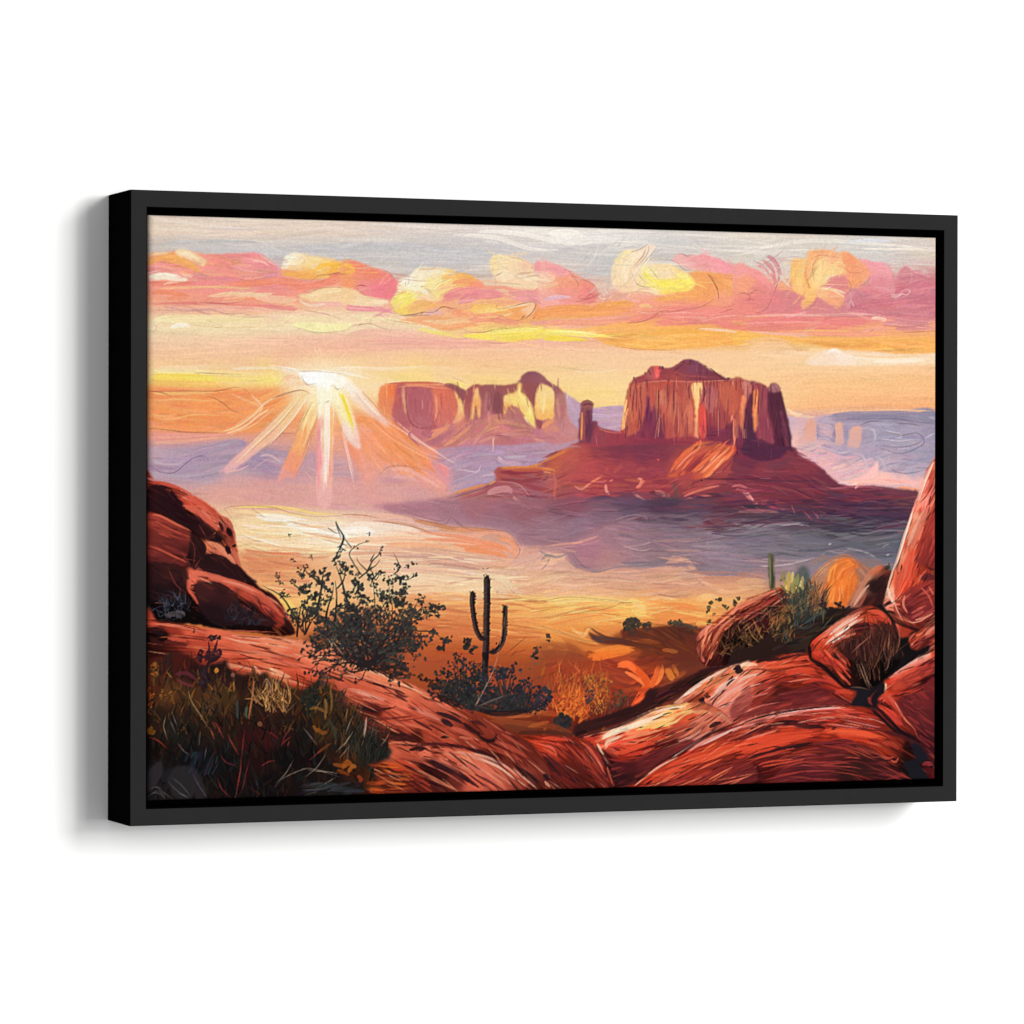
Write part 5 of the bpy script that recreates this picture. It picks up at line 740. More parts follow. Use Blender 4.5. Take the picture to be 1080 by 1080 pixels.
for s, w, c, a in (('0,70 100,65 200,75 300,70 420,100', 5, 'ecb8a0', .7), ('0,120 120,120 300,130 420,150', 9, 'f4e0cc', .8), ('0,145 100,140 180,150', 7, 'fbf0e4', .9), ('0,190 160,195 330,190 520,205', 8, 'f0bc98', .8), ('160,90 330,110 420,140 520,180', 3, 'd8a080', .7), ('340,85 480,110 600,135 740,140 840,150', 5, 'c88458', .85), ('480,130 560,145 700,150', 3, 'd89468', .8),
                   ('520,165 660,170 800,150 880,180 920,230', 5, 'eca88c', .8), ('560,210 700,220 800,225 900,260', 7, 'ec9468', .9), ('480,200 600,205 760,215', 4, 'f0b898', .85), ('800,180 870,200 900,240 880,290', 5, 'ee9c74', .85), ('620,240 760,255 880,285', 5, 'ec9060', .85), ('200,215 420,220 600,235', 5, 'eca880', .8), ('300,240 480,245 660,270 860,300', 5, 'd8a890', .8), ('0,230 200,235 400,240', 5, 'e8b090', .8), ('0,260 200,262 420,262', 4, 'd09478', .7),
                   ('200,270 420,275 640,290 800,300', 5, 'c89c90', .7), ('300,300 520,310 720,320 840,315', 6, 'e0b4a0', .8), ('420,320 560,330 740,345', 4, 'c0988c', .7), ('260,340 440,350 620,370 720,365', 6, 'dcb09c', .8), ('400,380 560,385 720,390', 6, 'e4bca0', .8), ('280,400 420,405 600,415 720,410', 8, 'f0d4b0', .8), ('540,340 640,360 720,370', 2.4, 'f4e0c8', .8), ('330,440 500,440 720,450', 9, 'f2d0a4', .8), ('0,330 60,360 120,380', 6, 'f0b888', .7), ('100,380 240,385', 6, 'f0c8a0', .7),
                   ('480,470 600,480 720,490', 6, 'f0c078', .85), ('400,470 520,490 640,500', 4, 'ecb078', .8), ('540,520 640,525 720,530', 5, 'e8a060', .8), ('420,560 560,560 720,570', 9, 'dc8850', .8), ('520,600 640,610 720,620', 9, 'd87844', .8), ('400,610 500,620', 9, 'd07040', .8), ('440,650 560,650 720,680', 9, 'cc6a3c', .8),
                   ('780,390 850,400 880,450 960,490', 9, 'e8c8a4', .8), ('800,420 830,470 860,490', 8, 'ecd0ac', .8), ('820,500 920,500 1080,505', 4, 'f0c078', .85), ('780,530 900,530 1000,535 1080,540', 7, 'f0b060', .8), ('860,560 960,570 1080,580', 6, 'eca050', .85), ('860,590 960,600 1080,600', 6, 'f0b468', .8), ('880,620 980,630 1080,650', 7, 'e89048', .8), ('870,660 960,670 1080,690', 7, 'd87840', .8), ('1000,520 1080,525', 5, 'f4c860', .9),
                   ('900,240 1000,240 1080,230', 5, 'd8a090', .8), ('860,320 940,300 1040,270 1080,260', 9, 'd8a898', .7), ('880,360 960,340 1080,290', 9, 'dcac94', .7), ('880,400 980,380 1080,350', 10, 'e0ac8c', .7), ('900,450 1000,450 1080,430', 9, 'dca080', .7)):
    stroke(q(1, 2, s), w, c, a, .2, .3)
hatch(q(1, 2, '100,240 880,290 880,500 300,480 200,380'), 70, 3, (25, 70), (.8, 2.2), 'f4e0c0 d8a890 c89884 f0c8a0 e0a480', .6)
hatch(q(1, 2, '300,480 1080,500 1080,690 360,690'), 70, 3, (25, 70), (1, 3), 'e08848 d07038 c46034 f0b060 b85830', .55)
for s in ('160,90 300,110 420,140 520,190', '545,55 590,90 650,130', '600,135 740,138 850,150 900,190', '560,60 600,110 640,130', '0,60 120,65 200,80', '740,495 900,500 1080,508', '880,400 870,440 920,490', '900,640 1000,650 1080,660', '800,455 810,460 798,468', '430,310 560,320 740,350'): ln(q(1, 2, s), .9, '905c44', .6)
for s in ('420,50 520,90 560,60 600,20', '700,60 860,90 960,110 1040,100', '840,150 900,170 940,220 920,270', '860,140 920,170 1000,210', '1030,300 1080,270', '1000,310 1060,280', '650,30 740,80'): ln(q(1, 2, s), 1, 'e8b8ac', .6)
# violet mist under the butte
for s, w, c, a in (('0,60 130,80 300,70 420,60 520,50', 12, '987888', .6), ('0,130 130,120 300,110 500,90', 14, '98808c', .6), ('0,170 160,160 330,150 480,140', 12, 'a48490', .6), ('400,170 480,140 620,120 740,115', 9, '84707f', .7), ('410,160 520,190 640,150 740,140', 8, '746878', .7), ('300,110 420,80 520,60 560,100', 9, '907484', .6),
                   ('0,205 80,200 160,220 280,200 330,170', 5, 'd89c8c', .8), ('60,225 180,205 260,215 320,175', 3, 'dcb4ac', .5), ('100,250 200,240 280,260 330,230', 9, '9c8088', .8), ('130,250 180,310 240,340 330,330', 6, '988088', .8), ('180,300 250,350 330,345 420,310', 4, '8c7c84', .7), ('330,230 420,230 500,260', 8, 'a88488', .8), ('260,300 330,280 420,280', 8, 'b08c8c', .7),
                   ('400,310 520,315 620,300 700,230', 6, '847880', .85), ('420,330 540,330 640,310 700,260', 5, '98848a', .7), ('380,215 460,205 560,215 640,180', 4, 'd8bcbc', .5), ('380,225 480,260 560,270 620,240', 3, 'dcb8b4', .5), ('520,220 600,200 660,180 720,200', 3, 'e0cccc', .5), ('560,235 640,200 690,220', 2.4, 'd8c0c0', .5), ('590,270 640,230 700,220 740,240', 2.4, 'd0b8b8', .5), ('430,90 500,70 530,60 560,100', 2, 'd0a8b0', .5),
                   ('720,190 860,180 980,185 1080,180', 5, '8c8088', .8), ('760,215 880,200 980,210', 3, 'c8bcbf', .5), ('820,200 940,190 1060,180', 2, 'd0c4c4', .5), ('800,230 900,240 1000,265', 2, 'b8acb0', .7), ('740,230 800,300 860,350 960,370 1080,360', 9, '88788a', .85), ('780,260 860,300 960,330 1080,330', 11, '8c7c8c', .8), ('760,215 820,260 900,270 1080,270', 10, '847888', .7), ('960,265 1000,275 1040,270', 3, 'd0b8b8', .5),
                   ('420,310 330,360 240,400 100,420 0,430', 9, 'd8a68c', .6), ('640,350 700,290 720,260', 9, 'd49c80', .7), ('730,250 760,300 820,380 900,430 980,460', 6, 'e0a888', .85), ('740,270 700,340 640,380 480,400', 10, 'd49c7c', .6), ('800,380 860,420 960,460', 4, 'e4b090', .8), ('820,390 940,400 1080,390', 9, 'cc8c70', .8), ('860,430 980,430 1080,425', 6, 'dc9c74', .8), ('900,460 1000,460 1080,450', 4, 'ecb080', .8),
                   ('0,260 60,280 140,270', 7, 'e0b89c', .8), ('0,320 60,290 130,290', 9, 'e4b490', .7), ('0,400 100,420 220,450', 5, 'ecc0a0', .7), ('80,460 200,430 330,410', 4, 'e8bc9c', .6), ('0,490 120,485 300,490', 4, 'e0b090', .7), ('560,470 700,490 800,490', 7, 'd08c68', .8), ('360,440 480,430 640,440', 5, 'd8a480', .7)):
    stroke(q(2, 2, s), w, c, a, .25, .35)
hatch(q(2, 2, '0,60 520,60 740,120 1080,100 1080,340 740,210 640,300 300,330 120,240 0,240'), 110, '600,550,-5 640,575,8 700,560,0 760,580,3', (10, 45), (.8, 3), '98808c 8c7484 a88890 7c7080 b49498 84748a', .5)
hatch(q(2, 2, '0,290 200,350 640,340 720,270 820,390 800,480 400,480 0,480'), 90, '590,610,-12 640,615,3 700,610,-10', (12, 45), (.8, 3), 'd8a484 e0b090 d09878 e8bc9c c89078 dca888', .5)
for s in ('20,235 130,230 160,280 200,340 260,360 330,355', '0,300 30,280 45,275', '150,260 190,320 260,325 400,315', '420,300 540,305 640,280 690,230', '745,235 800,320 860,360', '360,110 420,85 500,70', '590,465 640,480 720,485'): ln(q(2, 2, s), .9, '6c5c68', .55)
for s in ('440,90 500,72 540,66 560,100', '540,105 620,60 600,100', '660,190 720,205 745,215', '640,180 690,240 700,260', '600,210 640,185 670,200', '880,190 960,150 1030,130', '760,190 860,170 960,150', '100,70 160,120 240,80', '0,60 60,75 120,60', '400,60 430,40 500,45'): ln(q(2, 2, s), 1, 'c8b0b4', .45)
# gold floor
for s, w, c, a in (('0,510 140,495 300,500 420,510', 6, 'f4dc78', .85), ('0,535 120,525 260,535 400,520', 9, 'f0c468', .85), ('440,510 500,515 545,560', 6, 'f4d878', .9), ('470,540 500,570 550,565', 7, 'f4d470', .85), ('160,560 300,550 420,530', 6, 'eca858', .85), ('0,580 140,560 300,560', 6, 'f2bc60', .8), ('0,610 140,590 330,585 440,590', 8, 'eca050', .8), ('0,640 160,620 330,610 420,610', 7, 'e89448', .8), ('540,520 700,510 860,520 960,515', 7, 'f0a858', .85), ('540,550 700,540 860,560', 10, 'ea823c', .85), ('560,590 720,580 860,590', 9, 'e4843c', .85), ('580,620 720,610 840,610', 7, 'ea823c', .8), ('550,500 620,490 720,505', 3, 'f4c890', .8), ('800,510 840,490 900,500', 7, 'f0bc74', .85), ('820,490 860,480 920,490', 5, 'f2c080', .8), ('860,560 920,590 880,620', 6, 'ec9848', .8), ('800,630 840,620 870,640', 5, 'f0a850', .85),
                   ('0,655 120,680 260,720 330,740', 5, 'e89848', .85), ('0,680 100,720 140,780', 7, 'ec9038', .8), ('30,740 90,770 140,785', 4, 'f0a850', .8), ('150,640 220,690 250,650 300,660', 3, 'f0b468', .8), ('140,720 260,760 400,740', 6, 'd87c38', .8), ('0,700 60,720', 6, 'd88038', .8), ('230,800 330,770 420,755 500,760', 9, 'e88434', .9), ('260,780 380,755 500,750', 4, 'f09840', .85)):
    stroke(q(2, 2, s), w, c, a, .25, .35)
hatch(q(2, 2, '0,500 420,510 860,510 860,620 440,620 0,660'), 80, '590,640,-6 660,640,2 720,640,3', (12, 45), (.8, 2.6), 'f4cc70 eca050 ea823c f0b860 e0803c f4dc8c', .6)
for s in ('0,515 200,500 400,515 490,520 550,560', '80,590 200,570 330,550 440,515', '0,650 100,675 240,715 380,720', '210,690 240,645 330,665', '0,600 80,580 160,560'): ln(q(2, 2, s), .9, '94602c', .6)
# dark brush belt
fill(q(2, 2, '250,670 300,690 420,700 420,660 560,650 700,640 840,650 860,640 840,700 800,810 760,820 600,810 480,760 420,735 330,735 270,710'), '625,668,5c3830 650,672,6c3428 680,668,5c3028 710,665,602c24 735,665,6c3028 680,680,8c4424 720,680,78341f 700,690,6c2c20 650,678,803c24', soft=1)
for s, w, c in (('255,680 300,710 400,715 500,735', 5, '503838'), ('300,720 420,720 520,740 640,750', 5, '5c3024'), ('420,700 560,720 640,730', 4, 'c8642c'), ('480,715 560,710 620,725', 3, 'dc7430'), ('640,755 680,770 710,780', 4, 'e08038'), ('560,740 660,745 720,800', 6, '7c3c20'), ('520,760 620,790 700,800', 9, '843f24'), ('600,690 700,680 760,720', 5, '5c2c20'), ('700,660 760,660 800,690', 6, '4c2820'), ('440,690 520,670 600,665', 6, '4c302c'), ('690,625 760,635 820,660', 4, '504438'), ('330,665 420,690', 3, 'd8803c')): stroke(q(2, 2, s), w, c, .85)
hatch(q(2, 2, '420,670 840,660 790,800 600,800'), 50, '660,675,10 720,680,30', (10, 32), (1, 3), '5c2c20 843f24 4c2420 a04c24 70341f', .6)
hatch(zone(690, 745, 580, 720), 110, '590,710,-10 640,710,20 690,720,-25', (10, 40), (1.5, 5), '984824 a85028 803c24 b0542c 7c3828 8c4028 6c3028', .6, clip=False)
# little dark shrubs on the belt
cluster(570+470/4.909, 530+635/4.909, 9, 8, 60, (2, 4.2), '383430 403830 2c2c2c 4c3c30'); cluster(570+550/4.909, 530+640/4.909, 5, 4.5, 26, (1.8, 3.4), '383430 443830 4c3c34'); cluster(570+700/4.909, 530+625/4.909, 9, 4, 30, (1.5, 3), '44443c 3c3830 504838'); cluster(570+780/4.909, 530+645/4.909, 8, 3, 18, (1.2, 2.4), '3c3c34 544838')
for x, y, r in ((880, 520, 3.6), (870, 545, 3.8), (862, 558, 3), (925, 495, 3.6), (915, 500, 2.6), (950, 535, 3.4), (962, 545, 2.6), (892, 575, 2.6), (1020, 495, 3.2), (1010, 515, 4), (1004, 530, 3), (870, 615, 3), (865, 630, 2.6), (880, 625, 2.4)):
    for _ in range(3): dab(570+x/4.909+RS.normal(0, .8), 530+y/4.909+RS.normal(0, .8), r*.8, pal('4c4030 3c3428 5c4830')[RS.randint(3)])
# orange brush strokes and dry shrubs, middle
for s, w, c in (('380,90 440,70 500,110 550,170 520,220 480,270', 8, 'd8682c'), ('390,85 450,75 500,120', 7, 'e8803c'), ('430,110 500,150 540,190', 4, 'f09048'), ('560,200 600,140 610,70', 8, 'd87434'), ('590,190 625,130 630,65', 4, 'e08840'), ('650,90 670,130 690,165', 7, 'd87c34'), ('680,70 700,110 715,140', 4, 'd07030'), ('460,290 510,260 545,225', 7, 'dc5c2c'), ('480,280 540,240', 3, 'ec7838'), ('620,0 680,5 720,15', 4, 'e08038'), ('240,50 330,30 420,10 500,0', 8, 'e88434'), ('0,0 80,0 130,20', 5, 'd87838'), ('480,200 530,210 560,190', 4, 'b04c28')): stroke(q(2, 3, s), w, c, .9)
hatch(q(2, 3, '0,60 330,60 330,430 0,430'), 60, '600,720,-70', (8, 26), (1, 3.5), '984c28 a8582c 8c4428 b8642c 783824', .5)
blades(q(2, 3, '40,180 200,150 330,140 340,330 200,350 60,300'), 150, (8, 24), (.7, 1.5), '945c28 a86c30 b47c34 7c4c2a 9c5224 a4622e 644628', -88, 24, 20)
blades(q(2, 3, '60,280 220,220 220,390 90,340'), 80, (8, 22), (.8, 2), 'b8642a c87430 b05c28 9c4c26 c07c34', -80, 26, 20)
cluster(570+300/4.909, 685+170/4.909, 16, 11, 90, (1, 2.6), '8c6430 a07434 785630 a87c34 5c4430'); cluster(570+150/4.909, 685+290/4.909, 14, 12, 70, (1.2, 3), 'b0642a c0722f a05428 cc8034'); cluster(570+310/4.909, 685+300/4.909, 5, 8, 26, (1.2, 2.6), 'b88438 d0983c a07030')
cluster(570+250/4.909, 685+240/4.909, 5, 8, 24, (1.4, 3), '3c343c 44383c 50403c'); cluster(570+400/4.909, 685+250/4.909, 9, 9, 40, (1.4, 3), '44382c 5c4830 503c2c 6c5034'); cluster(570+110/4.909, 685+375/4.909, 8.5, 9, 70, (2, 4.4), '28282c 302c30 38302c 242428')
blades(q(2, 3, '250,330 330,300 460,280 460,330 330,345'), 50, (8, 20), (.6, 1.2), '4c3028 604030 8c6030 3c2824', -90, 26, 15); blades(q(2, 3, '60,80 190,60 220,200 100,220'), 40, (8, 22), (.5, 1), 'b06c30 c88040 744028', -90, 22, 15)

# ------------------------------------------------------------------ mid rocks at the right
# dark hollow under the scrub, brow of the slope
fill(q(2, 3, '180,450 250,430 420,370 560,330 620,290 700,255 760,210 860,140 960,95 1000,70 960,70 860,95 740,150 640,190 560,210 520,270 420,310 330,345 200,380 170,420'), '610,770,381c1c 650,758,2c1818 690,735,301a1a 720,720,3c1c1c 745,708,34181a 700,730,4c2420 770,702,2c1818', soft=.8)
hatch(q(2, 3, '190,430 330,370 560,300 620,220 860,120 960,90 860,150 600,290'), 50, -24, (10, 34), (1, 3), '2c1818 44201c 58281f 1f1416 3c1c1a', .7)
fill(q(2, 2, '800,700 830,665 900,620 980,560 1060,510 1085,500')[:0] + q(2, 2, '800,730 825,680 880,630 960,570 1040,520 1080,490')+q(3, 2, '60,500 150,465 240,440 262,450 268,480 300,560 330,620 340,700 280,740 200,770 90,800 0,800')+q(2, 2, '1000,830 880,850 830,830 810,790'),
     '737,680,a0483c 745,668,b8543f 760,655,b04e3e 780,642,b45240 800,630,a84a3c 820,622,983f38 745,690,903c38 760,675,6c2c2c 780,665,402024 800,655,5c2830 820,640,743038 830,650,4c2c2c 800,680,34201c 830,680,402c24 770,690,301a1c 780,680,2c1a1a 750,700,5c2828', soft=.4, rough=.8)
hatch(q(2, 2, '830,800 840,690 940,600 1080,510 1080,560 940,680 900,800'), 50, '745,680,-70 770,655,-38 785,645,-30', (10, 34), (1, 3.2), 'b04e42 bc5c48 983c34 803030 5c2226 cc8060', .7)
hatch(q(3, 2, '0,560 120,490 250,450 268,490 120,520 0,620'), 45, -27, (12, 40), (1, 3), 'a84a3c 984036 b05644 7c2e2e 5c2428 c06c54', .65)
for s, w, c in (('810,740 825,790 850,830', 4, 'd87c70'), ('805,720 830,680 880,630', 5, 'd06c5c'), ('860,740 880,680 940,610 1060,520', 2.4, 'e08c78'), ('840,700 860,650 900,620', 3, 'e09484'), ('880,740 900,660 980,600', 3, '8c3438'), ('900,700 940,640 1020,580', 2, 'c07068'), ('920,780 960,680 1040,620', 5, '34201f'), ('960,760 1040,700', 11, '241a18'), ('980,660 1060,600', 4, '5c2c30')): stroke(q(2, 2, s), w, c, .85)
for s, w, c in (('0,560 90,510 180,465 245,445', 3, 'd08070'), ('0,600 90,560 200,500 260,470', 4, 'a8444a'), ('0,640 90,590 170,540', 3, '70303c'), ('120,590 200,560 250,600', 9, '3c2830'), ('140,560 210,540 240,560', 6, '44303c')): stroke(q(3, 2, s), w, c, .8)
MR = mask_of(q(2, 2, '800,730 825,680 880,630 960,570 1040,520 1080,490')+q(3, 2, '60,500 150,465 240,440 262,450 268,480 300,560 330,620 340,700 280,740 200,770 90,800 0,800')+q(2, 2, '1000,830 880,850 830,830 810,790'))
lum = buf.mean(2); buf *= 1-MR[..., None]*(1-np.clip((lum/.48), .4, 1.15)[..., None]**.7*np.array([1, .88, .78], np.float32))
hatch(MR, 90, '745,680,-65 770,655,-38 800,635,-28', (8, 26), (.7, 1.6), None, .7, .26, .015, .2, 0, 8, off=2.5)
hatch(MR, 30, '745,680,-65 770,655,-38 800,635,-28', (5, 16), (1, 2.6), '24141a 341a1c 441f20', .75, .1, .01, .2, 0, 10)
hatch(MR*zone(610, 668), 26, '745,680,-65 770,655,-38 800,635,-28', (8, 24), (.8, 2), 'c46850 b4523f d88468', .7)
# dry brush on its shaded face
blades(q(3, 2, '20,640 200,560 330,580 400,640 380,740 200,790 60,770'), 190, (4, 13), (.8, 1.8), '4c3826 64462c 785032 3a2a22 2a201e 54382a 845636', -75, 40, 20)
blades(q(2, 2, '900,800 960,700 1080,640 1080,810'), 60, (8, 22), (.6, 1.4), '3c2c20 5c4028 2c2018 7c4c34 4c3824', -70, 40, 20)
for s in ('60,620 90,690 170,760', '100,630 140,700 200,740', '90,600 130,680', '160,650 200,720', '60,730 160,760 230,740', '270,640 290,720'): ln(q(3, 2, s), .9, 'c08850', .7)
# orange sun-struck boulder
M = fill(q(3, 2, '395,400 430,345 480,300 540,272 590,270 640,298 680,330 720,345 690,420 640,480 600,545 540,565 470,550 430,480'), '857,605,b07858 865,595,b88060 880,588,b0785c 895,592,a87060 912,605,a06850 905,625,a46048 870,630,c06c44', soft=1.2, a=.9)
hatch(M, 30, '870,600,-50 890,590,0 905,610,50', (8, 24), (1, 3), 'b88468 a87058 c48c6c 98644f', .6)
M = fill(q(3, 2, '470,420 490,340 530,300 580,285 625,300 642,330 618,350 632,400 612,470 590,520 560,545 520,548 480,545 460,490'), '872,610,d06c34 880,598,e27838 892,592,e87e3c 902,600,dc7038 890,615,ea7a34 880,630,e67634 895,630,d46a30', soft=.8)
hatch(M, 40, '875,600,-75 890,592,-20 895,620,-80', (8, 26), (1, 3), 'e8803a e07234 ea8840 d06a30 e07838', .7)
for s, w, c in (('480,420 495,350 540,305', 3, 'f0a050'), ('600,300 640,325 625,380', 2, 'c06838'), ('450,430 470,500 485,545', 2.4, 'b8643c'), ('620,360 640,400 600,490', 2.4, 'c46c40')): stroke(q(3, 2, s), w, c, .8)
for s in ('520,430 505,500 515,540', '535,430 540,490 530,530', '470,430 490,500', '550,420 560,500', '400,400 450,340 510,300', '430,380 480,330'): ln(q(3, 2, s), .9, 'f0b078', .55)
for s in ('500,290 560,275 620,290 645,330', '570,280 620,310 610,360', '480,260 560,250 640,280 700,330'): ln(q(3, 2, s), .9, '905c44', .55)
# 
# grey-violet mist right of the butte
for s, w, c, a in (('0,80 200,70 420,90 640,110 880,120', 12, '4c4450', .6), ('0,130 200,140 420,150 640,160 860,170', 14, '645c68', .6), ('0,180 200,200 420,200 640,200 840,200', 13, '6c6470', .6), ('400,120 600,130 880,90', 9, '383448', .8), ('560,150 700,160 860,150', 6, '44404f', .8), ('620,100 760,80 900,50', 9, '3c344c', .8), ('0,240 200,230 420,240', 10, '807480', .6), ('0,300 150,300 330,310', 10, '8c7480', .6), ('560,220 700,250 820,260', 10, '60606c', .7), ('640,200 760,200 850,210', 8, '58585f', .7), ('0,340 130,345 260,350', 8, '98787c', .7), ('0,370 180,380', 6, 'b07c6c', .7), ('0,410 90,405 170,410', 7, 'd8a078', .8), ('0,440 80,440 170,430', 5, 'e0ac80', .8), ('0,470 60,460 150,445', 3, 'd8986c', .8), ('200,350 330,330 420,300', 4, 'a08488', .7),
                   ('50,160 120,115 170,108', 3, 'a89ca2', .6), ('90,150 180,120 300,105 400,130', 4, '9c8c94', .8), ('160,140 300,110 360,120', 1.6, 'b4a4a8', .6), ('260,150 400,150 500,170 580,190', 2.4, '3c3840', .8), ('420,160 540,190 600,200', 3, '504c54', .8), ('0,280 150,290 300,300 440,280', 2, 'b49ca0', .6), ('100,330 260,320 420,285', 2, 'c4acac', .8), ('440,280 480,250 540,260 600,240', 2, '988890', .8), ('570,235 660,250 740,290', 2, 'a89ca0', .8), ('600,150 680,160 760,140 860,150', 1.6, '84808a', .7), ('480,215 500,212', 2, 'd8d0d0', .7), ('780,275 800,262', 1.8, 'c0b8b8', .8), ('760,230 800,210', 1.4, '9c98a0', .7), ('380,320 440,290 500,280', 6, '98786c', .7), ('640,300 700,310 780,320', 9, '907068', .6), ('300,330 420,320', 8, '84747c', .5)):
    stroke(q(3, 2, s), w, c, a, .25, .35)
hatch(q(3, 2, '0,90 880,90 820,280 560,270 400,290 0,320'), 110, '800,565,-2 860,555,6 900,570,-8', (12, 50), (.7, 2.4), '746c78 5c5864 847884 4c4854 8c8088 605c6c', .5)
hatch(q(3, 2, '0,0 900,0 880,120 400,110 0,100'), 70, 2, (12, 40), (.8, 3), '4c3450 5c3c50 403048 683f54 382c44', .5)
for s in ('20,10 60,30 150,40', '100,20 160,50', '400,40 430,80 420,50', '350,40 400,90', '290,10 310,60'): ln(q(3, 2, s), 1, 'b06070', .7)
# small dark boulder with warm top
fill(q(3, 2, '580,540 620,470 680,400 720,340 760,325 800,350 830,360 800,420 780,470 780,540 700,560 640,570'), '897,640,a0604c 905,625,b87860 915,608,c07c5c 925,598,c06c4c 932,600,7c3c2c 920,615,2c1a1c 930,620,301818 915,635,341a1a 925,640,2c1818 935,608,4c2420', soft=.4)
for s, w, c in (('590,540 640,460 710,350 760,325', 5, 'c07c60'), ('610,540 660,460 700,420', 3, 'd8a088'), ('640,540 680,470', 3, 'a05040'), ('690,380 740,340 775,335', 4, 'c86848'), ('700,470 760,400 790,370', 9, '281819'), ('720,540 780,440', 8, '341a1a'), ('680,540 730,490', 4, '4c201c'), ('790,320 780,355', 4, '2c2c28'), ('795,310 800,350', 2.4, '343830')): stroke(q(3, 2, s), w, c, .85)
# ------------------------------------------------------------------ second sitting: haze at the butte's foot
def vf(s, col, soft=2, a=.75, fl=3, n=30, L=(12, 40), w=(1, 3.4)):
    M = fill(g(400, 530, 3.176, s), col, soft=soft, a=a, rough=1)
    hatch(M, n, fl, L, w, None, .6, .09, .014, .5, 1.5, 7, off=3)
vf('-20,10 60,32 220,72 420,92 470,138 540,148 640,142 720,100 820,60 900,50 1000,75 1080,60 1080,-10 300,-10', '410,533,b8808c 440,540,ac7c8c 480,548,a07688 520,560,986f84 540,572,987084 580,565,94707f 610,555,8c6c80 640,545,7c6074 670,540,605068 700,538,4c3c54 735,540,584860 500,533,a46c78 560,535,94606c 600,535,845464', 2.5, .8, 8, 60)
vf('540,150 640,140 780,80 900,60 1080,60 1080,245 1030,160 980,195 800,212 700,228 650,200 620,165', '580,575,98747f 620,580,94708a 650,565,887084 680,575,7c6c80 710,565,70667a 735,575,746c7c 640,595,987880 700,592,7c707c 735,600,7c6c78', 2.5, .8, 3, 60)
for s, w, c, a in (('620,180 660,215 720,230 800,215 900,210', 2.2, '8c7880', .8), ('640,160 680,210 720,220', 1.4, '6c606c', .6), ('800,200 900,205 980,185 1010,150', 4, '746c78', .7), ('800,150 880,140 940,120 1000,130', 2, 'a494a0', .55), ('810,140 880,160 950,135', 1, 'bcaab0', .55), ('900,130 960,110 1000,120', 1, 'c0b0b6', .55), ('940,160 980,140 1020,150', 1, 'bcaab0', .5), ('1000,130 1080,130', 1.2, 'b4a4ac', .5), ('780,60 850,40 900,50', 1.2, 'a4909c', .5), ('640,140 740,110', 2.4, 'cc9c94', .7), ('540,150 600,140 700,130', 2.2, 'dca08c', .7), ('530,155 560,175 600,180 640,165', 3, '8c7c84', .6), ('570,180 560,205 540,225', 1.6, '8c7c80', .6), ('540,190 560,175 590,180', 1.2, '74686c', .6),
                   ('1010,155 1030,200 1060,245 1080,270', 4, 'c8988a', .5), ('1000,160 960,210 900,235', 5, 'c49684', .5), ('800,225 900,225 960,215', 4, 'c8947f', .6), ('650,215 740,245 840,240', 4, 'd4a088', .6)): stroke(g(400, 530, 3.176, s), w, c, a)
VM = blur(np.clip(mask_of(g(400, 530, 3.176, '540,150 640,140 780,60 1080,60 1080,245 1030,160 980,195 800,212 700,228 650,200 620,165'), rough=0), 0, 1), 8)
buf *= 1+VM[..., None]*np.array([.13, .03, -.02], np.float32)
# warm strokes of the flat, thicker and more broken
for s, w, c, a in (('60,100 200,105 330,125 430,150', 4, 'e88c68', .7), ('0,95 120,100 260,130', 3, 'f2cdb4', .8), ('120,120 300,130 420,165 445,185', 4, 'ea8f6c', .75), ('230,85 340,95 420,110 460,145 450,180', 4, 'e49878', .75), ('60,150 200,170 360,185', 3, 'd8a890', .7), ('130,190 300,215 380,220', 3, 'c89484', .6), ('0,200 130,215 330,235', 4, 'ecc4a4', .7), ('60,240 200,250 320,260', 5, 'f0d4b0', .7), ('380,250 420,260 440,300', 7, 'ecd4b0', .8), ('160,300 300,310 430,318', 3, 'f0c890', .7), ('430,300 520,320 640,318 800,325', 3, 'f4d078', .8), ('560,340 700,325 840,335', 4, 'f4d884', .7), ('840,335 870,345 890,365', 5, 'f4d080', .9), ('450,380 560,375 640,360', 4, 'ecac60', .7), ('480,410 600,430 680,450', 3, 'e8a050', .7), ('640,430 700,440', 2, 'f0c078', .8), ('430,470 560,465 640,480', 4, 'cc7038', .7), ('560,500 640,480 700,520', 5, 'c0602c', .7), ('530,500 700,520', 9, '8c4a2c', .7), ('860,460 950,470', 5, 'a85024', .7), ('690,520 780,490 860,485', 5, 'e07c30', .85), ('700,415 760,450 860,465', 3, '503430', .8)): stroke(g(400, 530, 3.176, s), w, c, a)
fill(g(400, 530, 3.176, '530,480 640,470 700,520 700,545 520,545'), '580,690,8c4c30 610,690,84482c', soft=3, a=.55)
fill(g(400, 530, 3.176, '780,450 870,420 1000,410 1060,430 1070,545 860,545 880,490'), '680,680,5c2c20 720,670,4c2820 700,690,602c1f 730,690,542820', soft=2, a=.5)
for s in ('0,30 70,40 210,72 240,50 300,90 420,95', '370,320 520,330 640,315 800,330 880,345', '560,390 640,365 760,340', '480,395 600,430 680,455', '60,20 200,60 250,20', '440,110 470,160 450,190'): ln(g(400, 530, 3.176, s), .9, '8c5c50', .5)
hatch(zone(526, 604, 690, 800), 170, '700,540,3 750,560,-2 740,595,4', (18, 60), (1, 4), None, .65, .05, .01, .5, 1, 5, False, off=7)
hatch(zone(526, 600, 540, 960), 120, '600,560,-4 720,560,5 860,560,0', (14, 50), (.7, 1.4), None, .6, .12, .012, 0, 2, 9, False, off=3)
hatch(zone(604, 660, 470, 830), 90, '560,640,-3 700,640,3', (12, 40), (.7, 1.3), None, .6, .14, .015, 0, 1, 6, False, off=2)
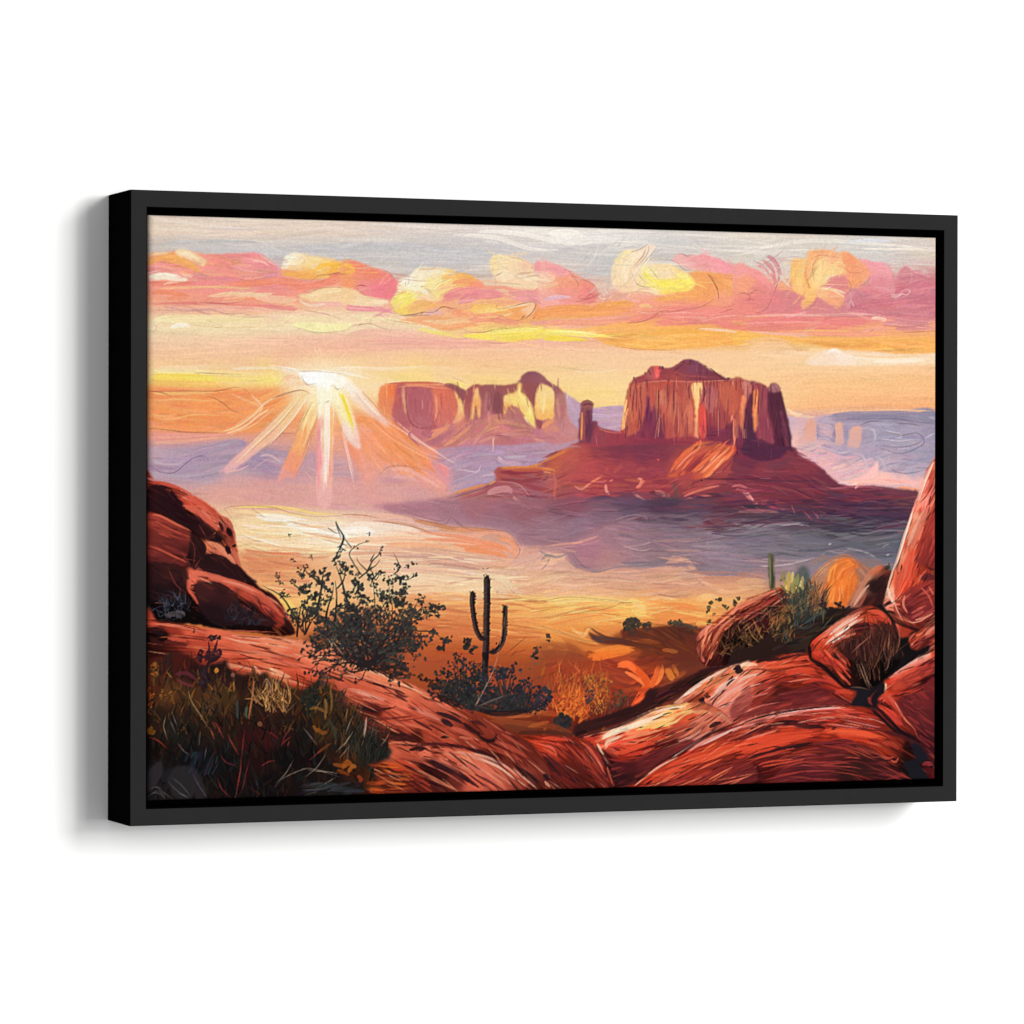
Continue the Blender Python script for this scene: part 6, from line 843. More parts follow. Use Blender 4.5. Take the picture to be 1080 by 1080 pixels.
# ------------------------------------------------------------------ foreground rocks
def rock(outline, cols, flow, n, pal_, L=(10, 40), w=(1, 3.4), a=.6, rough=.8, e=2.2, spread=5, cracks=(), lights=()):
    M = fill(outline, cols, soft=.35, rough=rough, e=e)
    hatch(M, int(n*.9), flow, L, w, None, a, .12, .02, .45, 0, spread, off=3.5)
    hatch(M, n//6, flow, L, (w[0]*.5, w[1]*.5), pal_, a*.6, .08, .015, .3, 0, spread)
    # deepen the shaded planes, keep the lit ones
    lum = buf.mean(2); g = np.clip((lum/.5), .3, 1.2)**.75
    buf[:] = buf*(1-M[..., None])+buf*M[..., None]*np.clip(g, .48, 1.06)[..., None]
    buf[..., 2] *= 1-.15*M; buf[..., 1] *= 1-.09*M
    hatch(M, int(n*.8), flow, (L[0]*.6, L[1]*.8), (.6, 1.4), None, .7, .24, .012, 0, 0, spread*1.2, off=1.5, t=.5)
    for s, ww, c in cracks: stroke(s, ww, c, .95, .35, .45, .12, .06)
    for s, ww, c in lights:
        stroke(s, ww, c, .85, .3, .5, .5, .1)
    hatch(M, n//3, flow, (4, 15), (.8, 2), '22121a 2e161a 3c1a1c', .8, .1, .01, .2, 0, spread*2, t=.6)
    hatch(M, n//9, flow, (6, 20), (.6, 1.1), 'e8a88c dc8468 f0c0a4', .5, .1, .01, 0, 0, spread, t=.5)
    return M
def plane(s, col, flow, n=14, pal_='6c2628 842e2c 4c1c20', a=.85, L=(8, 24)):
    M = fill(s, col, soft=.3, rough=.9, a=a)
    hatch(M, n, flow, L, (1, 3), pal_, .6, .1, .01, .4, 0, 7)
# black hollow behind the right boulders
fill(q(3, 2, '250,600 330,590 430,560 470,545 560,545 640,545 700,540 780,530 860,560 1045,600 1045,810')+q(3, 3, '1045,100 860,240 700,300 560,290 380,40 0,100 0,0 100,-20'), '850,650,2c2020 870,642,241a1a 900,641,1e1616 930,650,1a1416 960,680,161214 940,715,16141a 900,700,241816 820,690,2a1a18 840,670,302420', soft=.6)
hatch(q(3, 2, '250,600 430,560 640,545 600,600 400,700 380,780 200,790'), 50, -20, (8, 24), (1, 3), '241a18 342420 3c2c24 1a1616 44342c', .7)
# scrub with prickly pads, second cactus
twigc = pal('2c3028 38382c 44402c 283430 3c4438')
for _ in range(80):
    x = RS.uniform(826, 868); y = RS.uniform(625, 665); ln([(x, y), (x+RS.normal(0, 4)+(x-846)*.3, y-RS.uniform(8, 24))], RS.uniform(.8, 2), pal('303834 28302c 4c4c34 3c3c38 605c3c 2c2c30')[RS.randint(6)], .8)
fill(q(3, 2, '300,400 330,340 360,325 385,360 390,420 430,470 440,540 400,590 330,620 290,560 270,480'), '838,610,4c5048 848,600,4c5450 852,620,44443c 845,640,2c3430 860,640,382c28', soft=1.5, a=.8)
for s, w, c in (('240,400 250,370 255,350', 4, '8c7c48'), ('250,430 270,400 280,345', 4.4, 'b4a050'), ('270,470 275,430 285,400', 4, 'c0a04c'), ('300,480 300,430 310,370', 4.6, 'a09450'), ('330,470 320,420 325,360', 4.4, '8c8c54'), ('345,460 350,420 345,370', 3.6, 'a89860'), ('290,420 295,380 300,350', 3, 'd0b86c'), ('240,410 235,390', 3, '746c40'), ('262,450 265,420', 2.4, 'e0c070'), ('335,440 340,410 342,395', 2, 'd8c080'), ('310,460 316,430', 2, 'd4b464'), ('360,440 370,400 365,350', 5, '4c5c58'), ('380,460 385,420 380,380', 4, '48544c'), ('230,425 250,440 265,470', 2.6, '7c6c3c')): stroke(q(3, 2, s), w, c, .9)
blades(q(3, 2, '270,480 420,440 450,560 380,620 300,600'), 150, (4, 11), (.8, 1.8), '303c38 4c4834 28302e 605440 3c3c34 7c5c3c 6c4834', -88, 30, 20)
blades(q(3, 2, '370,430 430,420 450,520 400,560'), 70, (4, 10), (.7, 1.4), '8c5838 744c34 5c4034 a06c44', -85, 25, 20)
blades(q(3, 2, '200,560 310,560 330,680 250,740 180,700'), 110, (4, 12), (.7, 1.5), '604830 74562f 44362a 302a24 846434 8c5430', -75, 30, 20)
for s in ('340,640 390,600 470,560', '350,630 420,590', '300,620 350,650 400,640', '250,640 260,690 290,720', '320,600 290,650'): ln(q(3, 2, s), 1.2, '3c4c50', .8)
fill(q(3, 2, '172,270 178,262 195,264 202,280 203,350 208,400 205,440 195,452 182,448 178,400 172,340'), '811,590,68644c 815,590,4c4a38 812,610,58543c 815,610,3a3a2c 812,620,444232', soft=.3)
ln(q(3, 2, '178,275 180,350 185,440'), 1.2, '949068', .7); ln(q(3, 2, '190,270 192,360 195,440'), 1, '34382c', .7); ln(q(3, 2, '198,290 200,380'), .9, '7c8054', .7)
for x, y in ((455, 490), (450, 505), (462, 520), (445, 530), (465, 540), (520, 520), (530, 525), (545, 515), (540, 530), (470, 550), (500, 548), (560, 540), (590, 545)): dab(775+x/4.909, 530+y/4.909, RS.uniform(2, 4), pal('241c20 2c2428 342420')[RS.randint(3)])
for s in ('455,490 450,530 460,560', '530,520 535,545', '545,510 548,535'): ln(q(3, 2, s), 1.2, '2c2028', .9)
# tall slab at the edge
rock(q(3, 1, '1060,490 1040,520 1010,570 985,620 965,680 940,745 920,790 915,810')+q(3, 2, '890,130 870,200 850,270 820,360 800,420 780,480 770,530 790,570 810,600 850,690 890,700 920,670 1000,660 1060,640'),
     '985,490,c87858 980,500,c05c44 985,515,a84434 975,510,d8907c 970,530,dc9c84 965,545,e0a088 960,560,d88870 970,550,c85c48 975,540,b84838 985,545,8c3430 980,560,943430 965,575,c85440 955,590,d88c74 960,600,dc5c3c 968,600,b84030 975,590,9c3830 985,590,88302c 985,610,a84c3c 940,625,e0a890 938,640,dc9480 948,620,d85c40 955,620,d44c34 950,640,a83c30 962,640,78282a 975,640,a8483c 985,640,8c302c 945,655,cc6450 955,660,b84434 970,660,903430', '965,540,-68 975,520,-62 945,610,-75 975,600,-70 960,650,30 980,640,-40', 110, 'e0a08c c8503c a03830 dc7050 8c302c d88068 70262a', (10, 40), (1, 3.6), .6, .5,
     cracks=((q(3, 2, '1000,110 960,200 930,260'), 2, '94342c'), (q(3, 2, '990,330 1020,345 1045,340'), 2.4, '4c1c20'), (q(3, 2, '960,400 1000,380 1045,400'), 7, '5c2428'), (q(3, 2, '860,560 900,590 960,600 1010,560'), 7, '7c2a2c'), (q(3, 2, '870,520 920,480 960,440'), 3, '8c3230'), (q(3, 2, '1000,420 1020,500 1010,560'), 5, '74282a'), (q(3, 2, '840,370 860,360'), 4, '6c2424'), (q(3, 2, '850,600 830,560 825,500'), 3, '9c3830')),
     lights=((q(3, 1, '1040,525 1000,600 960,700 930,790'), 2.6, 'f0c8a8'), (q(3, 1, '1030,545 990,640 950,750'), 1.4, 'f8e8d0'), (q(3, 2, '930,10 900,100 870,190 840,290 810,370 785,460 775,520'), 3, 'f0c4ac'), (q(3, 2, '920,40 890,140 860,240 830,340'), 1.4, 'f8e4d0'), (q(3, 2, '1000,10 960,80 920,160 880,260'), 5, 'e0a48c'), (q(3, 2, '1010,0 970,80 930,180'), 3, 'dc8468'), (q(3, 2, '910,210 900,280 930,220'), 4, 'd85c40'), (q(3, 2, '860,300 850,400 830,480'), 4, 'dc6848'), (q(3, 2, '900,260 890,330 910,400'), 5, 'd44c34'), (q(3, 2, '960,420 980,470 1030,520'), 3, 'cc6450'), (q(3, 2, '870,600 920,620 980,600 1030,550'), 1.4, 'e89478'), (q(3, 2, '790,430 800,480 830,540'), 3, 'f0d0bc'), (q(3, 2, '820,420 815,480 840,560 870,610'), 1.6, 'ecac94'), (q(3, 2, '940,430 960,380 1000,340'), 2, 'd86c50'), (q(3, 2, '1030,190 1010,260 970,320'), 1, 'e88c70')))
plane(q(3, 2, '990,120 1045,60 1045,330 1000,320 960,330 940,300 960,220'), '985,560,a03a30 975,580,8c302c 985,590,7c2a2a', -68, 16, '8c302c a83a30 742628 b84838')
plane(q(3, 2, '880,470 930,430 1000,410 1045,420 1045,560 990,590 920,600 870,570 855,520'), '960,630,7c2a2a 975,625,94342e 955,645,642226 985,640,74282a', -30, 24, '8c3430 a84438 5c2024 742a2c c85c48')
for s, w, c in (('1000,10 970,90 930,190 900,260', 6, 'd4745c'), ('930,220 910,300 900,380 880,440', 6, 'd85038'), ('900,250 880,340 860,430', 5, 'e0644a'), ('870,330 840,430 830,510', 5, 'cc5440'), ('940,330 930,390 950,430', 4, 'c0462f'), ('880,470 870,530 900,580', 2.4, 'dc7c64'), ('950,430 1000,480 1030,560', 2, 'c85444'), ('1000,430 1030,480', 2, 'd06450'), ('920,610 990,590 1040,560', 2, 'e08c74')): stroke(q(3, 2, s), w, c, .85)
# small red shoulder under it
rock(q(3, 2, '900,700 920,680 970,660 1000,630 1060,600 1060,720 1000,740 940,760 910,750'), '962,675,c8503c 970,668,cc5844 980,665,d8705c 985,655,d07868 975,675,98342e 985,672,a84438', -35, 30, 'd87860 a83c34 7c2a2a', cracks=((q(3, 2, '960,720 1010,700 1045,690'), 3, '5c2024'),), lights=((q(3, 2, '980,690 1020,650 1045,640'), 4, 'd88470'), (q(3, 2, '930,690 980,670'), 2.4, 'e07054')))
# bullet boulder
rock(q(3, 2, '385,760 395,720 430,690 500,640 560,600 620,560 670,540 720,540 760,560 790,590 820,640 850,700')+q(3, 3, '840,-20 860,60 800,130 740,190 700,205 620,195 570,190 520,130 460,80 400,40 375,0 380,-30'),
     '857,690,d4402c 862,680,dc4c30 872,672,d8644c 885,665,d89078 895,655,c8806c 905,648,c85c48 915,643,cc5038 925,646,c84830 930,655,bc4030 920,655,d05038 905,665,8c3830 890,675,c06450 880,685,a84034 870,690,b83c2c 865,700,c8402c 875,700,98382c 885,690,4c2420 900,680,3c201c 915,672,4c2420 930,668,6c2c26 940,680,2c1c1c 925,690,2c1e1c 905,700,2c1c1a 890,712,44201e 885,715,7c2a22 935,700,1e1618 920,715,18141a', '865,690,-60 880,670,-40 905,650,-30 930,665,50 915,690,88', 90, 'e4a890 d4503c a43830 5c2422 30201e', (8, 32), (1, 3.2), .6, .6,
     cracks=((q(3, 2, '640,650 680,630 700,650'), 5, '301820'), (q(3, 2, '560,670 610,640 680,620'), 2.4, '5c2420'), (q(3, 2, '700,640 740,630'), 3, '3c1c20'), (q(3, 2, '520,760 560,720 620,700'), 6, '54241f'), (q(3, 3, '380,10 390,50 450,80 520,150 570,190 700,210'), 4, '1c1416'), (q(3, 3, '440,70 480,110 520,160'), 5, '20161a')),
     lights=((q(3, 2, '400,740 430,700 470,690'), 6, 'e04830'), (q(3, 2, '460,740 520,690 580,650'), 3, 'f0d0b8'), (q(3, 2, '480,720 540,670 620,620 680,590'), 3, 'e8b49c'), (q(3, 2, '450,680 540,630 620,580 680,550'), 4, 'd88870'), (q(3, 2, '500,730 520,710 580,680'), 2.4, 'f4dcc8'), (q(3, 2, '580,640 640,600'), 2, 'f0c8b4'), (q(3, 2, '680,560 740,570 790,610'), 4, 'd4543c'), (q(3, 2, '700,600 760,600 800,630'), 5, 'cc4830'), (q(3, 2, '400,770 430,780 470,760'), 5, 'd84430'), (q(3, 3, '400,10 460,30 540,60'), 6, 'd04030'), (q(3, 3, '420,40 500,70 560,60 580,130'), 5, 'b8382c')))
plane(q(3, 2, '560,740 640,700 720,650 790,620 830,680 850,740 850,810 520,810 530,770'), '900,680,2e1a1a 915,665,4c2422 930,670,3c1e1e 890,690,3a1c1a 940,690,1c1618', 85, 30, '3c1e1c 4c2822 2a1818 5c3028')
plane(q(3, 2, '610,640 650,625 690,630 710,645 670,665 630,670'), '2a1418', -20, 3)
for s, w, c in (('690,560 740,565 790,600 810,640', 4, 'd85038'), ('700,590 760,600 790,630', 4, 'b83c30'), ('480,690 560,630 650,580', 3, 'ecc4b0'), ('520,690 600,640', 2, 'f4e0d0'), ('420,720 480,670 560,610', 2.4, 'd8705c')): stroke(q(3, 2, s), w, c, .85)
hatch(q(3, 3, '430,0 520,0 590,60 600,180 560,180 480,90'), 40, '885,705,50', (6, 16), (1, 2.6), 'c4402c d85038 a43428 8c2c24 e06848', .7)
blades(q(3, 2, '540,780 640,690 780,660 850,720 840,800'), 80, (10, 26), (.5, 1.1), '48281f 54301f 302020 6c3c2c 2c1c1a', -95, 18, 12)
blades(q(3, 3, '600,150 700,20 840,20 760,160'), 60, (10, 26), (.5, 1), '44281f 5c3828 704430 302020', -95, 18, 10)
for s in ('640,70 660,130 690,200', '650,60 680,140 700,210', '800,30 790,90 770,110', '560,200 640,195 700,210'): ln(q(3, 3, s), .9, 'a88068', .7)
for s in ('850,650 850,720 830,780', '800,680 790,780', '600,780 640,740 700,690', '800,590 830,650 855,700'): ln(q(3, 2, s), .9, 'c07860', .7)
# dark gap
fill(q(3, 3, '580,200 640,200 700,215 690,260 680,290 620,290 560,280 600,250'), '1c1a22', soft=.5); fill(q(3, 3, '700,210 770,170 780,200 740,260 725,300 700,270'), '1c161c', soft=.4)
# upper banded slab
rock(q(2, 3, '690,280 740,240 800,190 870,140 950,100 1010,80 1080,55')+q(3, 3, '60,60 110,60 200,40 300,20 370,20 400,40 440,70 500,130 560,190 630,220 610,260 580,290 480,290 320,305 160,340 0,390')+q(2, 3, '1000,385 960,340 900,300 860,280 780,275'),
     '715,737,d8a890 730,728,dc9474 745,715,e0a890 755,708,e8b8a0 770,702,e8b8a0 760,715,dc7c50 770,708,d87850 745,725,d8603c 730,735,b84830 725,740,94382e 775,720,dc9080 765,730,d88c7c 755,738,d08878 760,750,cc7c70 775,740,c87068 785,730,d88a78 785,700,e8b8a0 800,697,dc5438 800,710,d07058 790,720,cc7460 785,755,b85c50 800,740,98382f 800,725,c05040 820,700,d84c30 840,694,d44c34 850,695,a83428 855,700,cc4430 850,710,c8402c 830,715,b83c2e 825,728,7c2c28 845,722,a03828 860,715,c04030 870,720,a43428 880,730,b83a2c 895,732,c04430 885,742,7c2c28 860,740,642628 840,742,6c2828 820,748,74302c 800,755,8c3c34 870,735,8c3028 900,735,b03c2c', '740,725,-35 780,715,-35 800,740,-28 830,705,-14 860,710,15 890,735,30 850,740,-8', 150, 'e8b09c d4503a a43830 6c2628 4c1c20 dc8470', (12, 48), (.9, 3), .6, .6, spread=4,
     cracks=((q(3, 3, '100,70 160,45 240,45'), 5, '2c181a'), (q(3, 3, '150,60 220,50 330,25 370,40'), 3, '401c1e'), (q(3, 3, '20,120 100,100 260,110 380,90'), 1.6, '8c342c'), (q(3, 3, '60,200 200,170 330,160 400,150'), 1.8, '8c302a'), (q(3, 3, '200,230 330,210 420,170 500,190'), 3, '682424'), (q(3, 3, '120,290 260,250 420,230 540,250'), 5, '5c2224'), (q(3, 3, '20,340 160,300 300,280'), 3, '7c322e'), (q(3, 3, '300,265 420,255 560,270'), 4, '541e22'), (q(2, 3, '860,280 900,240 980,170 1010,130'), 2, '4c2020'), (q(2, 3, '1000,130 960,180 950,190'), 3, '3c1c1e'), (q(2, 3, '880,300 900,260 930,230'), 2, '5c2c2c')),
     lights=((q(2, 3, '700,270 780,205 880,140 990,90'), 3, 'f0c8b0'), (q(2, 3, '730,245 800,200 850,170'), 3, 'f4d8c4'), (q(2, 3, '780,220 860,180 960,125'), 4, 'dc7848'), (q(2, 3, '870,260 940,200 1040,130'), 3.4, 'e8b0a0'), (q(2, 3, '900,290 980,220 1080,160'), 3, 'e4a898'), (q(2, 3, '890,240 930,190 1000,150 1070,110'), 2.4, 'f0c8b8'), (q(2, 3, '920,300 1000,270 1080,230'), 3, 'd89484'), (q(3, 3, '10,90 60,75 130,80'), 4, 'f0d0b0'), (q(3, 3, '0,180 60,140 150,120'), 3, 'e8b8a4'), (q(3, 3, '0,220 80,190 160,170'), 2.4, 'e0a090'), (q(3, 3, '130,75 240,65 340,45'), 4, 'dc5034'), (q(3, 3, '160,90 300,80 400,70'), 3, 'e05c40'), (q(3, 3, '250,130 380,120 450,120'), 4, 'cc4430'), (q(3, 3, '330,180 430,150 500,170 560,210'), 3, 'c8402c'), (q(3, 3, '500,220 570,215 620,235'), 5, 'c8442e'), (q(3, 3, '0,280 100,240 200,220'), 2.4, 'cc6c60'), (q(3, 3, '260,170 380,150 460,160'), 1.6, 'd86850'), (q(3, 3, '20,330 130,290 250,270'), 1.6, 'b85c54'), (q(3, 3, '220,235 330,215'), 1.2, 'd07058')))
cluster(570+1022/4.909, 685+102/4.909, 3.4, 4, 22, (2, 3.6), '241820 301c20 2c1c1c'); cluster(570+835/4.909, 685+265/4.909, 3, 3, 14, (1.6, 3), '28181c 3c2020'); cluster(570+862/4.909, 685+238/4.909, 2.6, 3, 12, (1.4, 2.6), '44201f 5c2c24'); stroke(q(2, 3, '960,190 980,165 1005,150'), 2, '34191c')
plane(q(3, 3, '60,330 200,290 330,240 420,230 540,250 590,280 480,290 320,303 160,338 20,380'), '790,755,84352f 830,742,7c2c2a 880,740,6c2628 850,740,742a2a', -10, 26, '5c2024 842e2c 6c2628 9c3830')
plane(q(3, 3, '230,240 330,205 430,190 520,220 440,235 330,240 260,265'), '5c2024', -14, 10, '541e22 6c2628 7c2c2a', .8)
plane(q(2, 3, '1010,260 1085,190 1085,300 1000,360 980,330'), '783,745,9c4840 778,750,8c3c38', -28, 10, '8c3c38 a8544a 6c2c2c')
for s, w, c in (('240,120 360,100 440,110', 5, 'd84a30'), ('300,60 370,40 420,80', 4, 'e0543a'), ('440,130 510,160 560,200', 4, 'cc4430'), ('380,150 470,160 530,190', 3, 'b83a2e')): stroke(q(3, 3, s), w, c, .85)
# cream topped slab
rock(q(2, 3, '185,455 280,430 370,405 460,370 540,330 610,300 700,285 780,275 850,280 920,310 970,350 1000,385 900,420 800,490 720,530 640,590 560,640 480,700 470,715 380,715 370,690 340,600 300,540 270,490 200,470'),
     '615,775,a83428 625,775,cc3c2c 632,785,d85840 640,772,dc9474 650,768,e8c0a0 660,764,f0d8b8 675,757,f4dcb0 690,752,f4dca0 705,748,f0c880 720,745,ecb878 735,743,dc8058 745,745,b85c44 755,750,c86848 700,757,ecc078 715,755,d8603c 690,765,e07848 670,770,e4805c 655,778,dc4c34 675,778,d84430 695,770,d44830 715,765,cc5040 735,757,c87c6c 750,752,c47464 765,760,c06858 735,768,b0604f 720,778,98443c 710,785,6c2828 690,785,8c2c26 670,790,c03c2c 655,795,b83628 645,790,c8503f 640,800,6c2428 650,810,44181c 665,810,4c1a1e 690,800,541e20 670,822,3c161a 655,828,34161a 700,795,5c2222', '640,780,-20 680,760,-18 720,750,-14 740,760,-40 690,790,-22 660,810,-12 640,800,55', 150, 'f0d0a8 e05838 b03828 6c2428 f4e0c0 d88464 4c1c20', (12, 44), (.9, 3.2), .6, .6, spread=4,
     cracks=((q(2, 3, '180,460 190,435 220,425 250,430'), 5, '28161a'), (q(2, 3, '270,475 300,520 340,590 370,680'), 2.4, '30181c'), (q(2, 3, '330,560 460,580 560,540 640,500'), 3, '8c2a26'), (q(2, 3, '400,640 520,600 640,540 740,480'), 5, '4c1c20'), (q(2, 3, '640,430 720,400 780,370 850,340'), 2.4, 'a8503c'), (q(2, 3, '560,560 660,520 760,470'), 4, '6c2628'), (q(2, 3, '690,460 760,420 820,380'), 1.6, '8c4038'), (q(2, 3, '870,405 900,385 940,375'), 5, '34191c'), (q(2, 3, '390,700 440,680 480,690'), 6, '2c1418'), (q(2, 3, '540,330 620,305 740,285'), 1.2, '9c7060')),
     lights=((q(2, 3, '300,465 380,420 480,390 560,350'), 5, 'f4dcc0'), (q(2, 3, '400,420 500,390 600,350 680,310'), 5, 'f4e0b4'), (q(2, 3, '580,330 660,305 780,290'), 3, 'f0d4b8'), (q(2, 3, '480,420 580,390 660,370 720,340'), 4, 'f0c870'), (q(2, 3, '620,400 700,370 760,330 820,310'), 3, 'f0c880'), (q(2, 3, '560,410 620,395 680,390'), 3, 'f4d478'), (q(2, 3, '330,520 360,470 440,440'), 4, 'ecb090'), (q(2, 3, '290,480 310,520 330,550'), 2.6, 'f0c8a8'), (q(2, 3, '370,530 480,500 600,460 680,450'), 6, 'e04c30'), (q(2, 3, '400,490 520,470 640,430'), 4, 'e47450'), (q(2, 3, '430,550 520,530 600,500'), 4, 'd03c2c'), (q(2, 3, '700,380 760,345 800,340 720,400'), 4, 'd8502f'), (q(2, 3, '780,330 850,320 900,340'), 4, 'e09060'), (q(2, 3, '700,480 780,450 850,400'), 3, 'd89484'), (q(2, 3, '730,500 800,460 900,410'), 2.4, 'cc8474'), (q(2, 3, '740,450 840,380 900,350'), 2.4, 'd87858'), (q(2, 3, '900,320 950,350 990,390'), 5, 'c07860'), (q(2, 3, '210,455 260,460 290,510'), 4, 'c83c2c')))
plane(q(2, 3, '370,600 460,580 560,545 660,505 760,470 800,480 700,540 600,600 520,660 470,712 385,712'), '660,808,4c1c20 680,800,642426 700,792,6c2828 720,783,7c302c 655,820,34161a', -24, 30, '5c2024 7c2c2a 4c1a1e 8c3430')
for s, w, c in (('360,540 440,525 540,490 620,480', 5, 'e05034'), ('300,470 380,430 470,395 560,360 640,330', 4, 'f4e4c4'), ('500,400 600,370 680,350', 3, 'f4dc98'), ('640,360 720,330 790,310', 3, 'f0c070'), ('400,470 520,440 640,410', 3, 'ec9468'), ('330,500 350,470 420,450', 3, 'f0c4a4')): stroke(q(2, 3, s), w, c, .85)
# great lower dome
rock(q(2, 3, '470,715 500,690 560,630 620,590 700,550 800,490 880,440 980,390 1080,360')+q(3, 3, '100,350 200,325 320,305 440,293 560,292 680,300 730,330 800,400 880,460 930,510 990,560 1060,620 1060,720 600,720')+q(2, 3, '900,730'),
     '668,829,c8402c 680,818,dc4c30 690,808,d8482e 700,797,e08068 715,788,c84430 705,810,d8452c 720,800,cc3c2a 740,790,b03428 735,778,e08870 750,768,dc9080 760,765,b84c40 745,782,c84830 770,775,a83a30 765,790,dc4c30 780,785,e04c30 800,778,e0502f 800,765,8c342e 790,758,dc8878 810,752,e09484 830,748,e08c80 850,746,dc8478 870,746,d87464 890,748,cc4c38 905,752,b43828 840,755,b83a2c 860,752,c44030 880,757,c03c2c 820,760,a8382e 850,762,7c2a28 870,768,8c2c26 890,765,a03428 810,772,cc4830 830,770,d8492e 850,770,dc4c30 870,772,e05030 890,775,d84a30 910,778,cc442e 925,780,b83c2c 840,778,c8402c 860,780,a8342a 880,783,a03229 840,790,842a26 820,790,b0372a 800,795,a03228 780,802,903028 760,808,a83628 740,812,b83a2a 720,818,a83628 700,823,8c2c26 760,820,6c2426 790,815,642226 820,805,702528 850,800,742828 870,795,802a28 860,815,5c2226 890,800,4c2022 900,795,542222 900,815,341c1c 915,800,5c2220 930,790,a83c2e 940,800,8c302a 925,810,6c2824 945,785,a83a2c 950,770,843028 935,765,9c342a 960,790,301a20 970,800,3c1c22 980,815,6c2428 960,815,241a20 940,815,5c2224 985,820,8c2c2c', '690,810,-35 730,790,-30 780,770,-20 830,760,-8 870,765,4 910,775,14 940,790,35 800,805,-14 860,800,0', 260, 'e48c78 dc5034 b43828 8c2a26 5c1f22 3c181c c8402c', (16, 60), (.9, 3.2), .6, .6, spread=3,
     cracks=((q(2, 3, '700,660 820,620 960,590 1080,560'), 3, '7c2a26'), (q(3, 3, '0,455 60,435 160,400 260,370 360,380 420,400'), 3.4, '301618'), (q(3, 3, '30,445 100,420 200,385'), 2.4, '481c1e'), (q(3, 3, '370,405 420,395 470,405'), 4, '2c161a'), (q(3, 3, '440,385 520,400 640,410 760,420'), 3, '5c2022'), (q(3, 3, '500,405 550,402'), 4, '2c161a'), (q(3, 3, '560,360 620,330 650,350'), 5, '6c2424'), (q(3, 3, '0,570 100,550 200,520 300,500 400,478'), 3.4, '381a1e'), (q(3, 3, '240,520 340,495 410,475'), 4, '30181c'), (q(3, 3, '60,640 130,590 260,560 420,540'), 2.4, '5c2022'), (q(3, 3, '380,490 480,480 560,465 640,475'), 3, '74282a'), (q(3, 3, '200,640 400,600 560,570'), 1.4, '4c1c20'), (q(3, 3, '300,660 420,640 560,650'), 4, '4c1c22'),
             (q(3, 3, '720,320 780,370 840,430 900,470'), 4, '2c161a'), (q(3, 3, '760,420 840,440 900,460'), 4, '4c1c1e'), (q(3, 3, '640,375 720,400 780,430'), 3, '6c2424'), (q(3, 3, '740,560 780,570 800,580'), 3, '301820'), (q(2, 3, '600,690 720,650 840,610 1000,570'), 2, '8c2c26'), (q(2, 3, '560,700 700,690 840,670 1060,640'), 4, '5c2022')),
     lights=((q(2, 3, '480,710 560,640 640,590 720,550'), 2.4, 'f0b098'), (q(2, 3, '680,560 720,530 790,485 860,450'), 1.6, 'f4dcd0'), (q(2, 3, '740,540 840,480 960,430 1080,390'), 3.4, 'e09c90'), (q(2, 3, '820,500 900,460 1000,410 1080,385'), 2.4, 'e8b4a8'), (q(3, 3, '0,395 100,365 220,335 340,315 460,305 560,300'), 2.6, 'ecaca4'), (q(3, 3, '0,410 120,375 260,340 420,320'), 2, 'dc8c80'), (q(3, 3, '300,320 440,310 580,320 700,330'), 4, 'cc4838'), (q(2, 3, '620,620 760,560 900,520 1080,470'), 5, 'dc4c30'), (q(2, 3, '740,600 860,560 960,530 1080,510'), 6, 'e04e30'), (q(2, 3, '560,660 640,640 760,610'), 4, 'e05030'), (q(3, 3, '0,500 100,480 200,450 330,430 460,415'), 5, 'dc4a30'), (q(3, 3, '0,530 120,520 240,490 330,470'), 6, 'd8462c'), (q(3, 3, '440,415 560,415 680,430 800,460'), 5, 'e25232'), (q(3, 3, '520,440 640,445 740,460'), 4, 'd8482e'), (q(3, 3, '180,400 280,395 360,405'), 3, 'd05840'), (q(3, 3, '40,470 140,440 240,410'), 2, 'e08470'), (q(3, 3, '100,610 150,585 260,570 380,560'), 2.4, 'cc4834'), (q(3, 3, '0,660 80,620 130,600'), 2, 'c44430'), (q(3, 3, '760,480 820,490 850,520'), 5, 'a83c2e'), (q(3, 3, '720,530 780,560 840,550'), 3, 'b84a38'), (q(3, 3, '800,570 830,580 850,545'), 2, 'c85c44'), (q(3, 3, '420,560 560,545 600,560'), 1.4, 'a83c34'), (q(3, 3, '200,690 400,650 560,640'), 1.4, '94342f'), (q(3, 3, '820,660 860,645 890,660'), 5, '94302c'), (q(3, 3, '960,590 1010,590 1040,600'), 5, '98343a')))
plane(q(3, 3, '300,560 420,500 560,475 640,480 720,520 780,580 860,640 900,690 560,692 300,695 180,695 240,620'), '850,815,54202a 880,790,642426 900,810,381a1c 860,800,6c2426 820,820,6c2628 930,820,3c1a20', 2, 50, '5c2024 742a2a 481a1e 842e2c 642226', .7, (14, 44))
plane(q(2, 3, '640,690 800,650 950,610 1085,580 1085,700 620,712'), '720,822,8c2e28 760,815,74282a 785,815,6c2628', -12, 24, '7c2a2a 94322c 642226', .6, (14, 44))
plane(q(3, 3, '0,470 90,440 190,400 270,372 360,385 430,400 360,410 260,390 170,420 60,460 0,480'), '3c181c', -16, 8, '2c1418 481c1e', .8)
for s, w, c in (('0,520 120,500 240,470 340,450 470,430', 6, 'e04e32'), ('460,425 560,425 660,435 780,465', 5, 'e65a38'), ('200,330 340,312 460,303 580,300', 2.2, 'f0b8ae'), ('100,560 200,535 320,505', 2, 'b83c2c'), ('380,350 500,340 640,345', 3, 'c8442f'), ('120,610 250,585 380,565', 2, 'cc4a36'), ('0,560 90,545', 3, 'c43c2a'), ('430,600 560,585 640,600', 1.6, '9c3a34'), ('200,655 360,630 520,625', 1.6, 'a03c34')): stroke(q(3, 3, s), w, c, .85)
for s, w, c in (('620,650 720,600 830,560 980,520 1080,500', 5, 'e4573a'), ('560,690 640,660 720,640', 5, 'd84a30')): stroke(q(2, 3, s), w, c, .8)
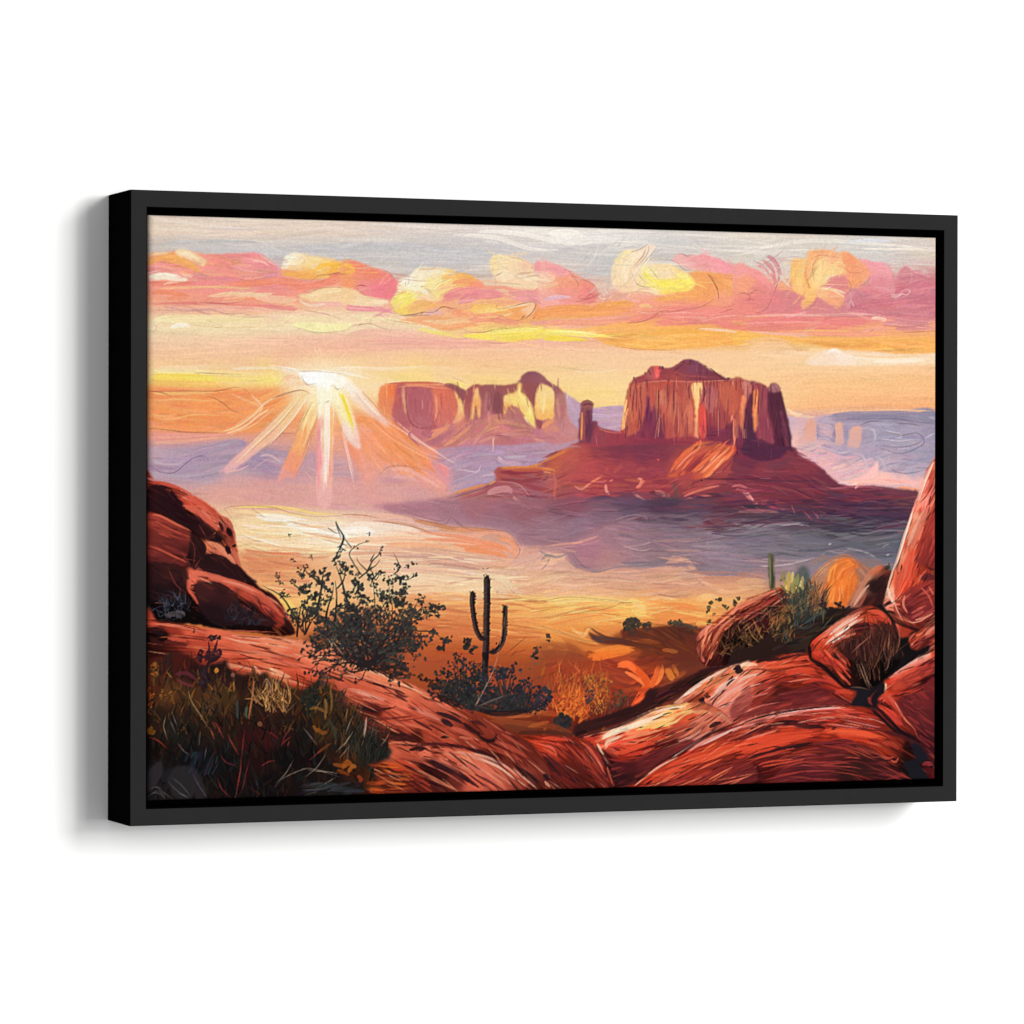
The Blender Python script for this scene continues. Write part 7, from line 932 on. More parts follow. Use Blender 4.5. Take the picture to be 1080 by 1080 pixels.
fill(q(3, 3, '570,680 575,620 600,570 640,540 680,570 700,620 710,680 690,690'), '341a1a', soft=3, a=.75)
fill(q(3, 3, '915,490 950,490 980,520 1000,560 960,590 930,550'), '1c1a24', soft=.8); fill(q(3, 3, '870,590 930,570 960,600 985,640 1000,680 890,680 900,640'), '1a1a22', soft=.8)
hatch(q(3, 3, '150,600 420,500 640,480 860,640 900,690 180,692'), 70, '820,805,-12 870,795,2 930,800,25', (12, 44), (.7, 1.5), '8c302a a03a2e 44181c b84636 5c2022', .65)
hatch(q(2, 3, '480,712 640,600 860,500 1080,440 1080,690'), 60, -22, (14, 50), (.7, 1.6), 'e0563a f07a54 8c2c26 5c1f1f c83e2c', .65)
hatch(q(3, 3, '0,400 200,340 480,300 700,330 800,420 460,400 260,380 0,470'), 50, '790,765,-18 850,752,-5 900,755,12', (12, 44), (.7, 1.6), 'd8604a 6c2424 e89484 8c302a b84434', .65)
# corner boulder
rock(q(3, 3, '1060,-10 990,20 920,60 860,110 800,140 770,170 775,220 740,240 725,270 730,300 760,340 800,380 830,410 880,430 920,450 960,490 1010,540 1060,590'),
     '924,742,c8402e 930,732,dc5c40 935,722,d84830 945,710,d8644c 955,705,d86850 965,697,dc9080 978,690,e0a494 985,690,d4503a 970,705,cc3c2c 980,700,b8382c 985,710,7c2428 965,715,b83a2c 955,722,a83428 945,725,c4402e 960,730,8c2c26 975,720,642226 985,725,7c2828 935,745,cc4434 942,752,d04438 950,758,b83a30 958,765,a83a2e 965,770,8c3028 955,745,98302a 968,750,5c2022 980,745,64222a 980,765,4c1c20 985,785,5c2028 972,780,4c1c20', '960,705,-32 945,720,-38 945,750,40 970,740,-10 980,770,60', 100, 'e49484 d84c34 a83830 642226 441a1e', (10, 36), (1, 3.2), .6, .6,
     cracks=((q(3, 3, '1045,50 980,70 920,130 880,190'), 2.6, '5c2022'), (q(3, 3, '810,200 830,185 860,180'), 2, '7c2824'), (q(3, 3, '880,190 940,200 1040,150'), 3, '6c2424'), (q(3, 3, '860,270 940,300 1040,300'), 5, '5c2022'), (q(3, 3, '740,310 790,360 860,420 940,460 1000,520'), 3, '2c1618'), (q(3, 3, '730,300 760,260 790,240'), 2, '6c2424'), (q(3, 3, '880,340 960,370 1040,380'), 6, '4c1c20'), (q(3, 3, '700,280 710,240 760,190'), 3, '8c3028')),
     lights=((q(3, 3, '800,140 880,90 960,40 1040,10'), 3, 'e8b0a0'), (q(3, 3, '780,160 860,110 940,70 1040,35'), 4, 'dc7c6c'), (q(3, 3, '800,180 880,130 980,80'), 4, 'd8503c'), (q(3, 3, '770,220 780,180 770,165'), 2.4, 'f4dcb0'), (q(3, 3, '760,280 790,240 830,290 870,360'), 5, 'cc4838'), (q(3, 3, '790,240 830,280 880,360 940,420'), 1.6, 'e88068'), (q(3, 3, '760,310 820,360 880,400'), 6, 'c84034'), (q(3, 3, '830,230 900,220 980,190'), 4, 'c44030'), (q(3, 3, '690,240 700,270 720,290'), 4, '98342c'), (q(3, 3, '900,250 960,230 1020,200'), 2, 'b43c30')))
plane(q(3, 3, '880,240 960,215 1045,160 1045,600 1000,540 950,480 940,420 870,330 840,270'), '970,735,74282a 985,730,6c2426 960,750,5c2024 980,760,5c2226 975,780,3c181e', 40, 34, '742a2a 8c302c 5c2024 481a20 9c3a34')
plane(q(3, 3, '830,160 900,130 980,90 1045,70 1045,110 960,150 900,190 850,210 810,200'), '955,715,a83a2e 980,705,842e2c 945,722,c0442f', -30, 14, 'b8402f 8c302c d04c38')
for s, w, c in (('375,0 392,48 450,85 520,150 575,195 640,205', 4.4, '160e12'), ('380,-30 384,0 392,40', 4, '160e12'), ('700,215 706,250 728,292 790,350 860,425 940,470 1000,525', 3.4, '180f14'), ('0,393 100,358 220,328 340,308 460,296 580,290', 2, '34161a'), ('690,302 730,330 800,395 880,455', 3, '1e1216')): stroke(q(3, 3, s), w, c, .9)
stroke(q(2, 3, '470,715 520,668 600,600 690,545 800,480 900,428 1000,382 1080,355'), 1.8, '34161a', .75); stroke(q(3, 2, '770,540 790,575 815,610 850,700'), 3, '1c1216', .85); stroke(q(3, 2, '380,770 390,722 430,684 500,634'), 2, '1e1216', .8); stroke(q(2, 3, '180,458 260,436 370,406 460,370 560,325 640,296'), 2.2, '24141a', .7)
ln(q(3, 3, '780,250 810,255 840,310 870,345 850,360 810,340'), .9, '8c302a', .6)
fill(q(3, 3, '745,195 772,170 776,215 745,250 730,300 705,270 715,230'), '1c161c', soft=.4)

# --- left bank of boulders
rock(q(0, 1, '10,640 60,645 130,665 200,690 270,730 330,760 380,800')+q(0, 2, '400,60 450,90 470,130 480,180 495,250 510,330 560,390 610,440 680,480 730,540 770,620 790,680 700,690 560,670 400,655 240,625 10,615'),
     '158,508,b84838 165,510,c4503e 180,515,a83e34 195,520,b84a3a 160,520,3c1a1e 175,525,3c1a1c 185,528,8c342c 200,528,cc5844 212,535,d05c46 220,545,c85a46 230,552,c45c48 240,552,c86450 160,533,281418 180,540,241418 195,545,2c181a 205,555,34191c 215,560,5c2826 225,550,c4604c 235,560,b05040 240,570,a84c3c 245,560,7c3430 248,580,b85844 252,595,a04838 225,568,2c1818 160,545,a83e30 175,550,8c362c 190,560,7c3028 200,570,6c2a26 160,560,783028 180,570,6c2c26 195,580,44201f 205,575,2c1618 160,575,8c382c 175,582,782e28 190,590,5c2624 160,590,3c1c1c 180,600,34191a 170,610,241416 220,575,d87c5c 235,582,d0705a 245,592,c46450 220,590,3c1c1c 240,600,34181a 260,610,2c1618 275,625,44201f 285,635,843430 160,640,1c1418 180,640,1e161c 200,640,28181a 220,630,3c1e1e 205,607,d8705a 220,610,cc5c48 240,618,c85a48 260,625,c45442 280,640,c04c3e 295,655,b84438 230,625,3c1c1e 250,640,34191c 270,650,301a1c 240,650,1c1820 220,655,20181c 280,660,2c1618 300,665,401c1c 190,655,1a1418', '170,515,18 215,540,38 240,575,60 180,560,18 230,590,30 260,620,28 285,645,45 200,620,20', 170, 'd86c54 a83e32 6c2a28 3c1c1e 24141a c05844', (8, 36), (1, 3.2), .55, .6, spread=7,
     cracks=((q(0, 1, '30,680 100,690 150,720 190,770'), 9, '241216'), (q(0, 1, '30,720 90,740 150,790'), 12, '26141a'), (q(0, 2, '40,20 120,40 200,90 300,150'), 9, '28161a'), (q(0, 2, '180,60 260,120 330,190'), 7, '2c1618'), (q(0, 2, '440,120 450,150 460,170'), 6, '201418'), (q(0, 2, '370,190 390,180 410,200'), 6, '24161a'), (q(0, 2, '430,220 445,250 450,270'), 6, '201418'), (q(0, 2, '395,90 410,130 415,160'), 4, '3c1a1c'), (q(0, 2, '240,200 260,240 240,280'), 7, '261418'), (q(0, 2, '300,190 320,240 290,290'), 5, '2c171a'), (q(0, 2, '320,270 400,290 480,330 540,390'), 9, '281418'), (q(0, 2, '280,330 360,340 440,370 520,400'), 9, '28151a'), (q(0, 2, '240,430 300,440 400,440 480,470'), 12, '34191c'), (q(0, 2, '260,480 340,500 420,510 520,540'), 14, '2a171b'), (q(0, 2, '300,560 420,580 560,600 700,630'), 14, '201519'), (q(0, 2, '40,330 120,310 200,330'), 12, '34191b'), (q(0, 2, '40,400 130,380 220,400'), 16, '281619'), (q(0, 2, '480,500 540,560 640,600 720,640'), 7, '2c171a'), (q(0, 2, '640,450 700,510 740,570'), 3, '3c1a1c'), (q(0, 2, '730,590 760,640 790,680'), 5, '2c1619')),
     lights=((q(0, 1, '30,650 110,660 200,690 290,740'), 4, 'c8503e'), (q(0, 1, '190,745 240,735 300,770 350,800'), 6, 'd05a46'), (q(0, 1, '110,690 140,700 130,720'), 2.4, 'b84a3a'), (q(0, 2, '200,10 280,40 360,110 400,160'), 7, 'cc5a46'), (q(0, 2, '260,10 340,50 390,110'), 5, 'd4624c'), (q(0, 2, '400,70 450,100 470,150'), 4, 'c0604c'), (q(0, 2, '30,60 90,70 170,110 260,150'), 3, 'c85844'), (q(0, 2, '30,75 120,100 220,150'), 3, 'a03c30'), (q(0, 2, '30,215 90,240 170,280 240,310'), 2.6, 'b84c3a'), (q(0, 2, '320,200 380,220 440,270 490,320'), 6, 'dc8060'), (q(0, 2, '330,235 400,260 450,290'), 4, 'cc6c54'), (q(0, 2, '470,230 490,290 505,340'), 3, 'c46450'), (q(0, 2, '380,150 350,180 380,170'), 3, 'c45c48'), (q(0, 2, '240,430 260,380 300,365 380,380 480,410'), 5, 'd8644e'), (q(0, 2, '300,375 400,395 500,420 600,460 680,510'), 6, 'd0604a'), (q(0, 2, '480,420 560,450 640,510 720,570'), 7, 'cc5a46'), (q(0, 2, '540,470 620,530 700,580'), 5, 'b84a3c'), (q(0, 2, '245,400 240,450 270,490 300,540'), 3, 'c8543f'), (q(0, 2, '235,440 240,400'), 5, 'd8644c'), (q(0, 2, '490,510 560,560 620,590'), 2.4, 'a03c34'), (q(0, 2, '640,480 720,540 760,610'), 2, 'e08068'), (q(0, 2, '420,660 560,665 700,670'), 1.6, 'a04c3c')))
plane(q(0, 2, '30,60 90,72 170,112 250,152 248,230 225,290 180,278 90,240 30,213'), '160,548,a84034 175,553,94382e 195,563,7c3028 160,565,742c28 180,575,682826 195,585,54221f', 16, 22, '8c342c 6c2826 a84436 5c2422')
plane(q(0, 2, '30,225 90,245 170,285 235,310 215,330 120,310 30,320'), '160,582,8c382e 180,588,6c2a26 160,592,541f20', 16, 8)
plane(q(0, 2, '30,325 110,315 200,335 240,360 230,420 235,470 200,500 60,510 30,560'), '160,605,30181a 180,602,3c1c1c 190,620,261417 165,630,1c1316', 20, 16, '341a1b 40201f 24141a 1c1418')
plane(q(0, 2, '250,165 300,195 330,255 300,320 270,350 228,300 245,235'), '281518', 70, 8, '30181a 200f14 3c1c1c')
plane(q(0, 2, '280,275 350,265 430,300 520,370 595,412 500,402 420,385 330,365 290,335'), '2a1618', 28, 10, '34191c 201217 401e1e')
plane(q(0, 2, '285,408 380,425 480,465 495,500 540,545 640,600 705,622 640,640 540,620 440,640 360,620 300,560 280,480'), '220,615,44201f 240,625,381b1c 260,640,2a171a 225,650,24151a 285,655,381a1b', 30, 20, '4c2420 30191b 281419 54281f')
plane(q(0, 1, '30,680 100,680 160,715 210,775 190,810 120,790 30,790'), '160,520,2c1418 180,530,24121a', 35, 10, '34181b 200f15 441e1f')
plane(q(0, 2, '30,0 190,5 210,40 300,90 375,155 355,190 290,165 200,95 120,50 30,45'), '160,535,2a1419 200,545,241217 220,560,2c161a', 30, 14, '34181b 200f15 3c1c1e')
for s, w, c in (('30,58 90,68 170,108 260,152', 2.2, 'd06850'), ('32,222 90,243 170,282 240,312', 1.8, 'c05440'), ('240,430 255,385 290,365 380,382 480,412', 5, 'dc6c54'), ('300,385 420,405 540,445 650,500 720,570', 5, 'd4664e'), ('400,400 520,430 620,480', 2.4, 'e48a70'), ('560,450 660,520 740,610', 4, 'c8543f'), ('240,400 236,440 260,480 290,530', 3, 'cc5a44'), ('320,200 380,222 440,272 495,335', 5, 'dc8464'), ('200,12 280,45 350,100 395,150', 6, 'd0604c'), ('300,30 360,90', 3, 'dc7860'), ('440,110 470,150 480,200', 3, 'c05c48'), ('450,230 480,280 505,340', 3, 'c86854'), ('60,90 150,140 230,170', 2, 'b84c3c'), ('50,130 150,170 220,190', 1.6, 'a04034')): stroke(q(0, 2, s), w, c, .85)
for s in ('440,130 455,160 462,175', '378,192 398,186 412,200', '432,228 446,255 452,272', '470,215 478,230'): stroke(q(0, 2, s), 5, '1e1216', .95)
blades(q(0, 2, '30,600 60,500 230,510 230,600'), 80, (6, 16), (.6, 1.2), '2c3040 343c4c 1c1c24 404858 281c20', -80, 40, 25); stroke(q(0, 2, '110,590 160,575 220,600'), 5, '544c50', .8); stroke(q(0, 2, '170,560 210,570 220,590'), 3, '6c6468', .7)
blades(q(0, 2, '430,620 440,560 560,560 600,640'), 70, (6, 16), (.6, 1.2), '2c2c3c 343444 1c1a20 24202a', -70, 40, 25)
for s in ('130,330 170,420 230,470', '240,180 270,240 260,330', '300,290 260,350', '290,110 330,180', '200,250 250,330', '150,300 200,290 280,300'): ln(q(0, 2, s), .9, '9c4438', .6)

# --- left foreground slab
SLAB = rock(q(0, 2, '10,610 80,612 160,620 260,640 400,660 560,690 700,700 800,710 860,720 960,745 1060,790')+q(1, 3, '0,40 100,80 200,115 300,155 420,205 520,250 620,295 720,345 820,400 920,450 1000,510 1050,580 1090,650 1085,740 900,745 700,745 500,745 260,750 0,760')+q(0, 3, '600,790 10,790'),
     '160,657,cc5a48 180,660,b84a3c 200,665,d46a54 230,668,d87860 260,672,d88068 290,678,e09478 330,688,dc8c70 365,695,e0a080 170,672,3c1c1e 160,668,301a1c 190,675,b04638 210,680,c45a48 240,685,d06c56 270,695,d87a60 300,700,cc6850 330,705,d87c62 360,712,c86850 390,700,e0a484 410,712,dc9070 430,722,d88468 450,735,c87058 470,742,b86450 490,752,b05444 510,765,a84c3c 530,772,a0443a 550,785,8c3a32 380,725,cc6850 400,735,d0745c 420,745,d87c66 440,752,cc6450 395,748,7c302a 410,755,c46048 430,765,b85440 450,775,b85440 470,780,c05c48 490,785,a84838 440,778,6c2c28 460,790,7c342e 400,780,5c2826 415,792,c86c54 430,790,c46450 450,793,d88068 470,800,d8907a 490,800,dc947c 510,810,d07c68 530,815,b86452 550,825,b05a4c 430,805,b04c38 450,810,4c2024 465,815,5c262a 480,820,8c4038 500,828,c86c5c 520,830,c46a5a 420,825,7c302a 440,830,94382f 400,820,7c341f 380,825,5c2c24 560,832,7c3430 500,770,94402f 520,795,6c2c2c 540,800,8c3a30 180,690,5c2422 200,695,a03e32 220,690,b84c3c 250,700,c85e48 280,712,d88a6c 310,720,c85840 330,725,b04c38 350,735,8c382c 200,720,301a1a 250,730,2c1a1a 300,750,301c1a 250,800,1c1618 330,800,241816', '180,662,5 250,680,10 330,700,16 400,720,24 450,745,30 500,780,36 540,815,45 450,800,28 500,820,38', 330, 'e8b090 d87860 b04c3c 7c302c 5c2426 dc9478 c86450', (12, 52), (.9, 3.2), .6, .7, spread=4,
     cracks=((q(0, 2, '30,650 70,660 120,690'), 7, '24161a'), (q(0, 2, '30,690 70,720 120,740'), 6, '34191a'), (q(0, 2, '100,715 170,725 250,745'), 4, '5c2624'), (q(0, 2, '150,640 260,640 320,660'), 1.4, '8c342c'), (q(0, 3, '480,15 560,40 640,65 740,85 780,90'), 1.8, '7c3028'), (q(0, 3, '440,60 560,90 700,110'), 2, '8c3a2c'), (q(0, 3, '760,70 860,100 960,130 1050,160'), 2.4, '8c382f'), (q(0, 3, '960,130 1010,150 1050,165'), 3, '30181a'), (q(1, 3, '100,155 180,180 260,200 330,230 360,250'), 2.4, '401c20'), (q(1, 3, '270,205 290,225 320,240 350,245'), 3, '5c2a2a'), (q(1, 3, '20,265 100,300 180,310 260,300 290,290'), 4, '3c1c20'), (q(1, 3, '90,285 140,310 200,325'), 4, '2c181c'), (q(1, 3, '130,330 220,355 300,350 400,340'), 2.4, '7c302c'), (q(1, 3, '280,370 360,360 440,350'), 1.6, '8c3a34'), (q(1, 3, '370,290 430,315 480,340'), 1.8, '5c2828'), (q(1, 3, '480,320 540,340 590,360 640,390'), 5, '2c1c24'), (q(1, 3, '510,360 550,380 580,400'), 6, '30202a'), (q(1, 3, '560,320 600,340 620,360'), 2, '3c2024'), (q(1, 3, '620,370 680,420 740,440'), 5, '34191c'), (q(1, 3, '660,370 720,380 760,410'), 4, '4c2224'), (q(1, 3, '690,430 750,470 790,465 800,440 770,430'), 4, '28161a'), (q(1, 3, '510,455 540,450 560,452'), 3.4, '301a1c'),
             (q(1, 3, '220,450 280,460 340,460 400,470'), 6, '44201f'), (q(1, 3, '230,425 300,440 350,440'), 4, '30191a'), (q(1, 3, '240,480 340,490 440,490 500,500'), 4, '5c2826'), (q(1, 3, '400,480 520,490 640,505 760,540'), 3.4, '4c2022'), (q(1, 3, '640,510 720,530 800,560'), 5, '3c1a1e'), (q(1, 3, '340,520 420,510 380,530'), 5, '301a1c'), (q(1, 3, '300,555 400,580 460,600 560,650'), 4, '30181e'), (q(1, 3, '440,560 520,600 600,640 680,700'), 7, '341c24'), (q(1, 3, '540,600 620,650 720,720'), 5, '3c1e26'), (q(1, 3, '300,590 380,620 480,670 560,740'), 5, '401c1e'), (q(1, 3, '680,640 760,680 850,735'), 3, '6c3030'), (q(1, 3, '860,580 920,620 1000,690 1060,730'), 5, '34191c'), (q(1, 3, '900,600 960,640 1040,700'), 4, '2c1a20'), (q(1, 3, '780,560 860,600 940,670'), 1.8, '5c2628'), (q(1, 3, '720,350 820,410 920,470 1020,540'), 2, '6c2c28'), (q(1, 3, '1010,510 1050,550 1085,580'), 4, '34181c'), (q(1, 3, '900,520 980,590 1060,660'), 2, '6c2a28'), (q(1, 3, '380,700 440,690 520,740'), 4, '4c2020'), (q(1, 3, '420,205 540,265 640,310'), 1.4, '8c4434'), (q(1, 3, '740,545 800,580 860,590'), 3, '4c2024')),
     lights=((q(0, 2, '40,625 160,635 280,660 360,690'), 3.4, 'd87860'), (q(0, 2, '420,680 560,700 720,710 860,730'), 2.4, 'eca88c'), (q(0, 2, '400,690 520,720 640,730 800,760'), 2, 'f0bca0'), (q(0, 2, '600,700 720,715 860,750 1000,790'), 3, 'e89c80'), (q(0, 2, '440,720 560,760 700,790'), 4, 'd87458'), (q(0, 2, '120,700 200,710 240,720'), 4, 'd0604c'), (q(0, 3, '380,60 460,80 560,100 600,120'), 3.4, 'e0a080'), (q(0, 3, '470,10 600,20 760,30 880,20'), 5, 'dc8468'), (q(0, 3, '560,50 680,60 800,80 900,90'), 4, 'd87860'), (q(0, 3, '650,95 690,115 740,135 780,150'), 6, 'f0bc98'), (q(0, 3, '660,90 680,130'), 4, 'f0c8a4'), (q(0, 3, '740,110 860,140 960,190 1060,230'), 6, 'd0583f'), (q(0, 3, '860,20 960,50 1060,80'), 4, 'e8a080'), (q(0, 3, '860,90 960,110 1060,120'), 5, 'd07058'), (q(0, 3, '570,75 600,110 620,140'), 2, 'f0b898'), (q(0, 3, '700,150 780,165 850,190'), 3, 'e0906c'), (q(0, 3, '720,140 760,190 800,210'), 2, 'd88850'), (q(0, 3, '1000,160 1040,200 1070,250'), 9, 'cc6450'),
             (q(1, 3, '0,50 100,90 220,140 330,190'), 3, 'f0b898'), (q(1, 3, '40,60 160,110 280,165 400,215 500,260'), 2, 'f4ccac'), (q(1, 3, '0,100 100,140 240,185 360,225'), 4, 'dc8c70'), (q(1, 3, '0,130 120,150 220,190'), 3, 'e0a084'), (q(1, 3, '20,200 120,225 200,250 260,270'), 6, 'dc8874'), (q(1, 3, '60,210 150,240 230,270'), 3, 'e8a898'), (q(1, 3, '100,250 180,270 240,290'), 3, 'dc7c68'), (q(1, 3, '280,245 360,290 480,320'), 3, 'd8745c'), (q(1, 3, '360,300 440,330 520,370'), 5, 'd88878'), (q(1, 3, '400,240 520,290 640,340'), 4, 'c05c48'), (q(1, 3, '440,265 560,310 680,370'), 2, 'd07860'), (q(1, 3, '180,370 300,380 420,400 540,420'), 5, 'cc5c46'), (q(1, 3, '240,385 360,390 460,420'), 3, 'd8705a'), (q(1, 3, '560,400 640,430 720,470'), 5, 'd06a54'), (q(1, 3, '600,450 660,460 720,470'), 3, 'd07860'), (q(1, 3, '640,460 760,500 860,540 960,590'), 6, 'b44c3a'), (q(1, 3, '780,470 880,510 980,570'), 5, 'b85040'), (q(1, 3, '820,430 920,490 1000,540'), 3, 'b85844'), (q(1, 3, '720,350 800,400 900,450'), 2, 'c06850'),
             (q(1, 3, '220,490 300,480 420,490'), 2.4, 'd87c60'), (q(1, 3, '260,540 340,560 420,580 500,620'), 4, 'c45c44'), (q(1, 3, '270,570 340,590 440,640'), 4, 'd05038'), (q(1, 3, '240,590 280,610 330,620'), 7, 'c8482c'), (q(1, 3, '340,600 440,650 540,700 620,735'), 4, 'd08060'), (q(1, 3, '440,520 540,520 660,540 760,570'), 5, 'd8705a'), (q(1, 3, '470,540 560,560 640,600'), 4, 'cc6048'), (q(1, 3, '560,520 660,545 780,590 880,650'), 4, 'e0a08c'), (q(1, 3, '660,530 760,560 860,610 940,680'), 3, 'e8b8a4'), (q(1, 3, '700,560 800,600 900,670 980,725'), 2.4, 'f0ccb8'), (q(1, 3, '600,570 700,620 800,690 860,735'), 4, 'd07060'), (q(1, 3, '660,590 760,640 860,710'), 2.4, 'dc8c7c'), (q(1, 3, '760,620 840,670 920,725'), 3, 'd88472'), (q(1, 3, '640,640 720,690 800,735'), 3, 'c45c4c'), (q(1, 3, '880,610 940,660 1010,720'), 2, 'e8b0a0'), (q(1, 3, '480,610 560,650 660,720'), 1.6, 'b05c50'), (q(1, 3, '540,570 620,600 600,590'), 3, 'a84838'), (q(1, 3, '340,640 420,680 480,720'), 3, 'b04030'), (q(1, 3, '160,690 260,690 340,700'), 2.4, 'c85c30')))
hatch(q(1, 3, '100,640 200,570 320,600 380,680 360,735 150,740'), 50, 8, (10, 30), (1, 3), 'b04c24 c85c2c 8c3c20 6c2c20 d8702c 4c2420', .7)
FL_ = '180,662,5 250,680,10 330,700,16 400,720,24 450,745,30 500,780,36 540,815,45 450,800,28 500,820,38'
hatch(SLAB*zone(655, 835), 150, FL_, (10, 40), (.8, 2), '5c241f 4a1c1c 742f28 8a3a2e', .6, .1, .01, .2, 0, 5)
hatch(SLAB*zone(655, 835), 140, FL_, (10, 44), (.6, 1.3), 'e0906c d87c5c eeac88 c86448', .6, .08, .01, 0, 0, 4)
hatch(SLAB*zone(700, 835, 380, 650), 34, FL_, (5, 26), (.8, 2.8), '30161a 3c1a1c 24141a', .75, .1, .01, .2, 0, 7)
# red wedge at the bottom centre
rock(q(1, 3, '930,445 1000,440 1085,450')+q(2, 3, '0,440 100,450 180,455 240,480 280,510 320,570 350,640 375,720 200,725 0,725')+q(1, 3, '1085,650 1040,560 980,480'),
     '555,777,e0442c 570,778,d8402a 585,778,c8402c 600,780,a83428 610,782,b03828 565,785,d0442c 580,790,dc5a40 590,795,c04430 605,795,98342a 620,795,b43e30 575,805,90322a 590,810,8c302a 605,815,84302a 615,820,7c2c28 630,815,a03c30 640,825,8c302c 580,825,8c382f 570,820,60282a 625,800,a83c2e 640,810,6c262a', '570,785,15 590,800,40 620,800,50 600,820,35', 110, 'e04c30 b83c2c 8c302a 642428 d87058', (12, 40), (.9, 2.8), .55, .6, spread=4,
     cracks=((q(2, 3, '0,520 60,570 140,640 220,715'), 2.4, '4c2024'), (q(2, 3, '0,540 60,600 120,680'), 3, '341c24'), (q(2, 3, '10,640 50,680'), 5, '2c1a24'), (q(2, 3, '200,480 260,540 310,620 350,710'), 3, '6c2628'), (q(2, 3, '230,470 290,540 340,620'), 2.4, '8c2c28'), (q(2, 3, '100,500 200,590 290,690'), 1.4, '642426')),
     lights=((q(2, 3, '0,455 80,460 160,470'), 4, 'e04a30'), (q(2, 3, '20,490 60,520 90,560'), 5, 'dc5840'), (q(2, 3, '190,465 250,510 300,580 350,680'), 2.6, 'd06048'), (q(2, 3, '230,500 290,570 330,650'), 2, 'c8503c'), (q(2, 3, '20,680 50,715'), 3, 'e0a090'), (q(2, 3, '120,480 200,560 260,640'), 2, 'b84636'), (q(2, 3, '340,600 360,660 378,710'), 2, 'c05844')))
# ground beneath the cactus
for s, w, c in (('740,340 840,350 960,330 1080,330', 6, '98482a'), ('760,360 880,380 1000,390 1080,400', 8, '8c4428'), ('820,390 920,410 1040,420', 7, '6c3424'), ('900,430 1000,430 1080,430', 5, '4c241c'), ('840,350 920,345 1000,345', 3, 'b05c34'), ('980,330 1080,300', 6, 'b0602c'), ('960,400 1080,370', 4, 'a85428')): stroke(q(1, 3, s), w, c, .8)
for s, w, c in (('0,400 60,395 120,420 180,440', 6, '7c3c22'), ('0,330 60,330 100,340', 6, '9c5028'), ('0,420 90,430 180,440', 4, '4c2820'), ('180,420 280,390 420,360 540,310', 6, '341c1c')): stroke(q(2, 3, s), w, c, .8)
# ------------------------------------------------------------------ plants in front
DK = pal('242226 2c282a 342e2e 2a302e 3a322e'); GR = pal('30342f 3a3c36 302e34 44423a 36302f')
# big bush on the left: dark heart, stems, leaves
BX, BY = 385, 700
def stems(list_, w, c='241c20'):
    for s in list_:
        stroke(s, w*RS.uniform(.75, 1.2), c, .95, 0, .7, 0, 0)
fill(q(0, 2, '840,700 900,660 960,600 1040,560 1085,550')+q(1, 2, '60,520 110,540 170,560 210,600 300,590 330,620 400,690 380,760')+q(1, 3, '330,20 280,90 200,110 130,90 50,60 0,40')+q(0, 2, '1060,780 960,740 860,720'), '385,690,201a1e 360,685,1e181c 400,670,2a2426 420,680,2a2224 340,682,241a1c 385,650,302a2c', soft=3, a=.3)
stems([q(0, 2, '800,690 805,620 815,560 830,500'), q(0, 2, '820,640 850,580 860,530'), q(0, 2, '800,600 770,560 740,510 700,470 620,430'), q(0, 2, '840,680 860,640 875,610'), q(0, 2, '990,660 1000,560 1005,480 995,400'), q(0, 2, '960,660 950,600 960,540 980,480 990,420'), q(0, 2, '900,560 920,480 930,400 940,330'), q(0, 2, '940,440 900,400 850,360 830,320'), q(0, 2, '990,300 1010,260 1020,230'), q(0, 2, '1010,440 1040,400 1050,340'), q(0, 2, '1080,560 1050,480 1030,400 1000,320'), q(0, 2, '860,460 820,450 770,410'), q(0, 2, '1020,240 1040,180 1015,130 1000,90')], 2.2)
stems([q(1, 2, '100,690 90,620 60,560 30,500 0,440'), q(1, 2, '140,690 150,600 170,520 165,440 160,370'), q(1, 2, '160,680 200,560 250,480 270,410'), q(1, 2, '180,690 240,620 310,560 330,480 335,400'), q(1, 2, '100,370 60,310 40,260 80,220 140,195'), q(1, 2, '130,360 160,300 190,270 205,230'), q(1, 2, '90,390 140,350 180,320 200,290'), q(1, 2, '160,360 175,400 200,360'), q(1, 2, '130,350 90,310 75,280'), q(1, 2, '270,370 300,330 265,255'), q(1, 2, '280,370 330,400 390,370'), q(1, 2, '240,690 310,640 400,600 480,560'), q(1, 2, '260,700 330,690 420,690'), q(1, 2, '60,690 30,620 0,580'), q(1, 2, '150,300 170,260'), q(1, 2, '200,350 160,400 150,440')], 1.4, '3a302e')
stems([q(1, 2, '390,660 460,665 510,695 540,720'), q(1, 2, '380,690 430,690 460,700'), q(1, 2, '350,620 410,600 440,590'), q(1, 2, '140,170 145,155')], 1.2, '3c2c2c')
stems([q(0, 2, '1000,100 1015,150 1030,190'), q(0, 2, '960,130 990,150 1010,160'), q(0, 2, '1080,230 1050,190 1040,160'), q(0, 2, '755,160 765,185'), q(0, 2, '875,270 880,300'), q(0, 2, '1010,230 1040,215 1060,230')], 1.1, '4c4040')
for a0, x0, l0 in [(a, 388+RS.normal(0, 9), RS.uniform(22, 34)) for a in np.linspace(-160, -22, 24)]:
    twig(x0, 704+RS.normal(0, 3), a0, l0, 2.2, '262022', 3, DK+GR, (1.6, 3.3), 26, .95, 9)
for a0 in (-150, -120, -95, -70): twig(322, 668, a0, 15, 1.6, '2c2424', 2, DK+GR, (1.5, 3), 24, .95, 9)
for a0 in (-175, -160, -15, 5, 20): twig(395, 706, a0, 17, 1.6, '2a2020', 2, DK+GR, (1.5, 3), 24, .95, 9)
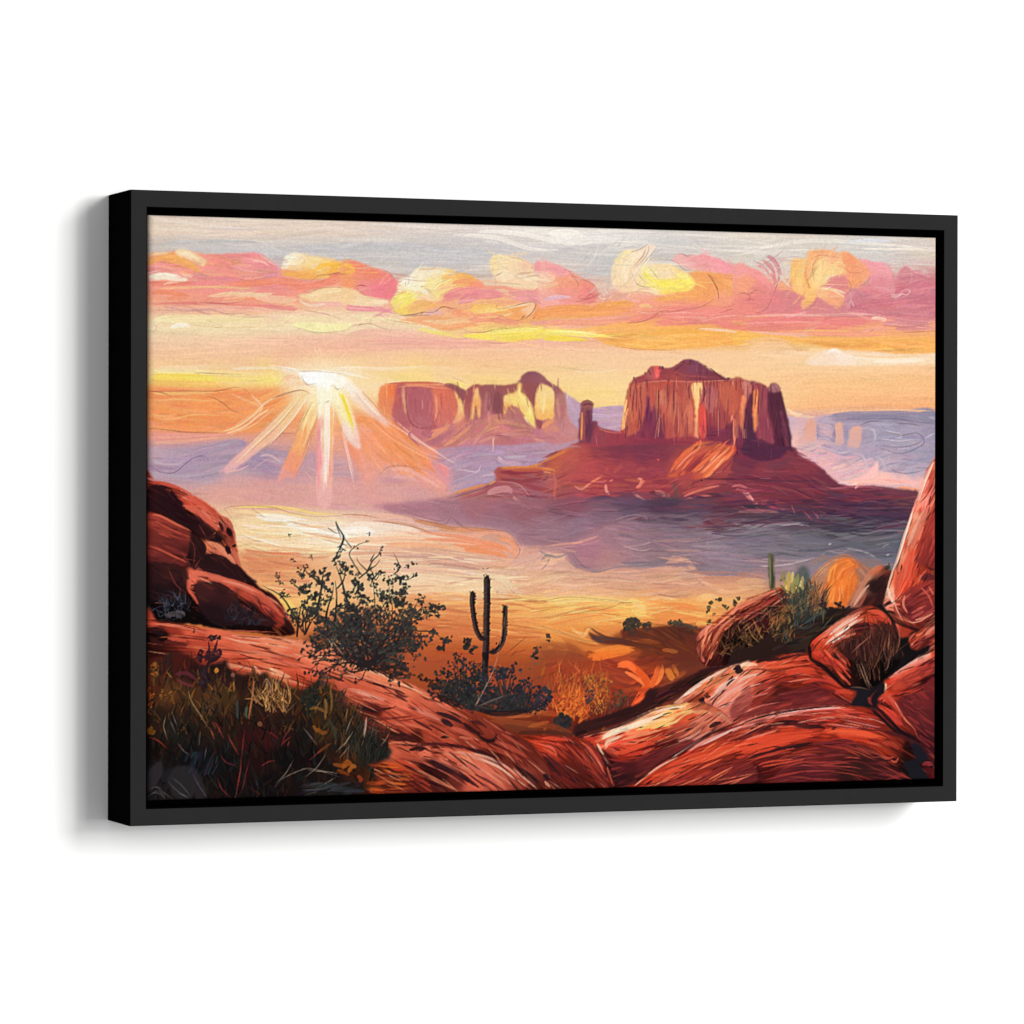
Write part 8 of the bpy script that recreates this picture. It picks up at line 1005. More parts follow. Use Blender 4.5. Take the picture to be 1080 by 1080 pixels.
leafspots = [(0, 2, s) for s in ('690,370 4', '710,400 5', '700,385 4', '715,415 4', '790,410 5', '770,408 4', '735,475 6', '745,485 5', '720,470 5', '815,350 7', '820,380 6', '850,330 5', '830,370 5', '900,380 8', '930,360 9', '950,380 9', '920,420 9', '900,410 8', '940,340 6', '890,360 6', '850,440 8', '830,465 9', '870,470 9', '890,490 9', '860,500 8', '820,450 8', '900,470 8', '840,430 6', '1000,290 6', '990,310 6', '1010,270 5', '1030,240 4', '1050,340 7', '1035,360 7', '1040,320 6', '1060,350 6', '950,450 5', '970,490 5', '930,500 6', '900,590 9', '930,610 10', '960,630 9', '880,580 8', '920,640 9', '1050,580 9', '1070,600 10', '1060,550 8', '1040,620 9', '990,560 4', '775,290 3', '785,300 2.4', '1065,520 6', '870,280 2.6', '760,165 2.4')] + \
    [(1, 2, s) for s in ('10,310 5', '15,340 5', '70,410 6', '60,420 5', '100,440 8', '90,470 9', '110,490 8', '130,500 6', '100,520 9', '75,490 6', '10,470 5', '40,560 8', '30,530 8', '50,540 8', '0,560 8', '20,600 9', '75,370 4', '205,355 6', '215,360 5', '190,365 4', '205,240 4', '200,265 4', '290,320 5', '295,330 4', '340,330 5', '370,320 5', '375,370 6', '345,380 4', '330,380 4', '290,350 4', '240,415 4', '260,420 4', '320,460 7', '320,480 7', '310,520 9', '290,540 9', '300,560 9', '285,520 8', '300,500 8', '360,540 6', '350,560 9', '360,590 9', '330,600 9', '380,570 8', '350,620 9', '410,510 8', '400,505 5', '420,500 5', '470,550 8', '490,560 9', '520,550 7', '480,570 8', '500,540 6', '460,545 6', '400,580 5', '430,570 5', '420,600 5', '440,590 4', '390,600 5', '350,690 7', '390,685 7', '430,695 5', '380,740 9', '410,745 8', '360,750 9', '350,730 6', '540,715 8', '525,710 6', '550,705 6', '190,450 4', '150,510 5', '180,470 4', '140,160 2.6', '130,200 3', '80,235 3', '150,340 4', '140,640 6', '200,600 7', '240,580 7', '170,560 8', '150,600 9', '120,580 9', '220,640 9', '260,620 8', '80,640 9', '120,660 9', '40,660 9', '20,700 10')]
for c, r, s in leafspots:
    p, k = s.split(); x, y = q(c, r, p)[0]; k = float(k)*.5
    for _ in range(5): dab(x+RS.normal(0, k*.7), y+RS.normal(0, k*.6), RS.uniform(.4, .85)*k, (DK+GR)[RS.randint(10)], None, 2.1)
for _ in range(60): dab(RS.uniform(345, 425), RS.uniform(655, 700), RS.uniform(1.4, 3), pal('2c3034 3a3a40 34303c 443c3c 2c2838')[RS.randint(5)])
for s in ('970,690 1000,740 1040,790', '985,690 1030,740 1055,785', '1000,690 980,730 975,770', '960,700 990,760'): ln(q(0, 2, s), .9, 'c8a078', .75)
for _ in range(26):
    x, y = RS.uniform(330, 430), RS.uniform(630, 700); ln([(x, y), (x+RS.normal(0, 4), y-RS.uniform(4, 10))], .8, pal('7c6c60 94785c 6c6068')[RS.randint(3)], .5)
for _ in range(28): dab(RS.uniform(348, 425), RS.uniform(640, 680), RS.uniform(1.4, 2.6), pal('c86c3c d88048 b86038')[RS.randint(3)], None, 1.4, .6)
for _ in range(34):
    th = RS.uniform(math.pi*1.08, math.pi*1.92); k = RS.uniform(.55, 1.05); lx, ly = 386+74*k*math.cos(th), 704+104*k*math.sin(th)
    for _ in range(9): dab(lx+RS.normal(0, 2.8), ly+RS.normal(0, 2.4), RS.uniform(1.8, 3.8), pal('2c2c2b 34342f 3c3a34 2a2a30 403c38')[RS.randint(5)], None, 1.4)
for _ in range(150):
    th = RS.uniform(math.pi*1.02, math.pi*1.98); k = RS.uniform(.15, .75); dab(388+62*k*math.cos(th), 700+80*k*math.sin(th), RS.uniform(1.6, 3.4), (DK+GR)[RS.randint(10)])
# saguaro
def limb(P, w, flip=1):
    stroke(P, w, '302426', 1, .05, .04, 0, 0)
    o = np.array(P, float)
    stroke(o+np.array([-w*.22*flip, 0]), w*.3, '4a3a36', .8, .1, .1, .2, .1); stroke(o+np.array([w*.25*flip, .5]), w*.34, '1c1618', .8, .1, .1, 0, 0)
    stroke(o+np.array([-w*.42*flip, 0]), .9, '6c5044', .5, .2, .2, 0, 0)
limb(q(1, 2, '753,372 752,430 752,520 750,620 748,720 744,810')+q(1, 3, '742,60 740,150'), 7)
limb(q(1, 2, '678,455 676,520 685,600 698,660 722,700 745,705'), 5.4)
limb(q(1, 2, '846,528 846,580 842,650 836,710 815,750 790,770 765,775'), 5.2, -1)
ln(q(1, 2, '835,620 825,700 810,780'), .9, 'c4a088', .5); ln(q(1, 2, '845,580 838,650'), 1, '8c6c58', .7)
for P, w_ in ((q(1, 2, '753,375 752,520 748,800'), 3.6), (q(1, 2, '678,460 690,620 740,705'), 2.6), (q(1, 2, '846,530 840,680 780,772'), 2.6)):
    for x, y in smooth(P, False, 3): dab(x+RS.choice([-1, 1])*w_*RS.uniform(.7, 1.1), y, RS.uniform(1, 1.9), '2a2023', 90, 1.6)
for y in range(600, 720, 6):
    for _ in range(2): ln([(512+RS.uniform(-4, 4), y), (512+RS.uniform(-5, 5), y+RS.uniform(-3, 3))], .7, pal('5c4840 18141a 443434')[RS.randint(3)], .7)
stroke(q(1, 2, '730,770 745,800 750,830'), 6, '141418', .8)
# shrubs by the saguaro
def shrub(x, y, sx, sy, n, c1, c2):
    for _ in range(n):
        a = math.radians(RS.uniform(-165, -15)); l = RS.uniform(.35, 1)
        ex, ey = x+math.cos(a)*sx*l, y+math.sin(a)*sy*l
        stroke([(x+RS.normal(0, sx*.08), y), ((x+ex)/2+RS.normal(0, 2), (y+ey)/2+RS.normal(0, 2)), (ex, ey)], RS.uniform(1, 2.2), c1[RS.randint(len(c1))], .9, 0, .6, 0, 0)
        for _ in range(9): dab(ex+RS.normal(0, 3.4), ey+RS.normal(0, 2.6), RS.uniform(1.3, 3.2), c2[RS.randint(len(c2))], math.degrees(a)+RS.normal(0, 30), 1.7)
SH = pal('222426 282b2b 2b2a29 201d20 33322c 282730')
shrub(487, 742, 30, 50, 34, DK, SH); shrub(497, 748, 24, 40, 26, DK, SH); shrub(470, 735, 20, 22, 12, DK, SH)
shrub(532, 748, 34, 46, 34, DK, pal('25242a 2a2a2e 2d2a32 23252a 34313a')); shrub(552, 750, 26, 26, 24, DK, pal('26262c 2c2c38 262329 302a30')); shrub(520, 750, 40, 16, 20, DK, DK)
for p, k in (('645,715', 5), ('660,730', 6), ('640,750', 6), ('670,760', 6), ('500,760', 6), ('520,740', 5), ('545,715', 4), ('1010,770', 4), ('1012,750', 3), ('1005,800', 5)):
    x, y = q(1, 2, p)[0]
    for _ in range(4): dab(x+RS.normal(0, 2), y+RS.normal(0, 2), k*.6, SH[RS.randint(6)])
for _ in range(40): dab(RS.uniform(458, 572), RS.uniform(695, 738), RS.uniform(1.4, 2.6), pal('484850 50484c 3c4444 5c5050 44404c')[RS.randint(5)], None, 1.5, .7)
for _ in range(24): dab(RS.uniform(465, 570), RS.uniform(700, 730), RS.uniform(1.2, 2.4), pal('a85430 b8602f 984a2c')[RS.randint(3)], None, 1.4, .55)
ln(q(1, 3, '810,0 800,60 770,140 720,240 690,300'), 1, 'b89c88', .6); stroke(q(1, 3, '690,300 760,270 840,240 900,230'), 2.4, '3c3434', .8); ln(q(1, 3, '700,295 770,265 850,235'), .9, '8c7c70', .6); ln(q(1, 3, '690,290 710,250 700,230'), .9, 'b89c84', .7)
stroke(q(1, 3, '700,310 800,330 900,325 1000,300'), 6, '20181c', .8); stroke(q(1, 3, '480,230 560,270 640,300'), 7, '241a1c', .8)
cluster(570+10/4.909, 685+240/4.909, 9, 11, 40, (2, 4), '2c2c38 30303c 242430 38343c'); cluster(570+38/4.909, 685-62/4.909, 2.2, 5, 12, (1.6, 3), '3c3438 44302c')
stroke([(360+1010/4.909, 530+740/4.909), (566, 690)], 3, '443838', .8)
for s in ('840,790 900,740 960,690', '870,800 910,760', '880,780 960,760'): ln(q(1, 2, s), 1, '6c3c28', .6)
# scrub between: bush foot and slope
for _ in range(40):
    x = RS.uniform(400, 470); y = 700+(x-400)*.35+RS.normal(0, 3); dab(x, y, RS.uniform(2, 4), pal('241c1e 302420 40281f 54301f')[RS.randint(4)])

# lower-left thicket
THK = fill(q(0, 3, '10,30 40,60 120,20 200,20 260,50 320,90 420,60 470,110 560,130 640,130 700,160 780,190 840,210 900,170 960,180 1010,210 1060,260')+q(1, 3, '0,250 60,300 110,370 160,440 250,500 255,560 160,600 180,690 120,735 0,760')+q(0, 3, '600,790 10,790'),
     '160,695,4f241b 175,705,411e1b 190,700,481e1b 210,710,2c1819 225,700,251819 240,715,371e1d 260,715,301d1a 160,720,5c2c1b 180,730,633f25 200,735,4f3722 220,740,604429 240,735,4f3a22 260,745,33241d 290,725,4f2c1e 310,735,412c1e 330,735,252422 345,740,413322 165,760,33251d 180,770,2c2b25 200,775,252524 220,765,37251d 240,770,33241d 260,780,411b1b 280,775,482020 300,770,331e1d 320,775,221e1d 340,770,5c3d20 355,765,413322 370,755,4f3020 375,780,413a29 390,790,303731 400,795,282e2c 160,790,1b1211 180,800,1d1818 200,800,19191d 220,805,181b20 240,800,1b191b 270,805,2c1819 300,800,181618 330,800,1b1416 350,790,33221b 365,800,63371a 160,820,272529 175,825,29272b 190,820,252425 210,830,201d1e 240,830,191619 280,830,181418 320,825,201919 350,815,1e1818 370,815,442518 340,835,202225 370,835,222428 395,825,5c301a', soft=1.5, rough=2)
hatch(THK, 240, -95, (6, 22), (1.5, 5), '24201e 2c241e 1b1819 33251d 3f2c1e 252725 1e2024 371e1b', .55, .1, .01, .3, 0, 24)
blades(THK*zone(705, 775), 230, (7, 22), (.9, 2.8), '483724 593f25 67492b 2c241e 22201e 6a3a22 3a2e25 483f2e 272b27 78522c 4f301e', -92, 24, 20)
blades(THK*zone(750, 850), 330, (8, 28), (.8, 2.6), '201e1d 25221e 2c2924 181819 371d1a 1e2224 3f221e 141216 302724 292c31', -96, 26, 18)
blades(THK*zone(710, 760), 60, (6, 18), (.8, 2), '7f5828 896228 6e4d29 5c4429 976729', -88, 22, 20)
blades(THK*zone(720, 800, 325, 380), 90, (7, 22), (.8, 2.4), '6a4d27 483f2b 784f27 2c2c27 563f24 202725 4b4630', -86, 18, 16)
blades(THK*zone(755, 815, 365, 412), 90, (10, 26), (.7, 1.6), '353833 2c3130 434138 222524 524d43 303330', -78, 18, 16)
cluster(162, 705, 5, 7, 24, (1, 2), 'a06a28 8c5424 b0742c 784824', 2.4); cluster(174, 732, 7, 9, 20, (.9, 1.8), '8c6430 74502c 9c6c34', 2.4); cluster(158, 735, 4, 12, 20, (1, 2), 'b05424 984824 c06828', 1.5); cluster(159, 770, 4, 4, 14, (1.4, 2.6), '98641f 84541c', 2.2)
cluster(328, 738, 11, 12, 80, (1.4, 3.4), '24302e 2c3432 1f2628 38382f 30382c', 1.8); cluster(341, 715, 4, 9, 26, (1.4, 3), '4c3438 3c2c34 5c443c', 1.6); cluster(357, 738, 7, 10, 40, (1.4, 3), '5c3830 3c2c2e 4c342c', 1.6)
for s, w, c in (('860,310 900,300 960,330', 3, 'a07438'), ('900,400 930,430 960,420', 4, 'b06a2c'), ('880,390 910,430', 3, 'c07830'), ('980,590 1030,600 1075,600', 4, 'c06c2c'), ('1000,620 1050,640 1078,650', 4, 'a8541f'), ('900,540 950,500 980,480', 3, '8c4c24'), ('960,350 990,420 1000,480', 3, '4c5444'), ('940,240 950,300 940,380', 3, 'a88048'), ('970,200 980,270 970,330', 2.4, '94743f')): stroke(q(0, 3, s), w, c, .8)
for s, w, c in (('0,620 30,580 60,610', 5, 'c8702c'), ('30,640 60,600 80,620', 4, 'd88434'), ('80,650 100,670 90,690', 4, 'c05030'), ('0,640 60,680 90,700', 3, '3c2820'), ('120,690 200,690 240,680', 4, 'b04c24'), ('130,590 180,600 220,570', 3, '8c3c24')): stroke(q(1, 3, s), w, c, .85)
buf *= 1-THK[..., None]*np.array([.06, .13, .16], np.float32)
buf *= (1-.2*THK*np.clip((YY-700)/60, 0, 1))[..., None]
hatch(THK, 260, -95, (4, 14), (.6, 1.3), None, .6, .3, .02, 0, 0, 28, off=2)
# twiggy stems
stems([q(0, 3, '310,90 315,140 320,200'), q(0, 3, '320,110 345,60 355,20'), q(0, 3, '300,60 290,20 300,0'), q(0, 3, '350,60 390,40 410,0')], 4, '2a1c22'); cluster(150+330/4.909, 685+30/4.909, 11, 6, 30, (1.6, 3.6), '30202a 3c2430 28181f'); cluster(150+320/4.909, 685+150/4.909, 6, 10, 30, (2, 4), '2c2028 34242a 241a20')
stems([q(0, 2, '340,810 345,760 340,710'), q(0, 2, '360,800 380,740 390,700'), q(0, 2, '400,790 410,770')], 3, '34202a'); cluster(150+350/4.909, 530+700/4.909, 3.4, 2.4, 12, (1.6, 3), '34242c 40282c'); cluster(150+385/4.909, 530+698/4.909, 3.4, 2.6, 12, (1.6, 3), '34242c 2c1c24'); cluster(150+370/4.909, 530+780/4.909, 9, 5, 26, (1.4, 3), '3c2430 4c2c34 301f28'); cluster(150+265/4.909, 530+655/4.909, 1.4, 4, 6, (1, 2), '5c3434')
stroke(q(0, 3, '160,130 220,120 260,140 290,170'), 4, '5c2834', .85); stroke(q(0, 3, '170,150 230,180 280,190'), 3, '6c3038', .8); dab(150+380/4.909, 685+107/4.909, 5, 'c47c30', 90, 1.2); dab(150+468/4.909, 685+130/4.909, 4.4, '7c5040', 80, 1.3); dab(150+605/4.909, 685+385/4.909, 5, '744834', 70, 1.3)
stroke(q(0, 3, '575,135 570,220 555,320 540,400'), 2.2, '8c5034', .95); ln(q(0, 3, '578,140 568,240 550,340'), .8, 'b87448', .7); stroke(q(0, 3, '540,290 535,330 540,360'), 2.4, '486050', .8); stroke(q(0, 3, '470,160 475,220'), 2, '9c6838', .8); stroke(q(0, 3, '490,250 490,340 500,370'), 3, '3c4848', .7)
for s in ('620,190 640,150 660,180 660,220 630,240', '640,160 650,200', '660,140 700,200 720,260'): ln(q(0, 3, s), 1, 'b09078', .7)
blades(q(0, 3, '600,300 620,200 760,230 740,340'), 70, (8, 20), (.7, 1.5), 'b07c48 7c5838 c08c54 5c4038 94643c', -100, 26, 20)
for s, c in (('235,190 250,260 300,340 345,410', 'c8a070'), ('345,400 360,430 370,465', 'd06048'), ('370,370 390,400 420,460', 'c04840'), ('440,430 460,480 500,545', 'cc4440'), ('360,370 380,410', 'b84038'), ('400,540 430,580 480,600', '94343a'), ('510,550 505,630 480,770', 'c84840'), ('530,400 520,480 515,560', '843038'), ('555,560 530,660 510,750', '74303a'), ('385,660 410,720 460,768', '9c3438'), ('610,605 650,580 690,575', 'a83c3c'), ('715,500 740,470 770,450', 'a83c38'), ('640,420 680,440 705,465', '8c3434'), ('860,575 900,540 930,510', '8c3434'), ('750,500 760,470', 'b84840'), ('30,450 80,470 130,515', 'c84030'), ('30,320 50,340', 'b83c28'), ('770,400 740,440 720,490', '943838')): ln(q(0, 3, s), 1.1, c, .55)
for s in ('680,715 720,670 800,630 860,615 950,635 1020,660', '690,690 740,640 780,570', '840,660 900,610 950,540', '900,725 950,690 1000,660', '830,400 870,450 900,490', '860,625 940,630 1010,640'): ln(q(0, 3, s), 1, 'a08c7c', .55)
for s in ('150,320 180,400', '140,360 170,430', '180,480 210,520 250,550', '260,640 300,690 330,760', '300,420 290,500', '330,500 320,570'): ln(q(0, 3, s), .9, '8c7c70', .55)
for s in ('120,340 110,400 130,470', '1040,500 1075,440', '1020,560 1070,500', '1000,530 1060,470'): ln(q(0, 3, s), .9, 'a08c74', .6)
for s in ('130,345 120,440 100,500', '250,420 230,460 200,500', '20,440 40,380 60,340', '10,500 60,420', '30,300 20,380'): ln(q(1, 3, s), .9, 'a89070', .6)
stroke(q(1, 3, '128,345 122,400 112,450'), 1.8, 'd0a090', .8); stroke(q(1, 3, '120,450 122,490'), 4, '1e1a1e', .8)
stroke(q(1, 3, '0,650 40,670 90,700 60,710'), 3, '2c1c1c', .9); stroke(q(1, 3, '0,735 60,730 130,735'), 4, '30343c', .8)
# grey leaves in the corner
for s, c in (('25,640 60,600 95,580 105,640 70,700 25,740', '2c282c'), ('130,650 180,605 240,610 280,690 250,770 180,770 140,720', '282628'), ('250,620 300,650 330,760 280,770', '2a2428')): fill(q(0, 3, s), c, soft=.8, a=.9)
for s in ('30,760 80,730 120,770', '60,700 110,740 160,775', '130,680 180,730 240,770', '150,660 200,700 250,760', '50,740 90,745 120,775', '260,640 290,700 335,770', '180,740 240,765', '40,720 70,710 100,720'): ln(q(0, 3, s), .9, '6c6c72', .5)
stroke(q(0, 3, '100,690 130,640 160,610'), 6, '1e1e26', .8); hatch(q(0, 3, '230,540 380,540 380,640 240,640'), 30, -70, (6, 18), (1, 3), '1f2836 263040 1c2028 2c2c34', .7); hatch(q(0, 3, '820,700 1075,690 1075,760 820,770'), 30, -8, (10, 26), (1, 3), '282a2e 34343a 201e22 3c3c42', .7)

# ------------------------------------------------------------------ finish: dry-brush scratches everywhere, then the weave shows through
n1 = noise2(BW, BH, 2.2)-.5; n2 = noise2(BW, BH, 1.1)-.5
st = noise2(BW, BH*1, 1.0)
lum = buf.mean(2)
buf *= (1+(.05*n1+.06*n2)*np.clip(lum*1.6, .35, 1))[..., None]
for k in range(900):
    x, y = RS.uniform(152, 990), RS.uniform(225, 372)
    c = sample(x, y)
    if c.mean() < .45: continue
    l = RS.uniform(8, 38); d = RS.normal(0, 1.6)
    ln([(x, y), (x+l*.5, y+d+RS.normal(0, .6)), (x+l, y+2*d)], RS.uniform(.5, .9), np.clip(c*(1+RS.choice([-.07, .07])), 0, 1), .55)
def tint(mask, colr, k): buf[:] = buf*(1-k*mask[..., None])+hx(colr)*k*mask[..., None]
low = buf.mean(2)
tint(blur(zone(368, 436, 380, 988), 8)*np.clip((buf[..., 1]-.66)*8, 0, 1)*np.clip((buf[..., 0]-.8)*8, 0, 1), 'f4cca4', .3)
tint(blur(zone(612, 680, 290, 840), 8)*np.clip((buf[..., 0]-.6)*4, 0, 1), 'e8b088', .22)
tint(blur(zone(395, 452, 404, 600), 3)*np.clip((.5-low)*8, 0, 1), 'a8605c', .4)
tint(blur(zone(438, 480, 842, 912), 3)*np.clip((buf[..., 0]-buf[..., 2]-.08)*6, 0, 1), 'd0a8ac', .45)
SL = blur(SLAB, 2)*(1-THK); buf *= 1+SL[..., None]*np.array([-.03, -.1, -.14], np.float32)
SK = zone(470, 540, 585, 985)*np.clip((XX-585)/40, 0, 1)*np.clip((YY-470)/8, 0, 1)*np.clip((545-YY)/12, 0, 1); buf *= 1+SK[..., None]*np.clip((buf[..., :1]-buf[..., 1:2])*3, 0, 1)*np.array([.05, -.06, .0], np.float32)
SB = blur(zone(690, 762, 574, 700), 9)*np.clip((buf[..., 0]-buf[..., 2])*3, 0, 1); buf *= 1+SB[..., None]*np.array([.1, -.1, -.05], np.float32)
d = np.clip(buf[..., 2]-buf[..., 1], 0, 1); buf[..., 2] -= .24*d; buf[..., 1] -= .04*d       # the violets lean warm
soft = np.stack([blur(buf[..., i], 1.4) for i in range(3)], -1)
buf = np.clip(buf+.8*(buf-soft), 0, 1)
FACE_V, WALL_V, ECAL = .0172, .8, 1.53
KEY = ((.52, -1, .29), 3.0, 3.2, 700)
FIL = ((.3, -1, .02), 1.8, 1.8, 290)
AMB = .52
# ================================================================== the scene
for o in list(bpy.data.objects): bpy.data.objects.remove(o)
sc = bpy.context.scene; col = sc.collection
K = 0.6612                                   # metres per outer frame height
CAMP = np.array([-2.424, -5.9461, .0214]); CAMR = np.array([.0046, -.3746, .0009]); FOC = 4133.18
FW, FH, FD, FACE, GAP, REC = 1.461, 1.0, .1273, .0273, .0116, .0050
def rodr(r):
    th = np.linalg.norm(r)+1e-12; k = r/th
    Kx = np.array([[0, -k[2], k[1]], [k[2], 0, -k[0]], [-k[1], k[0], 0]])
    return np.eye(3)+math.sin(th)*Kx+(1-math.cos(th))*Kx@Kx
R = rodr(CAMR)@np.array([[1, 0, 0], [0, 0, -1], [0, 1, 0]], float)
cam = bpy.data.cameras.new('camera'); co = bpy.data.objects.new('camera', cam); col.objects.link(co)
cam.sensor_width = 36; cam.lens = FOC/1080*36; cam.clip_start = .1; cam.clip_end = 200
M = Matrix.Identity(4)
for i in range(3):
    M[i][0], M[i][1], M[i][2], M[i][3] = R[0][i], -R[1][i], -R[2][i], CAMP[i]*K
co.matrix_world = M; sc.camera = co

def mat(name, colr, rough=.5, spec=.3):
    m = bpy.data.materials.new(name); m.use_nodes = True
    b = m.node_tree.nodes['Principled BSDF']
    b.inputs['Base Color'].default_value = (*colr, 1); b.inputs['Roughness'].default_value = rough; b.inputs['Specular IOR Level'].default_value = spec
    return m, m.node_tree, b
def link(t, a, b): t.links.new(a, b)
def node(t, ty, **k):
    n = t.nodes.new(ty)
    for a, v in k.items(): setattr(n, a, v)
    return n
def mesh_obj(name, me, parent=None, mats=()):
    o = bpy.data.objects.new(name, me); col.objects.link(o)
    for m in mats: me.materials.append(m)
    if parent: o.parent = parent
    return o

# --- materials
wall_m, t, b = mat('white_wall_paint', (WALL_V, WALL_V, WALL_V), 1, 0)
nz = node(t, 'ShaderNodeTexNoise'); nz.inputs['Scale'].default_value = 180; nz.inputs['Detail'].default_value = 4
tc = node(t, 'ShaderNodeTexCoord'); link(t, tc.outputs['Object'], nz.inputs['Vector'])
bp = node(t, 'ShaderNodeBump'); bp.inputs['Strength'].default_value = .06; bp.inputs['Distance'].default_value = .001
link(t, nz.outputs['Fac'], bp.inputs['Height']); link(t, bp.outputs['Normal'], b.inputs['Normal'])

def lacquer(name, v, spec):
    m, t, b = mat(name, (v, v, v*1.01), .55, spec)
    tc = node(t, 'ShaderNodeTexCoord'); nz = node(t, 'ShaderNodeTexNoise'); nz.inputs['Scale'].default_value = 60; nz.inputs['Detail'].default_value = 5
    link(t, tc.outputs['Object'], nz.inputs['Vector'])
    mp = node(t, 'ShaderNodeMapRange'); mp.inputs['To Min'].default_value = v*.92; mp.inputs['To Max'].default_value = v*1.08
    link(t, nz.outputs['Fac'], mp.inputs['Value']); link(t, mp.outputs['Result'], b.inputs['Base Color'])
    return m
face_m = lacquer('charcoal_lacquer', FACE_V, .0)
side_m = lacquer('shaded_lacquer', .0015, .0)  # rail sides far darker than the face: their shade is put into the colour

canvas_m, t, b = mat('painted_canvas', (.5, .5, .5), .8, 0)
at = node(t, 'ShaderNodeAttribute', attribute_name='paint'); link(t, at.outputs['Color'], b.inputs['Base Color'])
tc = node(t, 'ShaderNodeTexCoord')
hsum = None
for sx, sz in ((90, 1300), (1300, 90)):
    mpn = node(t, 'ShaderNodeMapping'); mpn.inputs['Scale'].default_value = (sx, 1, sz); link(t, tc.outputs['Object'], mpn.inputs['Vector'])
    nz = node(t, 'ShaderNodeTexNoise'); nz.inputs['Scale'].default_value = 1; nz.inputs['Detail'].default_value = 1; link(t, mpn.outputs['Vector'], nz.inputs['Vector'])
    if hsum is None: hsum = nz.outputs['Fac']
    else:
        ad = node(t, 'ShaderNodeMath', operation='ADD'); link(t, hsum, ad.inputs[0]); link(t, nz.outputs['Fac'], ad.inputs[1]); hsum = ad.outputs[0]
bp = node(t, 'ShaderNodeBump'); bp.inputs['Strength'].default_value = .22; bp.inputs['Distance'].default_value = .0006
link(t, hsum, bp.inputs['Height']); link(t, bp.outputs['Normal'], b.inputs['Normal'])

# --- wall
me = bpy.data.meshes.new('wall'); s = 8; y = FD*K+.0005
me.from_pydata([(-s, y, -s), (s, y, -s), (s, y, s), (-s, y, s)], [], [(0, 1, 2, 3)])
wall = mesh_obj('wall', me, None, (wall_m,)); wall['kind'] = 'structure'

# --- framed picture
root = bpy.data.objects.new('framed_picture', None); col.objects.link(root)
root.empty_display_size = .2
root['label'] = 'desert sunset canvas print in a deep black floater frame on the white wall'; root['category'] = 'framed picture'

def rail(side):
    """one mitred moulding of the frame: profile (u inward, d depth) swept along its side"""
    w2, h2 = FW/2, FH/2
    prof = [(0, 0), (FACE, 0), (FACE, .078), (FACE+.03, .078), (FACE+.03, FD), (0, FD)]     # L section with the ledge the canvas floats on
    cs = {'top': ((-1, 1), (1, 1)), 'bottom': ((1, -1), (-1, -1)), 'left': ((-1, -1), (-1, 1)), 'right': ((1, 1), (1, -1))}[side]
    bm = bmesh.new(); rings = []
    for cx, cz in cs:
        rings.append([bm.verts.new(((cx*(w2-u))*K, d*K, (cz*(h2-u))*K)) for u, d in prof])
    n = len(prof)
    for i in range(n):
        j = (i+1) % n
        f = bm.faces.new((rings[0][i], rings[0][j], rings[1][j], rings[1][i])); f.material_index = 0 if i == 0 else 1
    for r in (rings[0][::-1], rings[1]):
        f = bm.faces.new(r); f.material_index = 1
    bmesh.ops.recalc_face_normals(bm, faces=bm.faces)
    sharp = [e for e in bm.edges if abs(e.verts[0].co.y) < 1e-6 and abs(e.verts[1].co.y) < 1e-6 and len({v for v in e.verts} & set(rings[0])) == 1]
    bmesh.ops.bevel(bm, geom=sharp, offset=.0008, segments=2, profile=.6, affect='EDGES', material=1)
    me = bpy.data.meshes.new('rail'); bm.to_mesh(me); bm.free()
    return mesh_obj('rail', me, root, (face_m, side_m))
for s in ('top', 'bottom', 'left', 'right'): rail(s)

# --- canvas: front sheet, rounded tuck and wrapped sides in one mesh
WC, HC = FW/2-FACE-GAP, FH/2-FACE-GAP
LEFT = FW/2-FACE-.0022                       # the canvas sits a touch left of centre in its frame
SIDE = .068
NX, NZ = 1010, 690
def tuck(h, rad):
    """(across, depth, run along the cloth) from the flat front round the corner and down the side"""
    sd = np.array([.004, .01, .02, .032, .046, SIDE-.012])
    arc = np.linspace(0, math.pi/2, 10)[1:]
    return [(h-rad+rad*math.sin(a), rad*(1-math.cos(a)), h-rad+rad*a) for a in arc]+[(h, rad+d, h-rad+rad*math.pi/2+d) for d in sd]
def axis(h0, r0, h1, r1, n):
    """signed run along the surface: side, rounded corner, flat, rounded corner, side"""
    return [(-p[0], p[1], -p[2]) for p in reversed(tuck(h0, r0))]+[(f, 0, f) for f in np.linspace(-(h0-r0), h1-r1, n)]+tuck(h1, r1)
ax, az = axis(LEFT, .0105, WC, .004, NX), axis(HC, .004, HC, .004, NZ)
px = np.array([a[0] for a in ax]); dx = np.array([a[1] for a in ax]); ux = np.array([a[2] for a in ax])
pz = np.array([a[0] for a in az]); dz = np.array([a[1] for a in az]); uz = np.array([a[2] for a in az])
nx, nz_ = len(px), len(pz)
PX, PZ = np.meshgrid(px, pz); DX, DZ = np.meshgrid(dx, dz); UX, UZ = np.meshgrid(ux, uz)
DEP = np.maximum(DX, DZ)
# where a point of the sheet sits on the sketch (the sketch is drawn in the slight perspective of the photograph)
P3 = np.stack([UX, np.full_like(UX, REC), UZ], -1)
C = (P3-CAMP)@R.T
sx = 540+FOC*C[..., 0]/C[..., 2]; sy = 540+FOC*C[..., 1]/C[..., 2]
gx = np.clip((sx+.0-SX)*SC-.5, 0, BW-1.01); gy = np.clip((sy-SY)*SC-.5, 0, BH-1.01)
xi = gx.astype(int); yi = gy.astype(int); fa = (gx-xi)[..., None]; fb = (gy-yi)[..., None]
def samp(A):
    A = A if A.ndim == 3 else A[..., None]
    return (A[yi, xi]*(1-fa)+A[yi, xi+1]*fa)*(1-fb)+(A[yi+1, xi]*(1-fa)+A[yi+1, xi+1]*fa)*fb
srgb = np.clip(samp(buf), 0, 1)
lin = np.where(srgb <= .04045, srgb/12.92, ((srgb+.055)/1.055)**2.4)
relief = samp(hgt)[..., 0]
inner = ((DX == 0) & (DZ == 0)).astype(float)
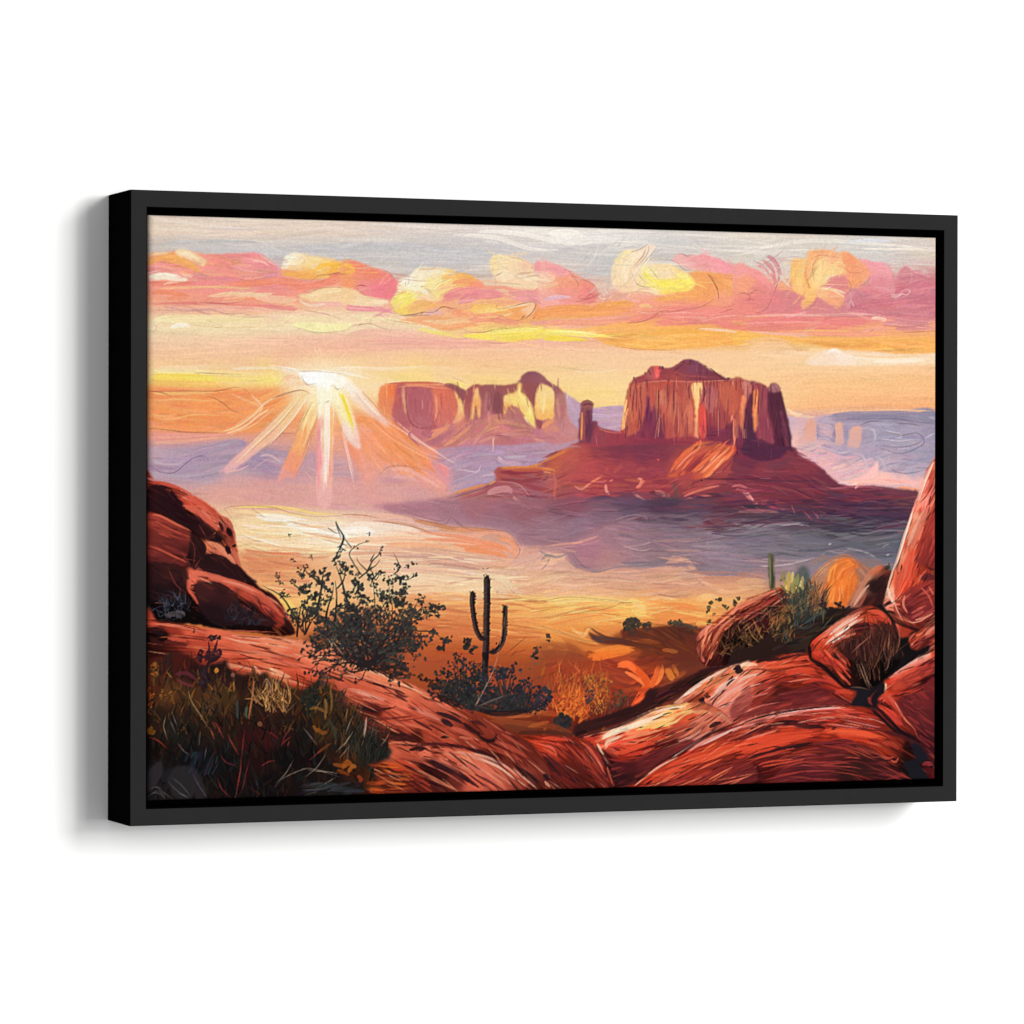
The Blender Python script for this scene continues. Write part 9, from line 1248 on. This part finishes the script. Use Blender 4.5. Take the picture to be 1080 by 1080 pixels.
Y = REC+DEP-relief*inner*.0016
co3 = np.stack([PX, Y, PZ], -1).reshape(-1, 3)*K
me = bpy.data.meshes.new('canvas')
me.vertices.add(len(co3)); me.vertices.foreach_set('co', co3.astype(np.float32).ravel())
ii = np.arange(nx*nz_).reshape(nz_, nx)
quads = np.stack([ii[:-1, :-1], ii[:-1, 1:], ii[1:, 1:], ii[1:, :-1]], -1).reshape(-1, 4)
me.loops.add(quads.size); me.loops.foreach_set('vertex_index', quads.ravel().astype(np.int32))
me.polygons.add(len(quads)); me.polygons.foreach_set('loop_start', (np.arange(len(quads))*4).astype(np.int32))
me.update(calc_edges=True); me.validate()
ca = me.color_attributes.new('paint', 'FLOAT_COLOR', 'POINT')
rgba = np.ones((len(co3), 4), np.float32); rgba[:, :3] = np.clip(lin.reshape(-1, 3)/ECAL, 0, .95)
ca.data.foreach_set('color', rgba.ravel())
me.polygons.foreach_set('use_smooth', np.ones(len(quads), bool))
canvas = mesh_obj('canvas', me, root, (canvas_m,))

# --- light: one big soft key from the right and a little above, a weaker level fill, pale surroundings
def area(name, d, dist, sizex, sizey, power):
    l = bpy.data.lights.new(name, 'AREA'); l.shape = 'RECTANGLE'; l.size = sizex; l.size_y = sizey; l.energy = power; l.color = (1, .995, .985)
    o = bpy.data.objects.new(name, l); col.objects.link(o)
    d = Vector(d).normalized(); o.location = d*dist; o.rotation_euler = d.to_track_quat('Z', 'Y').to_euler()
    return o
area('key_softbox', KEY[0], 9, KEY[1], KEY[2], KEY[3])
area('fill_softbox', FIL[0], 9, FIL[1], FIL[2], FIL[3])
w = bpy.data.worlds.new('World'); sc.world = w; w.use_nodes = True
w.node_tree.nodes['Background'].inputs['Color'].default_value = (1, 1, 1, 1); w.node_tree.nodes['Background'].inputs['Strength'].default_value = AMB
sc.view_settings.view_transform = 'Standard'; sc.view_settings.look = 'None'; sc.view_settings.exposure = 0; sc.view_settings.gamma = 1; sc.view_settings.use_curve_mapping = False
sc.render.engine = 'CYCLES'; sc.cycles.use_denoising = True; sc.cycles.denoiser = 'OPENIMAGEDENOISE'; sc.cycles.denoising_input_passes = 'RGB_ALBEDO_NORMAL'; sc.cycles.max_bounces = 6
